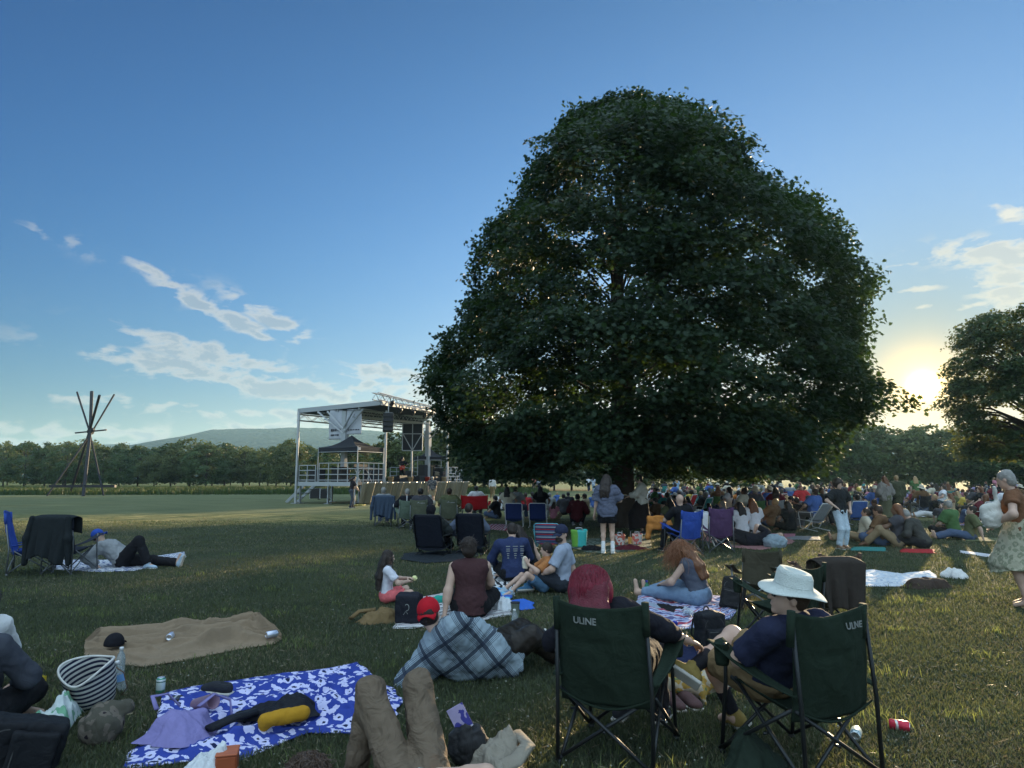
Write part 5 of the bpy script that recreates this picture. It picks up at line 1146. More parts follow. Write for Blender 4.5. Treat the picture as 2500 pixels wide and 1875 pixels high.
person('person with curly dark hair lying at the bottom edge beside a water bottle', (-.95, 2.62, 0), 0,
    dict(P=(0, 0, .12), N=(.04, .50, .17), S=(1, 0, 0), H=(.045, .68, .27), HF=(0, 1, -.1), HU=(0, 0, 1), AL=(-.2, .85, .05), AR=(.25, .8, .05), FL=(-.1, -.82, .08), FR=(.1, -.82, .08), KL=(0, 0, -1), KR=(0, 0, -1), TL=(0, -.8, -.5), TR=(0, -.8, -.5)),
    top=cl('white_cotton', (.55, .57, .60)), bottom=cl('navy_shorts', (.03, .04, .07)), hair=H_BROWN, hairvol=1.16, strands=-700, vox=.011, feet=True)
PL_ = cl('plaid_flannel', (.5, .5, .5), pattern=plaid, var=.1)
person('man in red backwards cap and blue plaid overshirt lying propped on his elbow', (-.12, 5.85, 0), 0,
    dict(P=(-.06, .16, .17), N=(-.48, -.05, .345), S=(.84, -.30, .42), H=(-.55, -.0, .52), HF=(.12, 1, .02), HU=(-.15, 0, 1), AL=(-.52, .14, .04), PL=(-1, -.8, -.5), AR=(.02, .36, .22), PR=(.6, .2, 1), HS=(.5, 0, .86), FL=(.52, .50, .08), FR=(.40, .85, .10), KL=(.6, .2, .2), KR=(.5, 1, .7), TL=(.4, .8, .2), TR=(-.2, .6, .7)),
    top=PL_, bottom=cl('shiny_black_trouser', (.022, .018, .015), rough=.32, bump=.1), hair=H_DARK, hat=('backcap', cl('red_twill', (.42, .012, .022))), shoes=BLKF, sleeve=.92, puff=.034, hem=.22, vox=.012, drape=[('ell', (-.26, .06, .18), None, (.30, .15, .17)), ('ell', (-.46, .02, .26), None, (.15, .13, .18))])
person('woman in dark brown sleeveless top sitting back to camera on striped blanket', G(1148, 1508), R(4),
    dict(P=(0, 0, .15), N=(-.01, .03, .64), H=(-.03, .06, .79), HF=(-.25, 1, -.15), AL=(-.30, -.10, .05), PL=(-1, -.8, .2), AR=(.18, .42, .25), FL=(.2, .45, .07), FR=(-.1, .5, .08), KL=(-1, .3, .3), KR=(1, .3, .3), TL=(1, .2, 0), TR=(-1, .3, 0), HDL=(-.2, -.2, -1)),
    top=cl('dark_maroon_knit', (.060, .028, .030)), bottom=cl('black_legging', (.012, .012, .014)), hair=H_DARK, hairvol=1.08, female=True, build_w=1.16, sleeve=.0, hem=.10, strands=-260, vox=.012)
g_ = G(943, 1472); person('little girl with very long brown hair, white tee and coral shorts eating an apple', g_, R(-72),
    dict(P=(0, 0, .14), N=(0, -.01, .62), H=(0, .02, .77), HF=(-.1, 1, -.12), AL=(-.02, .36, .40), AR=(.10, .34, .36), PL=(-1, -.2, -.6), PR=(1, -.2, -.6), FL=(.14, .38, .08), FR=(-.10, .45, .09), KL=(-1, .3, .3), KR=(1, .3, .3), TL=(1, .2, 0), TR=(-1, .3, 0)),
    top=cl('white_tee', (.60, .60, .66)), bottom=cl('coral_tie_dye', (.72, .16, .17), nscale=9, var=.5), hair=H_DARK, hairlen=.44, hairvol=1.0, skin_t='fair', female=False, build_w=.86, s=.76, sleeve=.4, legcov=.38, strands=160, vox=.012, feet=True)
a_ = thing('apple', 'bitten pale apple in the hands of the little girl', 'apple', g_+rotz((.02*.76, .48*.76, .40*.76), R(-72))); l = [('ell', (0, 0, 0), None, (.036, .036, .034)), ('ell', (0, 0, .034), None, (.01, .01, .012), .008, 'sub'), ('ell', (.03, -.01, .01), None, (.016, .016, .016), .003, 'sub')]; link('flesh', sdf_mesh('flesh', l, .004, .01), mat('apple_flesh', (.70, .68, .32), .5), a_); m = MB(); m.tube([(0, 0, .02), (.004, 0, .045)], .002, 5); m.build('stem', BARK, a_)
NT = cl('navy_longsleeve', (.028, .040, .10))
p = person('man in navy long-sleeved shirt with white back print sitting back to camera', G(1254, 1421), R(8),
    dict(P=(0, 0, .15), N=(-.02, .10, .64), H=(.0, .17, .78), HF=(.1, 1, -.25), AL=(-.22, .42, .22), AR=(.22, .42, .22), PL=(-1, -.5, -.3), FL=(.2, .45, .07), FR=(-.1, .5, .08), KL=(-1, .3, .3), KR=(1, .3, .3), TL=(1, .2, 0), TR=(-1, .3, 0)), top=NT, bottom=cl('black_trouser', (.015, .015, .018)), hair=H_DARK, sleeve=.95, vox=.013, hem=.08, build_w=1.1)
m = MB(); rg = random.Random(4)
for cx in (-.115, 0, .105):
    for i, (w_, z_) in enumerate(((.085, .56), (.075, .52), (.07, .49), (.05, .45), (.045, .42), (.03, .385))):
        m.box((cx+.01, -.135+(.64-z_)*-.01+.1*(z_-.3)*.6, z_), (w_*rg.uniform(.7, 1), .004, .013))
m.build('back_print', WTXT, p)
person('woman in black tank top leaning towards the man in navy', G(1296, 1412), R(30),
    dict(P=(0, 0, .15), N=(-.12, .10, .60), H=(-.17, .16, .73), HF=(-.5, 1, -.2), AL=(-.05, .42, .22), AR=(.30, .10, .05), FL=(.2, .45, .07), FR=(-.1, .5, .08), KL=(-1, .3, .3), KR=(1, .3, .3), TL=(1, .2, 0), TR=(-1, .3, 0)), top=cl('black_tank', (.012, .012, .014)), bottom=cl('olive_trouser', (.05, .055, .035)), hair=H_DARK, hairlen=.26, female=True, sleeve=0, vox=.013, strands=120)
g_ = G(1372, 1447); person('bearded man in navy cap, sunglasses and pale grey tee turning towards the camera', g_, R(75),
    dict(P=(0, 0, .15), N=(0, -.03, .66), H=(-.02, .0, .82), HF=(-.75, .35, -.05), AL=(-.2, .30, .25), AR=(.28, -.16, .06), PR=(1, -.6, .2), FL=(.14, .45, .08), FR=(-.05, .5, .08), KL=(-.9, .3, .8), KR=(.9, .3, .8), TL=(.6, .8, 0), TR=(-.5, .8, 0)), top=cl('pale_grey_tee', (.30, .34, .42)), bottom=cl('charcoal_shorts', (.03, .035, .045)), hair=H_DARK, hat=('cap', cl('navy_cap', (.025, .03, .06))), glasses=True, beard=H_DARK, legcov=.42, shoes=cl('blue_sandal', (.08, .22, .38)), vox=.012)
g_ = G(1326, 1447); person('boy in orange tee and denim shorts eating a sandwich against the man in sunglasses', g_, R(96),
    dict(P=(0, 0, .15), N=(0, -.10, .62), H=(0, -.06, .77), HF=(.1, 1, -.1), AL=(-.06, .28, .52), AR=(.08, .28, .50), PL=(-1, -.2, -.8), PR=(1, -.2, -.8), HDL=(0, .5, 1), HDR=(0, .5, 1), HNL=(1, 0, 0), HNR=(-1, 0, 0), FL=(-.30, .62, .08), FR=(-.05, .72, .08), KL=(-.3, .2, 1), KR=(.0, .3, 1), TL=(-.4, .8, 0), TR=(0, 1, 0)), top=cl('orange_tee', (.42, .17, .06)), bottom=cl('blue_denim', (.08, .16, .26)), hair=H_DARK, hairvol=1.1, s=.78, build_w=.88, legcov=.34, shoes=cl('pale_sneaker', (.35, .45, .52)), vox=.013)
sd = thing('sandwich', 'large sandwich held up by the boy in orange', 'sandwich', g_+rotz((.02, .33*.78, .56*.78), R(96)), R(96)); link('bun', sdf_mesh('bun', [('ell', (0, 0, 0), None, (.055, .045, .07)), ('box', (0, 0, -.05), None, (.04, .035, .05))], .008, .02, (.005, 60, 3)), mat('sandwich_wrap', (.62, .55, .42), .7), sd)
g_ = G(1708, 1478); person('woman with sunlit wavy auburn hair, grey vest and loose jeans sitting barefoot', g_, R(52),
    dict(P=(0, 0, .14), N=(-.02, .12, .58), H=(-.03, .24, .68), HF=(-.05, .9, -.55), AL=(-.10, .46, .24), AR=(.22, .40, .20), PL=(-1, -.3, -.6), PR=(1, -.4, -.4), FL=(-.10, .84, .10), FR=(.06, .80, .08), KL=(-.2, 0, .7), KR=(.2, 0, .6), TL=(0, .2, 1), TR=(.2, .3, 1)), top=cl('grey_vest', (.075, .085, .115)), bottom=cl('washed_denim', (.17, .25, .36)), hair=H_AUB, hairlen=.34, hairvol=1.1, female=True, sleeve=0, midriff=.06, legcov=.9, strands=-700, vox=.012, puff=.008)
# left group
person('man in blue cap and grey hoodie lying back with black trousers and one knee up', G(300, 1386), R(-92),
    dict(P=(0, 0, .14), N=(0, -.36, .42), H=(0, -.50, .56), HF=(0, .8, .4), AL=(-.22, .05, .3), AR=(.26, -.30, .05), PR=(1, -1, .1), FL=(-.12, .98, .08), FR=(.10, .52, .08), KL=(0, 0, 1), KR=(0, .1, 1), TL=(0, .3, 1), TR=(0, 1, 0), TH=.47, SH=.46), top=cl('grey_hoodie', (.26, .27, .28)), bottom=cl('black_trouser', (.015, .015, .018)), hair=H_DARK, hat=('cap', cl('royal_blue_cap', (.03, .08, .36))), shoes=cl('white_blue_sneaker', (.35, .45, .55)), sleeve=.95, hem=.05, puff=.02, vox=.014)
g_ = G(38, 1800); person('person in charcoal grey shirt sitting at the left edge, back to camera', (-3.38, 4.5, 0), R(22),
    dict(P=(0, 0, .15), N=(-.03, .07, .60), H=(-.10, .14, .70), HF=(-.5, .8, -.4), AL=(-.2, .38, .25), AR=(.2, .38, .25), FL=(.2, .45, .07), FR=(-.1, .5, .08), KL=(-1, .3, .3), KR=(1, .3, .3), TL=(1, .2, 0), TR=(-1, .3, 0)), top=cl('charcoal_stripe', (.05, .055, .07), var=.2), bottom=cl('black_legging', (.012, .012, .014)), hair=H_BROWN, hairvol=1.05, female=True, build_w=1.1, strands=-160, sleeve=.9, hem=.1, vox=.012)
person('person with big black hair and white collar behind the one in charcoal grey', (-3.93, 5.35, 0), R(60),
    dict(P=(0, 0, .15), N=(0, .05, .60), H=(0, .07, .74), HF=(-.2, 1, -.1), AL=(-.2, .38, .25), AR=(.2, .38, .25), FL=(.2, .45, .07), FR=(-.1, .5, .08), KL=(-1, .3, .3), KR=(1, .3, .3), TL=(1, .2, 0), TR=(-1, .3, 0)), top=cl('white_towelling', (.62, .62, .62)), bottom=cl('black_denim', (.02, .02, .024)), hair=H_BLACK, hairvol=1.3, strands=-260, sleeve=.9, puff=.006, build_w=.88, s=.94, vox=.013)
# by the trunk
person('standing woman with dark hair, grey blouse, black shorts and white socks beside the trunk', G(1484, 1352), R(-10),
    pose_stand(AL=(-.30, .10, .80), AR=(.14, .34, 1.12), PR=(1, -.6, -.4), H=(0, .05, 1.62), HF=(.25, 1, -.25), P=(0, 0, .93), FL=(-.10, 0, .10), FR=(.11, .02, .10)), top=cl('slate_blouse', (.10, .11, .155)), bottom=cl('black_shorts', (.014, .014, .016)), hair=H_DARK, hairlen=.30, hairvol=1.08, female=True, legcov=.26, sleeve=.42, puff=.035, hem=.10, shoes=cl('white_shoe', (.6, .6, .58)), socks=cl('white_sock', (.72, .72, .72)), s=.97, vox=.014, strands=120)
person('standing woman in cream blouse and long black skirt holding a plate beside the trunk', (3.80, 20.6, 0), R(75),
    pose_stand(AL=(-.12, .40, 1.10), AR=(.12, .42, 1.10), PL=(-1, -.6, -.6), PR=(1, -.6, -.6), H=(0, .08, 1.62), HF=(0, 1, -.4)), top=cl('cream_blouse', (.46, .44, .38)), bottom=cl('long_black_skirt', (.018, .014, .013)), hair=H_DARK, female=True, dress=1.4, legcov=.86, sleeve=.8, puff=.03, s=.98, vox=.018, shoes=BLKF)
t = thing('plate', 'paper plate of food held by the standing woman in the black skirt', 'plate', Vector((3.80, 20.6, 0))+rotz((0, .50, 1.10), R(75))); m = MB(); m.lathe([(.06, 0), (.10, .008), (.12, .022), (.118, .024), (.06, .006)], n=20); m.build('dish', WPAINT, t, smooth=True); link('food', sdf_mesh('food', [('ell', (0, 0, .02), None, (.07, .06, .025))], .012, .02, (.01, 50, 3)), TAN, t)
person('barefoot woman in brown top and pale patterned skirt standing at the right edge', G(2512, 1483), R(50),
    pose_stand(AL=(-.24, .22, 1.05), AR=(.2, .3, 1.0), PL=(-1, -.5, -.4), H=(-.02, .12, 1.60), HF=(.1, 1, -.35), N=(0, .06, 1.44)), top=cl('rust_brown_top', (.16, .075, .04)), bottom=cl('leaf_print_skirt', (.5, .48, .4), pattern=leopard((.40, .38, .28), (.24, .25, .17), (.38, .36, .26), 13)), hair=H_GREY, female=True, dress=1.0, legcov=.52, sleeve=.25, build_w=1.1, vox=.014)
blob('tote_bag', 'white cloth bag bulging in the arms of the barefoot woman', 'bag', G(2512, 1483)+rotz((-.30, .28, .98), R(50)), [('ell', (0, 0, .16), None, (.12, .08, .15)), ('cap', (-.06, 0, .25), (.07, 0, .28), .04, .04), ('cap', (.08, 0, .30), (.04, -.05, .52), .016, .016)], cl('white_canvas', (.55, .53, .48)), vox=.016)
# kid and walkers
person('curly haired child in black tee and pale jeans standing in the light', G(2056, 1340), R(200),
    pose_stand(AL=(-.24, .10, .98), AR=(.28, .16, 1.05), PR=(1, -.5, -.4), PL=(-1, -.5, -.3), H=(.03, .04, 1.60), HF=(.3, 1, -.1)), top=cl('black_print_tee', (.020, .022, .024)), bottom=cl('acid_wash_jeans', (.42, .50, .56), nscale=30, var=.3), hair=H_DARK, hairvol=1.4, s=.92, build_w=.9, puff=.02, sleeve=.42, shoes=cl('tan_shoe', (.22, .15, .10)), strands=-200, vox=.014)
person('standing woman with sunlit hair in a long grey cardigan in the crowd', G(2168, 1283), R(20), pose_stand(AL=(-.22, .2, 1.0), AR=(.22, .2, 1.0)), top=cl('grey_cardigan', (.22, .20, .18)), bottom=cl('olive_skirt', (.10, .10, .06)), hair=H_AUB, hairlen=.25, female=True, dress=.8, legcov=.8, sleeve=.9, puff=.03, s=.98, vox=.02)
person('tall person in dark olive coat standing behind the woman in the grey cardigan', G(2196, 1270), R(-10), pose_stand(), top=cl('dark_olive', (.06, .065, .04)), bottom=cl('black_trouser', (.015, .015, .018)), hair=H_BLOND, sleeve=.9, puff=.03, hem=.25, vox=.02)
for px, py, top, bot, lab, sc, hl in ((1202, 1218, (.55, .56, .55), (.20, .15, .08), 'walker in white tee and tan trousers out on the mown field', 1.0, 0), (1303, 1200, (.50, .20, .16), (.03, .03, .03), 'walker in pink top on the mown field near the wood', 1.0, .2), (1316, 1203, (.35, .38, .42), (.02, .02, .03), 'walker in grey top striding behind the one in pink', 1.0, 0), (1437, 1201, (.65, .66, .70), (.03, .04, .07), 'standing person in white top and navy trousers far out on the field', 1.0, 0), (1449, 1202, (.40, .46, .55), (.35, .42, .52), 'standing person all in pale blue far out on the field', 1.0, .2), (1464, 1200, (.02, .02, .03), (.02, .02, .03), 'standing person all in black far out on the field', 1.0, 0)):
    person(lab, G(px, py), R(random.uniform(0, 360)), pose_stand(FL=(-.12, .18, .09), FR=(.10, -.2, .1)), top=cl('w%s' % px, top), bottom=cl('wb%s' % px, bot), hair=H_DARK, hairlen=hl, s=sc, vox=.026, sleeve=.45 if hl else .9, shoes=None)
# stage people
gp = s2w(sa(983, 2.2), 2.2, DZ); person('guitarist with long curly hair playing on the stage', gp, SYAW+R(150), pose_stand(AL=(-.26, .38, 1.22), AR=(.04, .22, 1.02), PR=(1, -.4, -.3), PL=(-1, -.2, -.7), FL=(-.16, .1, .09), FR=(.14, -.06, .09), HF=(.2, 1, -.3)), top=cl('black_cotton', (.014, .014, .02)), bottom=cl('black_trouser', (.015, .015, .018)), hair=H_DARK, hairlen=.12, hairvol=1.35, vox=.02, shoes=BLKF)
gt = thing('electric_guitar', 'red electric guitar played on the stage', 'guitar', gp+rotz((.03, .20, 1.0), SYAW+R(150)), SYAW+R(150)); l = [('box', (0, 0, 0), None, (.13, .022, .13)), ('ell', (.12, 0, -.05), None, (.12, .025, .15)), ('ell', (-.10, 0, .03), None, (.10, .025, .12))]; link('body', sdf_mesh('body', l, .012, .02), REDB, gt); m = MB(); m.bar((-.1, .03, .02), (-.68, .05, .38), .05, .02); m.box((-.74, .05, .42), (.14, .02, .08), Matrix.Rotation(.55, 3, 'Y')); m.build('neck', TAN, gt)
person('stage hand with long hair and dark vest standing left of the stage looking down', G(857, 1240), R(-60), pose_stand(AL=(-.12, .36, .98), AR=(.12, .36, .98), PL=(-1, -.6, -.4), PR=(1, -.6, -.4), H=(0, .13, 1.60), HF=(0, .8, -.6), N=(0, .07, 1.45), FL=(-.12, .12, .09), FR=(.12, -.08, .09)), top=cl('dark_vest', (.03, .025, .03)), bottom=cl('ripped_jeans', (.06, .07, .09), var=.6, nscale=8), hair=H_DARK, hairlen=.15, vox=.02, shoes=BLKF, sleeve=.4)
person('spectator in patterned shirt standing in front of the stage', G(1055, 1231), R(15), pose_stand(), top=cl('dark_floral', (.05, .06, .07), pattern=leopard((.03, .035, .05), (.20, .18, .16), (.04, .04, .06), 16)), bottom=cl('tan_shorts', (.30, .24, .16)), hair=H_GREY, vox=.02, sleeve=.45, legcov=.45, puff=.02)
# ---------------- things lying about ----------------
TOWEL = cl('beige_towelling', (.30, .222, .150), bump=.9, bscale=320)
def folds(seed, n, amp, wv, slant=0.0, ulen=(.15, .55)):
    r = np.random.default_rng(seed); P_ = [(r.uniform(.06, .94), r.uniform(0, 1), r.uniform(*ulen), r.uniform(.5, 1)*amp, r.uniform(.6, 1.5)*wv, r.uniform(0, 6.28), r.normal(0, .12)+slant) for _ in range(n)]
    def f(u, v):
        z = 0
        for (v0, u0, ul, a, w, ph, sl_) in P_:
            c = v0+sl_*(u-u0)+.035*math.sin(u*7+ph)+.012*math.sin(u*19+ph); q = abs(v-c)/w; z += a*math.exp(-q**1.4)*math.exp(-((u-u0)/ul)**2)
        e = min(1, 5*min(v, 1-v)+.25)*min(1, 9*min(u, 1-u)+.3); return z*e
    return f
cloth('beach_towel', 'long rumpled beige towel spread on the grass at the left', 'towel', [(202, 1603), (269, 1619), (348, 1631), (450, 1615), (570, 1590), (668, 1576), (686, 1562)], [(208, 1566), (244, 1548), (396, 1537), (520, 1520), (646, 1513), (652, 1540), (684, 1558)], TOWEL, wr=.014, lift=folds(3, 30, .085, .020, 0, (.12, .5)), seed=4, nu=200, nv=170, fr=15, an=.3, edge=.008)
BLUE = cl('blue_leopard_print', (.05, .09, .42), pattern=leopard((.035, .06, .30), (.55, .55, .78), (.012, .02, .07), 12), wrinkle=.2)
cloth('picnic_blanket', 'blue and white leopard print blanket in the left foreground', 'blanket', [(297, 1880), (420, 1874), (582, 1856), (656, 1831), (754, 1795), (868, 1795), (984, 1752)], [(388, 1735), (399, 1697), (560, 1665), (760, 1640), (871, 1622), (925, 1662), (986, 1706)], BLUE, wr=.05, lift=folds(8, 18, .045, .020, .3, (.08, .3)), seed=6, nu=190, nv=170, fr=8, edge=.035)
STR = cl('black_white_stripe', (.5, .5, .5), coord='UV', pattern=band_pattern([(0, (.62, .60, .60)), (.22, (.03, .03, .035)), (.30, (.60, .58, .60)), (.42, (.35, .16, .18)), (.48, (.60, .60, .6)), (.60, (.02, .02, .03)), (.76, (.64, .62, .62)), (.86, (.10, .12, .14)), (.90, (.62, .62, .62))], 9, 1, 1.2))
cloth('picnic_blanket', 'black and white striped blanket under the woman in brown', 'blanket', [(965, 1536), (1022, 1536), (1090, 1524), (1180, 1518), (1250, 1502)], [(985, 1482), (1010, 1462), (1088, 1449), (1160, 1448), (1205, 1456)], STR, wr=.02, seed=8)
cloth('picnic_blanket', 'black and white chequered blanket under the man in navy', 'blanket', [(1176, 1432), (1210, 1440), (1246, 1440), (1262, 1430)], [(1162, 1383), (1188, 1380), (1215, 1384), (1240, 1390)], cl('chequer', (.5, .5, .5), coord='UV', pattern=band_pattern([(0, (.6, .6, .6)), (.5, (.02, .02, .025))], 9, 0, 3.5)), wr=.02, seed=9)
cloth('groundsheet', 'plain grey groundsheet beside the chequered blanket', 'groundsheet', [(1212, 1405), (1240, 1412), (1250, 1408)], [(1195, 1382), (1215, 1378), (1240, 1380)], cl('grey_sheet', (.13, .14, .135)), wr=.012, seed=10, nu=20, nv=20)
cloth('beach_towel', 'shiny blue towel beside the woman in brown', 'towel', [(1184, 1462), (1220, 1470), (1252, 1464)], [(1186, 1440), (1215, 1436), (1248, 1444)], cl('blue_print', (.1, .2, .5), pattern=leopard((.03, .10, .42), (.20, .55, .72), (.02, .04, .20), 6), rough=.5), wr=.04, seed=11, nu=30, nv=20)
cloth('beach_towel', 'bright blue towel under the feet of the boy in orange', 'towel', [(1243, 1488), (1275, 1492), (1308, 1488)], [(1246, 1468), (1280, 1464), (1303, 1474)], cl('blue_towel', (.04, .13, .50)), wr=.03, seed=12, nu=30, nv=20)
PST = cl('purple_stripe', (.4, .3, .4), coord='UV', pattern=band_pattern([(0, (.38, .42, .60)), (.2, (.10, .10, .22)), (.34, (.45, .46, .58)), (.48, (.30, .06, .10)), (.62, (.40, .42, .58)), (.80, (.08, .08, .20))], 7, 1, 1.6))
cloth('picnic_blanket', 'purple, white and red striped blanket under the woman in the grey vest', 'blanket', [(1555, 1545), (1640, 1542), (1705, 1535), (1780, 1512), (1800, 1498)], [(1560, 1450), (1610, 1448), (1680, 1450), (1750, 1456), (1802, 1460)], PST, wr=.03, seed=13, nu=90, nv=60, lift=lambda u, v: .06*math.exp(-((u-.06)**2)/.01))
cloth('groundsheet', 'dark navy groundsheet between the two green chairs', 'groundsheet', [(1590, 1668), (1660, 1690), (1790, 1680), (1890, 1655)], [(1590, 1575), (1660, 1568), (1740, 1560), (1850, 1560)], cl('navy_sheet', (.015, .02, .055)), wr=.03, seed=14)
cloth('picnic_blanket', 'green camouflage blanket with bags around the trunk', 'blanket', [(1369, 1330), (1440, 1352), (1520, 1350), (1592, 1338)], [(1372, 1318), (1440, 1316), (1520, 1312), (1585, 1312)], cl('camo', (.1, .13, .1), pattern=leopard((.05, .07, .05), (.16, .20, .17), (.03, .04, .035), 5)), wr=.02, seed=15)
cloth('picnic_blanket', 'dusty pink blanket under the couple in white tees', 'blanket', [(1711, 1320), (1790, 1338), (1860, 1344), (1939, 1326)], [(1720, 1302), (1800, 1300), (1870, 1304), (1935, 1310)], cl('dusty_pink', (.34, .17, .17)), wr=.015, seed=16)
cloth('picnic_blanket', 'pale blue and white blanket on the open grass at the right', 'blanket', [(2092, 1432), (2160, 1434), (2242, 1434), (2300, 1420)], [(2078, 1394), (2130, 1392), (2200, 1402), (2270, 1394)], cl('pale_blue_print', (.5, .55, .62), pattern=leopard((.50, .55, .62), (.62, .64, .66), (.20, .28, .42), 9)), wr=.04, seed=17)
cloth('groundsheet', 'narrow white groundsheet beside the barefoot woman', 'groundsheet', [(2341, 1350), (2390, 1358), (2442, 1365)], [(2345, 1345), (2392, 1351), (2442, 1357)], cl('white_sheet', (.58, .57, .60)), wr=.02, seed=18, nu=20, nv=8)
cloth('picnic_blanket', 'white spotted blanket under the man in the blue cap', 'blanket', [(130, 1392), (250, 1398), (330, 1395), (456, 1362)], [(123, 1368), (250, 1368), (360, 1362), (452, 1348)], cl('white_spotted', (.5, .5, .5), pattern=leopard((.55, .56, .60), (.10, .13, .25), (.55, .55, .58), 12)), wr=.03, seed=19)
cloth('groundsheet', 'dark rumpled groundsheet under the two low black chairs', 'groundsheet', [(979, 1366), (1040, 1376), (1110, 1372), (1180, 1356)], [(985, 1352), (1040, 1348), (1110, 1346), (1178, 1338)], cl('dark_sheet', (.02, .025, .03)), wr=.03, seed=20)
cloth('picnic_blanket', 'red and white gingham blanket by the navy beach chairs', 'blanket', [(1183, 1291), (1225, 1296), (1262, 1296)], [(1190, 1280), (1225, 1280), (1262, 1284)], cl('gingham', (.5, .2, .25), coord='UV', pattern=band_pattern([(0, (.55, .45, .47)), (.5, (.35, .04, .08))], 10, 0, .3)), wr=.015, seed=21, nu=30, nv=16)
cloth('cloth_bundle', 'floral white cloth with pink and green prints beside the striped basket', 'cloth', [(47, 1800), (100, 1822), (160, 1800), (200, 1748)], [(60, 1785), (110, 1762), (160, 1742), (212, 1726)], cl('floral', (.5, .5, .5), pattern=leopard((.50, .55, .54), (.16, .34, .22), (.48, .22, .28), 9)), wr=.09, seed=22, lift=lambda u, v: .10*math.sin(math.pi*u)*math.sin(math.pi*v))
# caps, cans, bottles
g = G(277, 1595, .0); t = thing('baseball_cap', 'black baseball cap on the beige towel', 'cap', (g.x, g.y, .075), R(200)); BC = cl('black_cap', (.012, .012, .016)); link('crown', sdf_mesh('crown', [('ell', (0, 0, .01), None, (.088, .10, .10))], .008, .01, (.003, 30, 2), [((0, 0, .0), (0, 0, -1))]), BC, t)
m = MB(); m.sheet(lambda u, v: Vector(((u-.5)*.17, -.085-.075*v*math.sqrt(max(0, 1-(2*u-1)**2*.8)), .012-.02*v)), 12, 6, .006); m.build('peak', BC, t, smooth=True)
CANW = mat('silver_blue_can', (.55, .58, .72), .3, .6, pattern=band_pattern([(0, (.60, .62, .72)), (.45, (.35, .38, .62)), (.7, (.62, .63, .68))], 14, 2), bump=0); CANG = mat('green_white_can', (.6, .7, .66), .35, .3, pattern=band_pattern([(0, (.05, .30, .20)), (.30, (.58, .66, .64)), (.80, (.08, .16, .14)), (.88, (.62, .66, .66))], 9.2, 2), bump=0)
can('silver drink can lying in the middle of the beige towel', G(419, 1574), CANW, R(12), .06); can('silver drink can lying at the right end of the beige towel', G(649, 1572), CANW, R(140), .05)
can('green and white drink can standing on the grass above the leopard blanket', G(391, 1694), CANG, None)
can('pale patterned drink can lying behind the right green chair', G(2092, 1797), mat('patterned_can', (.5, .6, .6), .35, .3, pattern=leopard((.58, .66, .66), (.10, .20, .24), (.45, .55, .50), 60), bump=0), R(-30)); can('crumpled red and white drink can on the grass right of the green chair', G(2171, 1780), mat('red_can', (.5, .03, .05), .35, .3, pattern=band_pattern([(0, (.50, .03, .06)), (.62, (.62, .60, .60)), (.78, (.45, .02, .05))], 12, 0, .6), bump=0), R(60))
bottle('clear water bottle standing by the plaid shirt man', G(1256, 1538), .215, .034, water=True); bottle('clear water bottle behind the striped basket', G(292, 1655), .24, .034)
bottle('water bottle with white cap in front of the curly haired person', Vector((-1.13, 3.44, 0)), .26, .036, cap=(.75, .75, .75)); bottle('green bottle with blue cap by the feet of the woman in the grey vest', G(1580, 1462), .24, .036, mat('green_plastic', (.03, .18, .10), .2, bump=0), cap=(.03, .05, .4), lab=mat('blue_label', (.15, .3, .55), .5))
hA = CA+rotz((.305, .25, 0), YA); bottle('blue drink bottle in the armrest holder of the left green chair', hA, .20, .033, mat('blue_plastic', (.015, .035, .30), .15, bump=0), cap=(.02, .04, .35), z=.53)
bottle('bottle with blue label leaning on the striped basket', G(300, 1690), .24, .033, lab=mat('blue_label', (.15, .3, .55), .5), rot=(R(8), R(-10), 0))
def cup(label, loc, h, r1, r2, m, name='cup', z=0, lid=None):
    t = thing(name, label, 'cup', (loc[0], loc[1], z)); mb = MB(); mb.lathe([(r1, 0), (r2, h), (r2+.003, h+.002), (r2-.003, h), (r1-.003, .004), (0, .004)], n=20, closed=False); mb.build('body', m, t, smooth=True)
    if lid: mb = MB(); mb.lathe([(r2+.004, h-.006), (r2+.004, h+.008), (0, h+.010)], n=20, closed=False); mb.build('lid', lid, t, smooth=True)
    return t
cup('grey green insulated cup standing by the striped blanket', G(1258, 1508), .17, .042, .052, mat('sage_paint', (.20, .24, .20), .5), lid=BLK)
t = cup('mauve tumbler lying beside the lavender bag', G(474, 1742), .2, .036, .05, mat('mauve', (.24, .15, .22), .45), z=.06); t.rotation_euler = (R(75), 0, R(60))
t = cup('clear plastic cup lying on the purple striped blanket', G(1693, 1512), .12, .03, .043, PLAS, z=.06); t.rotation_euler = (R(-75), 0, R(40))
for i, (px, py, c_, lb) in enumerate(((1517, 1310, (.6, .5, .4), 'clear cup with pale drink, leftmost of the drinks by the trunk'), (1538, 1312, (.65, .42, .12), 'cup of amber drink with a straw by the trunk'), (1554, 1312, (.55, .36, .14), 'cup of iced coffee with a tall straw by the trunk'))):
    t = cup(lb, G(px, py+18), .16, .035, .045, mat('drink_%d' % i, c_, .3, bump=0), z=.02); m = MB(); m.tube([(0, 0, .05), (.02, 0, .30)], .005, 6); m.build('straw', WPAINT, t)
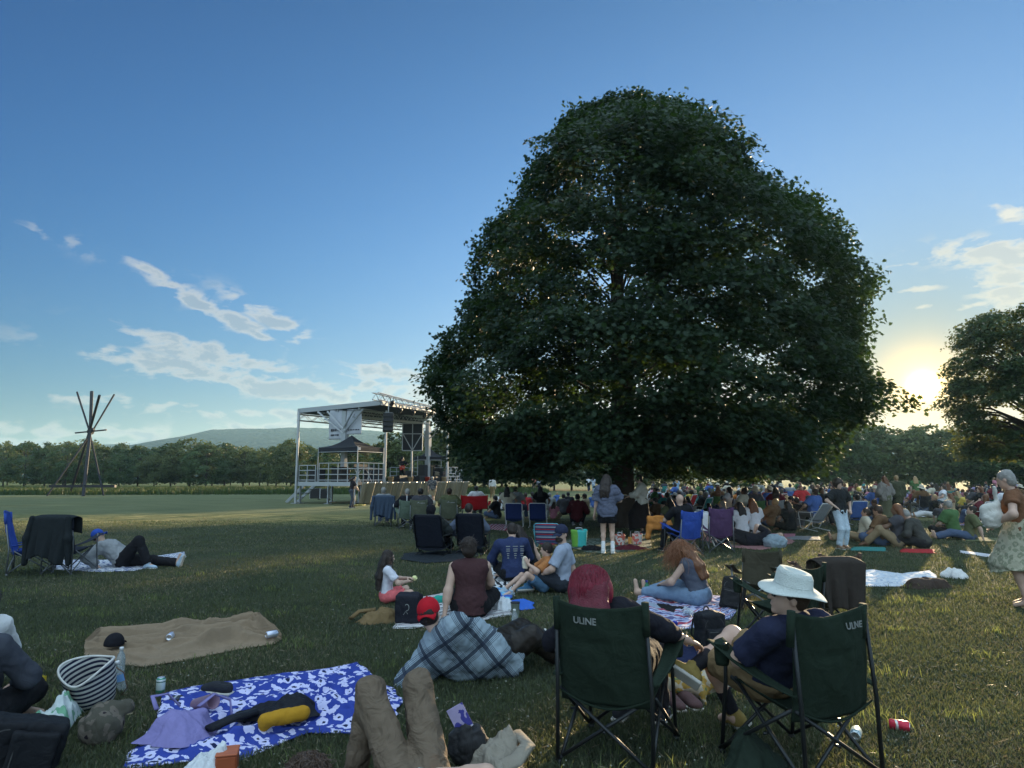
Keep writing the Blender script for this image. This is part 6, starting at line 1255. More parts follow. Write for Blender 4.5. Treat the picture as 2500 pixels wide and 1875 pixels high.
# basket
def basket():
    g = G(205, 1742); M = mat('navy_white_rope', (.5, .5, .5), .9, pattern=band_pattern([(0, (.55, .54, .50)), (.5, (.015, .02, .05))], 26, 2, .0), bump=.8, bscale=180, coord='Object')
    t = thing('striped_basket', 'round navy and white striped rope basket tilted on the grass', 'basket', (g.x, g.y+.14, .0)); t.rotation_euler = (R(20), R(-8), R(10)); t.location.z = .015; t.scale = (.84, .84, .92)
    prof = [(0, .0), (.11, 0), (.15, .03), (.175, .12), (.19, .24), (.19, .33), (.195, .335), (.185, .335), (.182, .24), (.165, .12), (.14, .04), (0, .015)]; m = MB(); n = 48; vs = []; fs = []
    for r_, z in prof:
        for k in range(n): a = 2*math.pi*k/n; sq = 1+.10*math.cos(2*a)*z/.33; dz = (.035*math.cos(2*a+.5) if z > .2 else 0); vs.append((r_*math.cos(a)*sq, r_*math.sin(a)/sq, z+dz*(z/.33)))
    for i in range(len(prof)-1):
        for k in range(n): k2 = (k+1) % n; fs.append((i*n+k, i*n+k2, (i+1)*n+k2, (i+1)*n+k))
    m.add(vs, fs); m.build('body', M, t, smooth=True); m = MB(); m.tube([(.19*math.cos(a)*(1+.10*math.cos(2*a)), .19*math.sin(a)/(1+.10*math.cos(2*a)), .333+.035*math.cos(2*a+.5)) for a in np.linspace(0, 6.283, 41)], .009, 6, cap=False); m.build('rim', mat('white_rope', (.62, .60, .56), .9, bump=.6), t, smooth=True); LE = mat('brown_leather', (.10, .055, .03), .5, bump=.2)
    for s in (-1, 1):
        m = MB(); m.tube([(s*.09*1, -.17, .27), (s*.10, -.20, .2), (s*.12, -.21, .05), (s*.10, -.23, -.0)] if s < 0 else [(.18, .05, .28), (.24, .06, .2), (.25, .04, .08), (.20, .02, .03)], .011, 6, flat=.35); m.build('handle', LE, t, smooth=True)
basket()
# bags, clothes
LAV = cl('lavender', (.21, .19, .40)); heap('tote_bag', 'lavender canvas shoulder bag slumped on the leopard blanket', 'bag', G(425, 1825)+Vector((0, .08, .04)), (.24, .17), .11, LAV, .035, 9, 5, .3, ((-.08, 0, .10, .05), (.12, .05, .08, .05)), tubes([([(-.16, .10, .14), (-.20, .17, .20), (-.12, .24, .19), (-.04, .20, .12)], .016), ([(.08, .12, .13), (.16, .22, .17), (.26, .24, .12), (.28, .14, .05)], .016)], LAV, 'handle'))
BSH = cl('black_shell', (.012, .013, .018), rough=.6); heap('jacket', 'black jacket thrown across the leopard blanket', 'jacket', G(675, 1775)+Vector((0, .05, .06)), (.30, .15), .07, BSH, .05, 11, 7, .45, ((.12, .04, .10, .07),), tubes([([(-.15, -.04, .05), (-.30, -.10, .05), (-.44, -.19, .035)], .045)], BSH, 'sleeve'))
blob('belt_bag', 'mustard yellow belt bag lying on the black jacket', 'bag', G(690, 1800), [('cap', (-.11, -.02, .11), (.10, .07, .12), .038, .045), ('cap', (-.11, -.02, .06), (-.18, -.05, .03), .012, .008)], cl('mustard', (.42, .22, .02)), nz=(.004, 30, 3), vox=.009)
m_ = cl('white_plastic_bag', (.60, .62, .64), rough=.35)
heap('plastic_bag', 'crumpled white plastic bag at the bottom edge on the leopard blanket', 'bag', G(500, 1905)+Vector((0, .05, 0)), (.16, .13), .11, m_, .05, 24, 9, 0, ((.06, .02, .05, .06),), power=3)
t = thing('food_box', 'rust coloured box beside the white plastic bag at the bottom edge', 'box', G(553, 1893), R(15)); m = MB(); m.box((0, 0, .06), (.11, .14, .12), bev=.008); m.build('body', mat('rust_card', (.33, .08, .03), .6), t); m = MB(); m.box((0, 0, .126), (.115, .145, .012), bev=.004); m.build('lid', mat('rust_card_lid', (.40, .11, .05), .6), t)
t = thing('notebook', 'small black notebook with white strip on the leopard blanket', 'notebook', G(427, 1722)+Vector((0, 0, .035)), R(10)); m = MB(); m.box((0, 0, .01), (.07, .11, .02), bev=.003); m.build('cover', BLK, t); m = MB(); m.box((0, 0, .0215), (.014, .085, .002)); m.build('strip', WPAINT, t)
def shoe_thing(label, g, yaw, m, z=0, group=None, s=1.0, tilt=0):
    t = thing('shoe', label, 'shoe', (g.x, g.y, z), yaw, group); t.rotation_euler = (tilt, 0, yaw); t.scale = (s, s, s)
    l = [('ell', (0, -.08, .045), None, (.040, .055, .05)), ('ell', (0, .0, .045), None, (.043, .09, .042)), ('ell', (0, .09, .03), None, (.046, .055, .032)), ('ell', (0, -.07, .11), None, (.026, .045, .05), .01, 'sub')]
    link('upper', sdf_mesh('upper', l, .008, .03, None, [((0, 0, .012), (0, 0, -1))]), m, t); m2 = MB(); m2.sheet(lambda u, v: Vector(((u-.5)*.09*(1-.25*(2*v-1)**2), -.13+.27*v, .018)), 6, 14, .018); m2.build('sole', mat('rubber_sole', (.55, .53, .48), .7, bump=.05), t, smooth=True)
SUE = cl('dusty_rose_suede', (.10, .06, .06)); shoe_thing('dusty rose sneaker under the canvas tote, left of the pair', G(1640, 1725), R(195), SUE, group='pair of rose sneakers', s=1.1); shoe_thing('dusty rose sneaker under the canvas tote, right of the pair', G(1678, 1722), R(200), SUE, group='pair of rose sneakers', s=1.1)
shoe_thing('white and green shoe standing behind the canvas tote', G(1768, 1680), R(100), cl('white_green', (.50, .56, .52)), z=.02); shoe_thing('black sandal on the leopard blanket', G(530, 1703), R(70), BLKF, z=.03)
blob('tote_bag', 'cream canvas tote with yellow print collapsed between the green chairs', 'bag', G(1686, 1715), [('ell', (-.12, .06, .13), None, (.11, .09, .10)), ('ell', (.05, .05, .11), None, (.15, .09, .08)), ('ell', (.17, .05, .14), None, (.07, .07, .06)), ('ell', (-.14, .02, .20), None, (.07, .06, .06), .02, 'sub'), ('ell', (.17, .0, .19), None, (.06, .05, .05), .02, 'sub'), ('cap', (.05, -.04, .10), (.09, -.06, -.0), .012, .010)], cl('cream_canvas', (.42, .38, .28), pattern=leopard((.42, .38, .29), (.36, .24, .06), (.10, .16, .08), 14)), nz=(.012, 24, 6), vox=.010)
def backpack(label, loc, rot, m, s=1.0, extra=None):
    t = thing('backpack', label, 'bag', loc); t.rotation_euler = rot; t.scale = (s, s, s)
    link('body', sdf_mesh('body', [('box', (0, 0, .21), None, (.15, .09, .20)), ('ell', (0, 0, .36), None, (.14, .085, .09))], .011, .05, [(-.010, 16, 4), (-.004, 42, 6)]), m, t)
    link('pocket', sdf_mesh('pocket', [('box', (0, -.095, .15), None, (.115, .045, .115))], .010, .03, [(-.006, 24, 9)]), m, t)
    k = MB(); k.tube([(.12*math.cos(a), -.093+.0*a, .29+.10*math.sin(a)) for a in np.linspace(0, math.pi, 12)], .004, 5); k.tube([(-.105, -.142, .24), (.105, -.142, .24)], .004, 5); k.build('zip', mat('dark_zip', (.10, .10, .10), .35, .5, bump=0), t)
    for q in (-1, 1): k = MB(); k.tube([(q*.06, .09, .40), (q*.10, .17, .33), (q*.12, .18, .18), (q*.12, .10, .05)], .018, 7, flat=.35); k.build('strap', m, t, smooth=True)
    k = MB(); k.tube([(-.04, .05, .43), (-.02, .06, .475), (.02, .06, .475), (.04, .05, .43)], .009, 6); k.build('handle', m, t, smooth=True)
    return t
backpack('black backpack standing on the navy sheet beside the hatted man', G(1735, 1592), (0, 0, R(20)), cl('black_nylon', (.015, .016, .02), rough=.6), .85)
backpack('black backpack slumped behind the green armrest of the rear chair', G(1785, 1488), (R(-12), R(8), R(-25)), cl('black_nylon2', (.018, .018, .02), rough=.6), .9)
heap('tee_shirt', 'black tee with white lettering lying on the purple striped blanket', 'clothes', G(1625, 1490)+Vector((0, 0, .02)), (.28, .20), .04, cl('black_tee_print', (.02, .02, .02), pattern=leopard((.014, .014, .016), (.014, .014, .016), (.45, .47, .52), 4)), .03, 12, 6)
heap('jacket', 'pale blue grey jacket bunched at the corner of the purple striped blanket', 'jacket', G(1578, 1490), (.17, .30), .10, cl('pale_blue_fleece', (.26, .30, .38)), .05, 12, 7, .2, power=3)
TC = cl('tan_canvas', (.17, .115, .055)); heap('jacket', 'tan canvas jacket folded beside the black cooler bag', 'jacket', G(922, 1520)+Vector((0, .05, 0)), (.24, .16), .09, TC, .06, 11, 3, 0, ((.10, 0, .12, .06),), tubes([([(-.05, .08, .12), (-.24, .06, .10), (-.30, -.05, .05)], .05)], TC, 'sleeve'), power=3)
t = blob('cooler_bag', 'black lunch cooler bag with a small white emblem on the striped blanket', 'bag', G(998, 1522), [('box', (0, 0, .16), None, (.135, .09, .155)), ('cap', (-.10, 0, .32), (.10, 0, .33), .012, .012)], cl('black_cooler', (.014, .015, .022), rough=.6), nz=(.004, 20, 3), yaw=R(-12), vox=.01)
m = MB(); m.tube([(.01+.025*math.cos(a), -.098, .19+.035*math.sin(a)) for a in np.linspace(-1.8, 2.4, 9)], .004, 5); m.tube([(-.03, -.098, .11), (.0, -.098, .15), (.02, -.098, .12)], .003, 5); m.build('emblem', WTXT, t)
blob('water_pouch', 'teal green bottle pouch lying on the striped blanket', 'pouch', G(1082, 1474), [('cap', (-.08, 0, .05), (.08, .03, .05), .05, .045)], cl('teal', (.03, .30, .24)), nz=(.006, 30, 3))
heap('plastic_bag', 'white plastic bag between the striped blanket and the boy in orange', 'bag', G(1220, 1488), (.19, .16), .14, m_, .05, 20, 8, power=3)
OAT = cl('oatmeal_knit', (.27, .24, .195), wrinkle=.6); heap('sweater', 'crumpled oatmeal sweater at the bottom edge', 'clothes', G(1215, 1895)+Vector((0, .10, 0)), (.19, .22), .11, OAT, .055, 13, 5, 0, ((.06, .08, .10, .08), (-.08, -.04, .08, .03)), tubes([([(.10, .12, .15), (.17, .02, .12), (.10, -.12, .09), (-.02, -.17, .06)], .045)], OAT, 'sleeve'), power=3)
t = blob('handbag', 'dark leather handbag with a printed ticket sticking out', 'handbag', G(1140, 1880), [('ell', (0, .05, .12), None, (.10, .07, .12)), ('cap', (.06, .05, .20), (.10, .08, .12), .014, .014), ('ell', (0, .05, .24), None, (.06, .04, .05), .02, 'sub')], cl('dark_leather', (.03, .03, .032), rough=.4), nz=(.010, 30, 5), vox=.009)
m = MB(); m.box((-.045, .05, .26), (.10, .008, .14), Matrix.Rotation(-.5, 3, 'Y')); m.build('ticket', mat('ticket_print', (.4, .35, .55), .6, pattern=leopard((.42, .36, .56), (.06, .06, .30), (.62, .60, .70), 14)), t)
backpack('black backpack lying on its side in the bottom left corner', G(150, 1872)+Vector((0, 0, .10)), (R(8), R(-78), R(20)), cl('black_pack', (.012, .013, .016), rough=.7), .95)
blob('cloth_bundle', 'dark floral drawstring bag on the grass by the basket', 'bundle', G(232, 1820), [('ell', (0, .05, .09), None, (.12, .09, .10)), ('cap', (-.04, .08, .18), (.12, .12, .19), .03, .03)], cl('dark_floral_bag', (.06, .06, .05), pattern=leopard((.075, .07, .055), (.13, .11, .09), (.02, .015, .02), 12)), nz=(.010, 26, 4))
t = thing('paper_wrapper', 'small yellow wrapper on the grass beside the charcoal shirt', 'wrapper', G(103, 1672)); m = MB(); m.sheet(lambda u, v: Vector(((u-.5)*.05, .01*math.sin(u*9), .005+.07*v+.01*math.sin(u*7+v*5))), 6, 6, .002); m.build('paper', mat('yellow_wrap', (.55, .42, .04), .5), t)
heap('jacket', 'dark green jacket heaped on the grass behind the right green chair', 'jacket', G(1850, 1880)+Vector((0, .06, 0)), (.20, .17), .12, cl('dark_green_fleece', (.018, .028, .020)), .06, 12, 4, .3, ((-.05, .04, .09, .08),), power=3)
blob('jacket', 'crumpled jacket of mauve plaid stuffed in the left armrest of the green chair', 'jacket', CA+rotz((-.34, .05, .45), YA), [('ell', (0, 0, .08), None, (.06, .12, .12)), ('cap', (0, -.04, .02), (.02, .05, .18), .05, .05)], cl('mauve_plaid', (.16, .13, .15)), nz=(.012, 30, 5))
heap('pillow', 'dark cushion under the corner of the pale blue blanket', 'pillow', G(2262, 1434), (.38, .20), .13, cl('dark_cushion', (.05, .035, .028)), .03, 8, 3, power=4)
heap('plastic_bag', 'white and black plastic bag alone on the grass at the right', 'bag', G(2330, 1410), (.20, .15), .14, cl('white_black_bag', (.5, .5, .5), pattern=leopard((.60, .60, .58), (.60, .60, .58), (.05, .05, .05), 4)), .06, 16, 7, power=3)
blob('pillow', 'blue grey rolled sweater under the head of the sleeper', 'pillow', G(1893, 1337), [('ell', (0, 0, .13), None, (.26, .16, .15))], cl('blue_grey_knit', (.24, .30, .34), wrinkle=.9), nz=(.020, 20, 3), vox=.018)
t = thing('straw_hat', 'cream sun hat lying on the dusty pink blanket', 'hat', G(1787, 1331)); m = MB(); m.lathe([(.24, .01), (.17, .02), (.12, .03), (.115, .13), (.08, .16), (0, .16)], n=24); m.build('crown', cl('cream_straw', (.50, .46, .32)), t, smooth=True); m = MB(); m.lathe([(.121, .032), (.119, .055)], n=24, closed=False); m.build('band', TAN, t)
p = person('person in black asleep on the dusty pink blanket with an arm over the chest', G(1840, 1333), R(-90), dict(P=(0, -.1, .14), N=(.02, .42, .16), S=(-.3, 0, .95), H=(.02, .62, .24), HF=(.8, 0, .6), HU=(0, 1, .2), AL=(-.12, .1, .1), AR=(-.28, .1, .22), PR=(0, 0, 1), FL=(.05, -.9, .08), FR=(-.1, -.85, .12), TL=(0, -.4, 1), TR=(0, -.4, 1)), top=cl('black_cotton', (.014, .014, .02)), bottom=cl('black_trouser', (.015, .015, .018)), hair=H_AUB, sleeve=.4, vox=.018, shoes=BLKF, hem=.1)
# bags by the trunk
def shopper(label, g, m, w=.34, h=.42, d=.20, yaw=0, name='shopping_bag'):
    t = thing(name, label, 'bag', g, yaw); b = MB(); b.sheet(lambda u, v: Vector((math.cos(u*2*math.pi)*w/2*(abs(math.cos(u*2*math.pi))**-.35 if abs(math.cos(u*2*math.pi)) > .02 else 1)*(.82+.18*v), math.sin(u*2*math.pi)*d/2, h*v+.02*math.sin(u*6.28*2)*v)), 28, 8, .004); b.add([(-w*.4, -d*.4, .01), (w*.4, -d*.4, .01), (w*.4, d*.4, .01), (-w*.4, d*.4, .01)], [(0, 1, 2, 3)]); b.build('body', m, t, smooth=True)
    for s in (-1, 1): b = MB(); b.tube([(-w*.22, s*d*.42, h*.95), (-w*.16, s*d*.42, h+.05), (w*.16, s*d*.42, h+.05), (w*.22, s*d*.42, h*.95)], .008, 5); b.build('handle', WPAINT, t, smooth=True)
    return t
BG = mat('teal_green_shopper', (.2, .5, .3), .6, bump=.1, pattern=band_pattern([(0, (.05, .42, .40)), (.5, (.16, .40, .06)), (.95, (.10, .40, .36))], 2.2, 0, .1))
shopper('teal and lime green shopping bag standing left of the standing woman', G(1414, 1336), BG, .40, .40, .22); t = shopper('red and clear drinks bag on the blanket by the trunk', G(1514, 1332), mat('red_clear_bag', (.45, .10, .06), .4, pattern=leopard((.42, .10, .07), (.55, .50, .46), (.45, .05, .05), 7), bump=.1), .26, .26, .16, name='drinks_bag'); shopper('clear bag with red print right of the red drinks bag', G(1556, 1330), mat('clear_red_bag', (.5, .45, .42), .4, pattern=leopard((.50, .46, .42), (.50, .12, .10), (.55, .52, .5), 8), bump=.1), .26, .26, .16, name='drinks_bag')
heap('jacket', 'maroon jacket lying in front of the drinks bags', 'jacket', G(1538, 1342), (.45, .22), .10, cl('maroon_fleece', (.09, .018, .025)), .06, 8, 4, power=3)
heap('jacket', 'black jacket beside the teal and lime shopping bag', 'jacket', G(1446, 1344), (.30, .2), .11, cl('black_fleece', (.012, .012, .014)), .06, 9, 6, power=3)
blob('cloth_bundle', 'orange tie-dyed cloth draped on the chair left of the bald man', 'cloth', G(1612, 1345), [('box', (0, .1, .62), None, (.24, .05, .14)), ('cap', (-.2, .1, .55), (-.26, .05, .30), .05, .03), ('cap', (.22, .1, .60), (.24, .1, .42), .05, .04)], cl('orange_tie_dye', (.50, .20, .05), var=.5, nscale=6), nz=(.02, 14, 4), vox=.02)
shopper('plain white carrier bag hanging between the blue and the purple chairs', G(1712, 1335)+Vector((0, 0, .35)), mat('white_poly', (.60, .60, .62), .5, bump=.2), .40, .46, .2, name='carrier_bag')
# ---------------- chairs and people of the middle distance ----------------
COLS = dict(white=(.60, .60, .62), cream=(.50, .46, .36), grey=(.24, .25, .26), charcoal=(.06, .06, .07), black=(.014, .014, .016), navy=(.03, .04, .09), blue=(.06, .12, .33), skyblue=(.25, .38, .52), teal=(.04, .20, .19), green=(.06, .13, .05), olive=(.11, .12, .06), red=(.38, .03, .035), maroon=(.12, .02, .03), pink=(.50, .20, .26), orange=(.48, .17, .05), brown=(.13, .075, .04), tan=(.34, .26, .17), yellow=(.50, .38, .08), lilac=(.28, .24, .40))
def cm(n): return cl('c_'+n, COLS[n], bump=.15)
def dark(n): return cl('d_'+n, {'black': (.02, .02, .022), 'denim': (.07, .10, .17), 'khaki': (.24, .18, .11), 'grey': (.13, .13, .14), 'white': (.5, .5, .5)}[n], bump=.15)
HM = dict(black=H_BLACK, brown=H_BROWN, dark=H_DARK, auburn=H_AUB, blond=H_BLOND, grey=H_GREY)
def proto_person(kind, long, hat=None):
    ps = dict(sit=pose_sit(), knees=pose_knees(), out=pose_legsout(), chair=pose_chair(), stand=pose_stand(), low=pose_chair(.24, P=(0, .02, .34), N=(0, -.20, .80), FL=(-.13, .62, .09), FR=(.13, .68, .09)))[kind]
    o = person('proto', (0, 0, 0), 0, ps, top=cm('grey'), bottom=dark('denim'), hair=H_DARK, hairlen=.22 if long else 0, hairvol=1.08, female=long, sleeve=.42 if not long else .3, legcov=1.0, puff=.02, hem=.06, vox=.022, shoes=None, hat=hat, feet=True); return o
PP = {}
for k in ('sit', 'knees', 'out', 'chair', 'stand', 'low'):
    for lg in (False, True): PP[(k, lg)] = proto_person(k, lg)
PP[('sit', 'cap')] = proto_person('sit', False, ('cap', cm('black'))); PP[('chair', 'brim')] = proto_person('chair', False, ('brim', cm('cream')))
for k, o in PP.items():
    for ch in o.children:
        for s in ch.material_slots: pass
FIRST = {}
def setm(o, part, m):
    for ch in KIDS_OF(o):
        if ch.name.split('.')[0] in part and ch.material_slots: ch.material_slots[0].link = 'OBJECT'; ch.material_slots[0].material = m
CH_ = {}
def KIDS_OF(o): return CH_.get(o.name, [])
def clone(proto):
    key = proto.name
    if key not in FIRST: FIRST[key] = 1; CH_[proto.name] = list(KIDS[key]); return proto
    o = proto.copy(); COL.objects.link(o); l = []
    for ch in KIDS[key]:
        c = ch.copy(); COL.objects.link(c); c.parent = o; l.append(c)
        for g_ in KIDS.get('sub'+key, {}).get(ch.name, []): d = g_.copy(); COL.objects.link(d); d.parent = c
    CH_[o.name] = l; return o
def put(kind, lg, loc, yaw, top, bot, hair, label, s=1.0, skin_t='fair', group=None):
    o = clone(PP[(kind, lg)]); o.location = loc; o.rotation_euler = (0, 0, yaw); o.scale = (s, s, s)
    setm(o, ('shirt',), cm(top)); setm(o, ('trousers', 'shorts', 'skirt'), dark(bot)); setm(o, ('hair',), HM[hair]); setm(o, ('body',), skin(skin_t)); tag(o, label, 'person', group); o.name = 'person'; CH_[o.name] = CH_.get(o.name) or CH_.pop(o.name, None) or []
    return o
# the chairs that can be made out
GRN2 = cl('grey_olive_canvas', (.10, .11, .075)); NV2 = cl('navy_sling', (.018, .030, .10)); BL2 = cl('royal_canvas', (.035, .075, .32)); PUR = cl('plum_canvas', (.085, .045, .10)); REDC = cl('red_canvas', (.36, .015, .02)); OLV = cl('dark_olive_canvas', (.05, .045, .03))
def chair_at(px, py, yaw, fab, label, **k): return quad_chair(label, G(px, py), R(yaw), fab, **k)
chair_at(78, 1398, -62, BL2, 'tall royal blue camp chair at the far left with printed headrest', bt=1.02, tube=GREY_TUBE, logo=True, W=.60, high=1)
chair_at(170, 1398, -6, cl('charcoal_canvas', (.03, .035, .05)), 'camp chair under a black jacket beside the royal blue chair', tube=GREY_TUBE, nohold=True)
draped('black jacket draped over the camp chair at the left', 'jacket', G(170, 1398), R(-6), .70, .97, .28, cl('black_coat', (.016, .020, .022)), depth=.22, y0=-.52)
quad_chair('navy camp chair mostly hidden under the denim jacket', G(935, 1283), R(10), NV2, tube=GREY_TUBE, nohold=True)
draped('faded dark denim jacket draped over a camp chair in front of the stage', 'jacket', G(935, 1283), R(10), .72, 1.0, .32, cl('dark_denim_jacket', (.045, .065, .10)), depth=.22, y0=-.54)
chair_at(1027, 1293, -4, GRN2, 'olive camp chair with grey top and mountain emblem, left of two', tube=GREY_TUBE, logo=True, bt=.95); chair_at(1097, 1290, 0, GRN2, 'olive camp chair with grey top and mountain emblem, right of two', tube=GREY_TUBE, logo=True, bt=.95)
chair_at(992, 1290, 14, cl('mint_canvas', (.12, .16, .12)), 'pale green camp chair under the person in the striped black hoodie', tube=GREY_TUBE)
quad_chair('wide red double camp chair before the field', G(1160, 1262), R(-3), REDC, W=1.12, bt=.90, sag=.03, tube=TUBE, name='double_chair')
def bc(px, py, yaw, fab, tube, label, **k): return beach_chair(label, G(px, py), R(yaw), fab, tube, **k)
bc(1256, 1288, -6, NV2, WTUBE, 'navy beach chair with white arms, left of the pair', bt=.80, seat=.26, lean=.25); bc(1314, 1288, -6, NV2, WTUBE, 'navy beach chair with white arms, right of the pair', bt=.80, seat=.26, lean=.25)
bc(1340, 1345, -12, cl('striped_sling', (.1, .1, .2), coord='Object', pattern=band_pattern([(0, (.05, .10, .20)), (.3, (.30, .03, .05)), (.55, (.05, .06, .12)), (.8, (.35, .40, .45))], 9, 2)), mat('teal_tube', (.10, .32, .38), .4), 'striped beach chair with teal rounded frame behind the man in sunglasses', bt=.62, seat=.2, lean=.3, name='beach_chair')
LB = cl('black_mesh', (.012, .014, .022))
bc(1058, 1356, -14, LB, TUBE, 'low black reclining chair holding the hooded person', bt=.86, seat=.16, lean=.32, W=.62); bc(1155, 1350, -10, LB, TUBE, 'low black reclining chair holding the man in grey', bt=.86, seat=.16, lean=.32, W=.60)
chair_at(1668, 1352, 22, BL2, 'blue camp chair holding the bald man', tube=GREY_TUBE, bt=.93); chair_at(1750, 1346, 4, PUR, 'empty plum coloured camp chair right of the blue one', tube=GREY_TUBE, bt=.97)
chair_at(1852, 1478, 150, OLV, 'dark olive camp chair turned away behind the woman in the grey vest', tube=GREY_TUBE, bt=.66, sh=.30, W=.5, nohold=True); chair_at(1905, 1575, 30, GREEN, 'dark green camp chair whose armrest shows left of the white hat', bt=.80, sh=.40, arm=True, W=.5)
chair_at(1992, 1520, 8, OLV, 'low camp chair under a large dark brown coat behind the white hat', tube=TUBE, bt=.70, sh=.30, W=.44); draped('large dark brown coat draped over the camp chair behind the white hat', 'coat', G(1992, 1520), R(8), .50, .74, .22, cl('dark_brown_coat', (.035, .028, .024)), depth=.20, y0=-.54, name='coat', sleeves=False)
chair_at(2020, 1478, 5, cl('umber_canvas', (.07, .045, .035)), 'umber camp chair whose back rises above the brown coat', bt=.68, sh=.3)
pp = person
pp('person with black hood up in the low black chair', G(1058, 1352), R(-14), pose_chair(.17, P=(0, 0, .27), N=(0, -.14, .76), AL=(-.34, .15, .35), HF=(0, 1, -.1), FL=(-.14, .75, .09), FR=(.14, .75, .09)), top=cl('dark_olive_hood', (.02, .024, .024)), bottom=dark('black'), hair=cl('hood_black', (.010, .010, .013)), hairvol=1.2, female=True, sleeve=.95, puff=.03, vox=.018)
pp('man with short dark hair and grey blue shirt in the low black chair', G(1152, 1346), R(-10), pose_chair(.17, P=(0, 0, .27), N=(-.03, -.12, .78), AL=(-.40, .05, .35), HF=(.2, 1, -.1), FL=(-.14, .75, .09), FR=(.14, .75, .09)), top=cl('grey_blue_shirt', (.10, .12, .17)), bottom=dark('black'), hair=H_DARK, hairvol=1.04, sleeve=.95, puff=.02, vox=.018)
pp('bald man in black in the blue camp chair', G(1664, 1350), R(22), pose_chair(AL=(-.24, .3, .62), N=(-.06, -.10, 1.0)), top=cm('black'), bottom=dark('black'), hair=None, vox=.018, shoes=BLKF, socks=cl('black_sock', (.02, .02, .025)), glasses=True)
pp('person in black hoodie with white sleeve stripe near the stage', G(995, 1288), R(10), pose_chair(N=(-.03, -.05, 1.0), HF=(-.6, 1, 0)), top=cl('black_white_hoodie', (.02, .02, .02), pattern=band_pattern([(0, (.015, .015, .02)), (.86, (.5, .5, .5)), (.93, (.015, .015, .02))], 2.3, 0)), bottom=dark('black'), hair=H_GREY, vox=.02, sleeve=.95, puff=.02, shoes=BLKF)
pp('person in dark maroon hoodie crouching on the grass left of the standing woman', G(1408, 1283), R(-12), dict(P=(0, 0, .28), N=(.02, .22, .78), H=(.02, .30, .94), HF=(.2, 1, -.2), AL=(-.14, .52, .45), AR=(.16, .52, .45), FL=(-.14, .10, .09), FR=(.14, .10, .09), KL=(-.3, 1, .3), KR=(.3, 1, .3)), top=cl('maroon_hoodie', (.10, .022, .028)), bottom=dark('black'), hair=H_BLACK, hairvol=1.08, sleeve=.95, puff=.035, hem=.10, vox=.02, shoes=cm('grey'))
pp('person hunched in dark striped shirt with tan vest in the glare at the right', G(2256, 1338), R(40), pose_sit(N=(0, .22, .60), H=(0, .34, .70), HF=(0, .8, -.6)), top=cl('dark_stripe_shirt', (.05, .05, .045)), bottom=dark('black'), hair=H_GREY, build_w=1.0, sleeve=.9, puff=.012, hem=.05, hairvol=1.05, vox=.018, s=1.06)
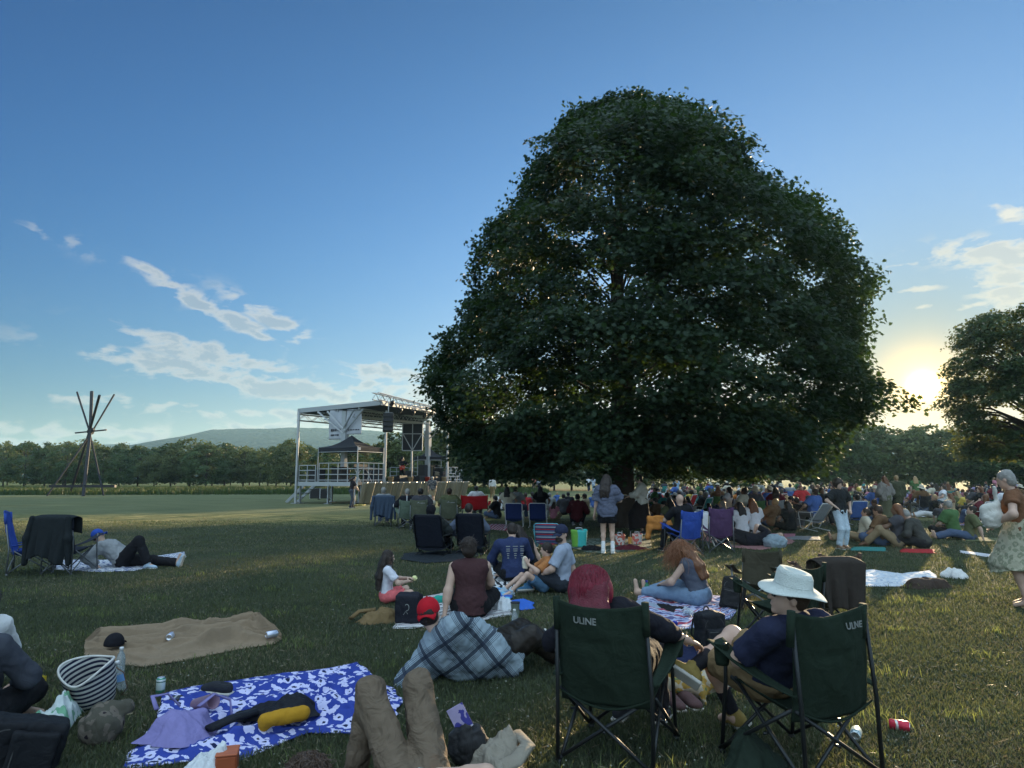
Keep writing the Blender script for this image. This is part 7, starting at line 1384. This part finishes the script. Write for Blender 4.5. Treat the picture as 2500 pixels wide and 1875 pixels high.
MIDL = [('chair', False, 935, 1280, 8, 'grey', 'denim', 'grey', 'grey haired person whose head tops the denim jacket', 1), ('chair', False, 1028, 1291, -4, 'charcoal', 'black', 'black', 'dark haired person in the left olive chair', 1), ('chair', False, 1097, 1288, 0, 'olive', 'khaki', 'brown', 'brown haired person in the right olive chair', 1),
 ('chair', False, 1163, 1262, -3, 'white', 'grey', 'black', 'person in dark cap and white tee in the red double chair', 1), ('knees', True, 1048, 1262, 20, 'cream', 'khaki', 'grey', 'grey haired person with camera between the hoodie and the left olive chair', 1),
 ('chair', True, 1240, 1270, -10, 'cream', 'khaki', 'black', 'person with dark bob and cream sweater behind the navy beach chairs', 1), ('chair', False, 1263, 1268, -30, 'grey', 'denim', 'dark', 'dark haired person in grey tee right of the cream sweater', 1), ('sit', False, 1284, 1250, 5, 'red', 'black', 'brown', 'person in red tee farther back than the grey tee', 1), ('sit', False, 1214, 1266, 60, 'black', 'denim', 'black', 'person in black bending forward left of the cream sweater', 1),
 ('chair', True, 1322, 1268, -14, 'black', 'white', 'black', 'person with black hair and black top behind the right navy beach chair', 1), ('sit', False, 1343, 1250, 10, 'grey', 'grey', 'grey', 'grey haired person in grey behind the black top', 1), ('knees', False, 1360, 1228, 40, 'blue', 'denim', 'blond', 'blond child in blue sitting alone towards the field', .75), ('sit', True, 1352, 1268, -20, 'pink', 'khaki', 'brown', 'little girl in dusty pink hoodie seated left of the maroon hoodie', .75),
 ('sit', False, 1376, 1256, -10, 'charcoal', 'black', 'brown', 'person in charcoal behind the girl in dusty pink', 1), ('sit', False, 1388, 1246, 0, 'black', 'black', 'black', 'person in black with black hair beyond the maroon hoodie', 1), ('sit', 'cap', 1433, 1256, 60, 'tan', 'black', 'dark', 'man in black cap and tan tee between the maroon hoodie and the standing woman', 1), ('sit', False, 1449, 1240, 0, 'blue', 'white', 'black', 'child in blue and white jersey beyond the man in the black cap', .85), ('sit', False, 1300, 1246, 0, 'charcoal', 'denim', 'dark', 'dark haired person right of the red tee', 1), ('sit', 'cap', 1222, 1246, 0, 'white', 'denim', 'dark', 'person in dark cap and white tee farther left on the field edge', 1),
 ('sit', True, 1813, 1306, 12, 'white', 'black', 'dark', 'person with dark hair in white tee on the pink blanket, left of the couple', 1.02), ('sit', True, 1842, 1304, 6, 'white', 'black', 'auburn', 'person with long auburn hair in white tee on the pink blanket, right of the couple', 1.12),
 ('low', False, 1880, 1300, 30, 'brown', 'denim', 'blond', 'person with curly blond hair beside the couple in white tees', .95), ('knees', False, 1735, 1300, 160, 'green', 'black', 'dark', 'child in green vest facing the camera behind the plum chair', .8), ('sit', True, 1640, 1290, 20, 'olive', 'black', 'black', 'person in olive tee with black hair behind the bald man', 1.05), ('sit', True, 1788, 1270, 15, 'grey', 'denim', 'brown', 'person in grey tee with brown hair beyond the plum chair', 1.0), ('out', False, 1590, 1262, 60, 'skyblue', 'grey', 'dark', 'person leaning back in pale blue right of the black skirt', 1), ('low', False, 1618, 1268, 35, 'teal', 'grey', 'brown', 'person in teal patterned low chair right of the trunk', 1), ('sit', False, 1540, 1258, 0, 'white', 'grey', 'grey', 'grey haired person in white beyond the black skirt', 1),
 ('sit', False, 2160, 1332, 50, 'brown', 'denim', 'brown', 'person in brown sitting left of the dark striped shirt', 1.05), ('knees', True, 2195, 1335, 60, 'charcoal', 'khaki', 'auburn', 'person in charcoal with knees up left of the dark striped shirt', 1.1), ('sit', False, 2330, 1312, 30, 'green', 'black', 'grey', 'person in green bent over at the right of the crowd', 1.1), ('out', False, 2370, 1318, 70, 'olive', 'denim', 'dark', 'person in olive leaning back before the patterned skirt', 1.0), ('chair', False, 1985, 1292, 30, 'blue', 'grey', 'brown', 'person in blue in the reclining chair left of the standing child', 1), ('out', False, 2110, 1322, 70, 'cream', 'khaki', 'brown', 'person in cream stretched out right of the standing child', .95), ('sit', True, 1930, 1296, 20, 'black', 'black', 'dark', 'person in black with dark hair between the sleeper and the reclining chair', 1)]
for (k, lg, px, py, yw, t_, b_, h_, lb, s_) in MIDL: put(k, lg, G(px, py), R(yw), t_, b_, h_, lb, s_, random.choice(['fair', 'fair', 'mid', 'brown']))
bc(1985, 1296, 30, cm('grey'), WTUBE, 'reclining chair with pale tubular frame left of the standing child', bt=.85, seat=.3, lean=.7)
# ---------------- the crowd ----------------
cq = [quad_chair('x', (0, 0, 0), 0, cm('navy'), tube=GREY_TUBE, bt=.86), beach_chair('x', (0, 0, 0), 0, cm('blue'), WTUBE)]
for q in cq:
    KIDS[q.name] = list(q.children); KIDS['sub'+q.name] = {c.name: list(c.children) for c in q.children}
OCC = [(o.location.x, o.location.y) for o in bpy.data.objects if o.get('category') in ('person', 'chair') and o.location.y > 12 and o.name != 'proto']
rg = random.Random(42); cnt = 0; seen = {}
latz = [(1640, 'right of the trunk'), (1760, 'behind the plum chair'), (1890, 'behind the white-tee couple'), (2010, 'left of the standing child'), (2130, 'left of the cardigan woman'), (2250, 'right of the cardigan woman'), (2360, 'beneath the sun'), (2600, 'near the right edge')]
BLK_ = []
for D in [24.5, 26.5, 28.7, 31, 33.5, 36.3, 39.5, 43, 47, 51.5, 56.5, 62, 68]:
    x = (1585-1250)/F*D+rg.uniform(0, .6)
    while x < (2520-1250)/F*D:
        px = 1250+x/D*F; y = D+rg.uniform(-.8, .8); stp = rg.uniform(.62, 1.2) if D < 50 else rg.uniform(.85, 1.7)
        if D < 29 and px > 2120 and rg.random() < .3: x += stp; continue
        if px > 2330 and D < 22: x += stp; continue
        if any((x-a)**2+(y-b)**2 < .5 for a, b in OCC) or abs(px-2056) < 24 and D < 27: x += stp*.6; continue
        far = 'front rows' if D < 30 else 'middle rows' if D < 42 else 'back rows'
        zone = next(z for l_, z in latz if px < l_)
        yaw = math.atan2(-(-6-x), 47-y if abs(47-y) > 12 else 12)+rg.gauss(0, .35)
        yaw = R(35)+rg.gauss(0, .5) if rg.random() < .8 else rg.uniform(-3, 3)
        kind = rg.choice(['sit', 'sit', 'knees', 'chair', 'chair', 'low', 'out', 'sit']) if rg.random() > .03 else 'stand'
        lg = rg.random() < .45; t_ = rg.choice(list(COLS)+['white', 'white', 'black', 'grey', 'cream', 'charcoal', 'brown', 'tan', 'black', 'charcoal', 'navy', 'olive', 'grey', 'white', 'black', 'charcoal', 'maroon']); b_ = rg.choice(['black', 'denim', 'khaki', 'grey', 'white']); h_ = rg.choice(['black', 'brown', 'dark', 'dark', 'auburn', 'blond', 'grey'])
        key = (kind, lg)
        if kind == 'sit' and rg.random() < .22: key = ('sit', 'cap')
        if kind == 'chair' and rg.random() < .25: key = ('chair', 'brim')
        word = {'sit': 'sitting', 'knees': 'knees up', 'chair': 'in camp chair', 'low': 'in low chair', 'out': 'leaning back', 'stand': 'standing'}[kind]
        hd_ = 'capped' if key[1] == 'cap' else 'sun-hatted' if key[1] == 'brim' else ('long-haired ' if lg else 'short-haired ')+h_
        lb = '%s person in %s %s, %s %s' % (hd_, {'skyblue': 'sky blue'}.get(t_, t_), word, far, zone)
        if len(lb.split()) > 16: lb = lb.replace(' on the ground', '').replace('between the standing child and the cardigan woman', 'left of the cardigan woman')
        s_ = rg.uniform(.93, 1.08) if rg.random() > .12 else rg.uniform(.65, .8)
        if kind in ('chair', 'low'):
            c = clone(cq[0 if kind == 'chair' else 1]); c.location = (x, y, 0); c.rotation_euler = (0, 0, yaw); cc = rg.choice(['navy', 'blue', 'charcoal', 'green', 'red', 'grey', 'olive', 'black', 'teal', 'maroon'])
            for ch in CH_[c.name]:
                if ch.name.split('.')[0] in ('backrest', 'seat', 'armrest'):
                    for sl_ in ch.material_slots: sl_.link = 'OBJECT'; sl_.material = cm(cc) if kind == 'chair' or 'arm' not in ch.name else WTUBE
            tag(c, '%s %s chair under %s person in %s, %s' % (cc, 'camp' if kind == 'chair' else 'low beach', hd_, {'skyblue': 'sky blue'}.get(t_, t_), zone), 'chair', 'chairs among the crowd'); s_ = 1.0
        put(key[0], key[1], (x, y, 0), yaw, t_, b_, h_, lb, s_, rg.choice(['fair', 'fair', 'fair', 'mid', 'brown', 'dark']), 'people of the seated crowd'); cnt += 1; x += stp
print('crowd', cnt)
for k, o in list(PP.items())+[(None, q) for q in cq]:
    if (o.name in ('proto',) or o.name.startswith('proto')) or (o.get('label') in ('proto', 'x')):
        for ch in list(o.children_recursive): bpy.data.objects.remove(ch)
        bpy.data.objects.remove(o)
bn = ['white', 'skyblue', 'pink', 'grey', 'cream', 'teal', 'red', 'white', 'lilac', 'white', 'olive', 'skyblue', 'yellow', 'blue']
for i, (px, py) in enumerate([(1640, 1278), (1700, 1262), (1900, 1312), (1960, 1318), (2010, 1268), (2120, 1345), (2240, 1350), (2290, 1262), (2350, 1282), (2420, 1275), (2400, 1322), (2180, 1300), (1780, 1262), (2460, 1262)]):
    w_ = 45; cloth('picnic_blanket', '%s blanket under people %s, %s' % ({'skyblue': 'sky blue'}.get(bn[i], bn[i]), 'in the near rows' if py > 1295 else 'deeper in the crowd', next(z for l_, z in latz if px < l_)), 'blanket', [(px-w_, py), (px+w_, py+2)], [(px-w_+6, py-9), (px+w_-4, py-8)], cm(bn[i]), group='blankets in the crowd', wr=.03, seed=40+i, nu=16, nv=12)
# ---------------- grass ----------------
def blades(name, x, y, h, w, m, lean=.5, z0=None, seed=3):
    r = np.random.default_rng(seed); n = len(x); a = r.uniform(0, 2*np.pi, n); la = r.uniform(0, 2*np.pi, n); ln = r.uniform(.1, 1, n)*lean*h
    bx, by = np.cos(a)*w/2, np.sin(a)*w/2; z0 = np.zeros(n) if z0 is None else z0
    V = np.zeros((n, 5, 3)); V[:, 0] = np.stack((x-bx, y-by, z0-.005), 1); V[:, 1] = np.stack((x+bx, y+by, z0-.005), 1)
    mx, my = x+np.cos(la)*ln*.35, y+np.sin(la)*ln*.35
    V[:, 2] = np.stack((mx+bx*.75, my+by*.75, z0+h*.6), 1); V[:, 3] = np.stack((mx-bx*.75, my-by*.75, z0+h*.6), 1)
    V[:, 4] = np.stack((x+np.cos(la)*ln, y+np.sin(la)*ln, z0+h), 1)
    b = (np.arange(n)*5)[:, None]; Fa = np.concatenate((b+np.array([0, 1, 2, 3]), b+np.array([3, 2, 4])), 1).ravel()
    return link(name, npmesh(name, V.reshape(-1, 3), Fa, np.tile([4, 3], n)), m, smooth=False)
def wedge(n, d0, d1, half, rng, bias=0.0):
    """points in the field of view, density falling as 1/d^(1+bias)"""
    u = rng.random(n); d = (d0**(-bias)*(1-u)+d1**(-bias)*u)**(-1/bias) if bias else d0*(d1/d0)**u
    s = rng.uniform(-half, half, n); return d*s, d
def outside(x, y):
    ok = np.ones(len(x), bool)
    for P_ in CLOTHS:
        P_ = np.array(P_); c_ = P_.mean(0); P_ = c_+(P_-c_)*.985
        if x.min() > P_[:, 0].max() or P_[:, 1].min() > y.max(): continue
        ins = np.zeros(len(x), bool); n = len(P_)
        for i in range(n):
            (x1, y1), (x2, y2) = P_[i], P_[(i+1) % n]; t = (y1 > y) != (y2 > y); xi = (x2-x1)*(y-y1)/((y2-y1) if abs(y2-y1) > 1e-9 else 1e-9)+x1; ins ^= t & (x < xi)
        ok &= ~ins
    return ok
def build_grass():
    r = np.random.default_rng(11)
    gm = leafmat('grass_blade', (.074, .098, .056), (.12, .14, .05), .36, .45, .9)
    gd = leafmat('dry_blade', (.20, .185, .12), (.22, .20, .11), .3, .35, .9)
    x, y = wedge(400000, 3.6, 27, .86, r, .22); pch = .5+.5*np.sin(x*1.9+2*np.sin(y*1.3))*np.sin(y*2.3+x)
    k = outside(x, y); x, y, pch = x[k], y[k], pch[k]
    h = r.uniform(.013, .036, len(x))*(1+.5*pch); tag(blades('lawn_grass', x, y, h, .0032+.0006*y, gm, 1.1), 'short green lawn grass covering the picnic field', 'grass', kind='stuff')
    x, y = wedge(170000, 3.6, 29, .86, r, .15); k = np.sin(x*1.1+1.7)*np.sin(y*.9+.4*x)+r.normal(0, .5, len(x)) > .15; k &= outside(x, y); x = x[k]; y = y[k]
    tag(blades('dry_grass', x, y, r.uniform(.015, .04, len(x)), .003+.0005*y, gd, 1.6, seed=5), 'dry yellow blades scattered through the lawn', 'grass', kind='stuff')
    # taller tufts left by the mower
    xs = []; ys = []; hs = []
    for _ in range(190):
        cx, cy = wedge(1, 3.7, 16, .8, r); k = r.integers(14, 50); xs.append(cx[0]+r.normal(0, .07+.1*r.random(), k)); ys.append(cy[0]+r.normal(0, .05, k)); hs.append(r.uniform(.035, .04+.08*r.random(), k))
    x = np.concatenate(xs); y = np.concatenate(ys); h = np.concatenate(hs); k = outside(x, y); x, y, h = x[k], y[k], h[k]
    gt = leafmat('tuft_blade', (.15, .20, .075), (.24, .28, .07), .4, .3, 2.0)
    tag(blades('grass_tuft', x, y, h, .0035+.0005*y, gt, 1.0, seed=6), 'paler taller tufts of grass standing above the lawn', 'grass', kind='stuff')
    # clover heads and dry clippings
    x, y = wedge(900, 3.8, 14, .84, r, .2); k = (np.sin(x*2.3)*np.sin(y*1.9+x) > -.1) & outside(x, y); x = x[k]; y = y[k]; V = []; Fc = []
    for i in range(len(x)):
        z = r.uniform(.02, .05); s_ = r.uniform(.004, .009); b = len(V); V += [(x[i]+s_*a, y[i]+s_*c, z+s_*d) for a, c, d in ((1, 0, 0), (0, 1, 0), (-1, 0, 0), (0, -1, 0), (0, 0, 1), (0, 0, -1))]
        for f in ((0, 1, 4), (1, 2, 4), (2, 3, 4), (3, 0, 4), (1, 0, 5), (2, 1, 5), (3, 2, 5), (0, 3, 5)): Fc.append(tuple(b+q for q in f))
    me = bpy.data.meshes.new('clover'); me.from_pydata(V, [], Fc); tag(link('clover_flower', me, mat('clover', (.26, .27, .22), .9, bump=0), smooth=False), 'tiny pale clover heads dotted over the near lawn', 'clover', kind='stuff')
    x, y = wedge(15000, 3.6, 15, .86, r, .2); k = (np.sin(x*1.4+2)*np.sin(y*1.7-x*.6)+r.normal(0, .4, len(x)) > .3) & outside(x, y); x, y = x[k], y[k]; n = len(x); a = r.uniform(0, 6.28, n); l_ = r.uniform(.015, .05, n); z = r.uniform(.012, .035, n); w = .0016
    V = np.zeros((n, 4, 3)); dx, dy = np.cos(a)*l_/2, np.sin(a)*l_/2; px_, py_ = -np.sin(a)*w, np.cos(a)*w
    for q, (s1, s2) in enumerate(((-1, -1), (1, -1), (1, 1), (-1, 1))): V[:, q] = np.stack((x+s1*dx+s2*px_, y+s1*dy+s2*py_, z+s1*r.uniform(0, .012, n)), 1)
    tag(link('dry_clippings', npmesh('dry_clippings', V.reshape(-1, 3), np.arange(n*4), np.full(n, 4)), leafmat('clipping', (.20, .18, .125), (.18, .16, .09), .2, .3, 2), smooth=False), 'dry grass clippings lying on the lawn', 'grass', kind='stuff')
    # unmown meadow strips on the left, past the mown field
    mg = leafmat('meadow_blade', (.050, .085, .026), (.07, .10, .03), .35, .4, .3)
    n = 60000; y = r.uniform(66, 100, n); x = r.uniform(-85, 4, n); y = y+ .10*x+ 6
    k = ~((y > 83) & (y < 85)); x = x[k]; y = y[k]
    tag(blades('meadow_grass', x, y, r.uniform(.3, .62, len(x)), .09, mg, .4, seed=8), 'dark unmown meadow strip along the far edge of the field', 'meadow', kind='stuff')
build_grass()
# ---------------- haze ----------------
def haze():
    mb = MB(); mb.box((0, 1800, 58), (6400, 4400, 118)); o = mb.build('haze'); tag(o, kind='stuff')
    m = bpy.data.materials.new('haze'); m.use_nodes = True; N = m.node_tree.nodes; N.clear(); out = N.new('ShaderNodeOutputMaterial'); v = N.new('ShaderNodeVolumePrincipled')
    v.inputs['Density'].default_value = HAZE; v.inputs['Anisotropy'].default_value = .30; v.inputs['Color'].default_value = (.45, .78, 1, 1)
    m.node_tree.links.new(v.outputs[0], out.inputs['Volume']); o.data.materials.append(m)
HAZE = .00022
haze()
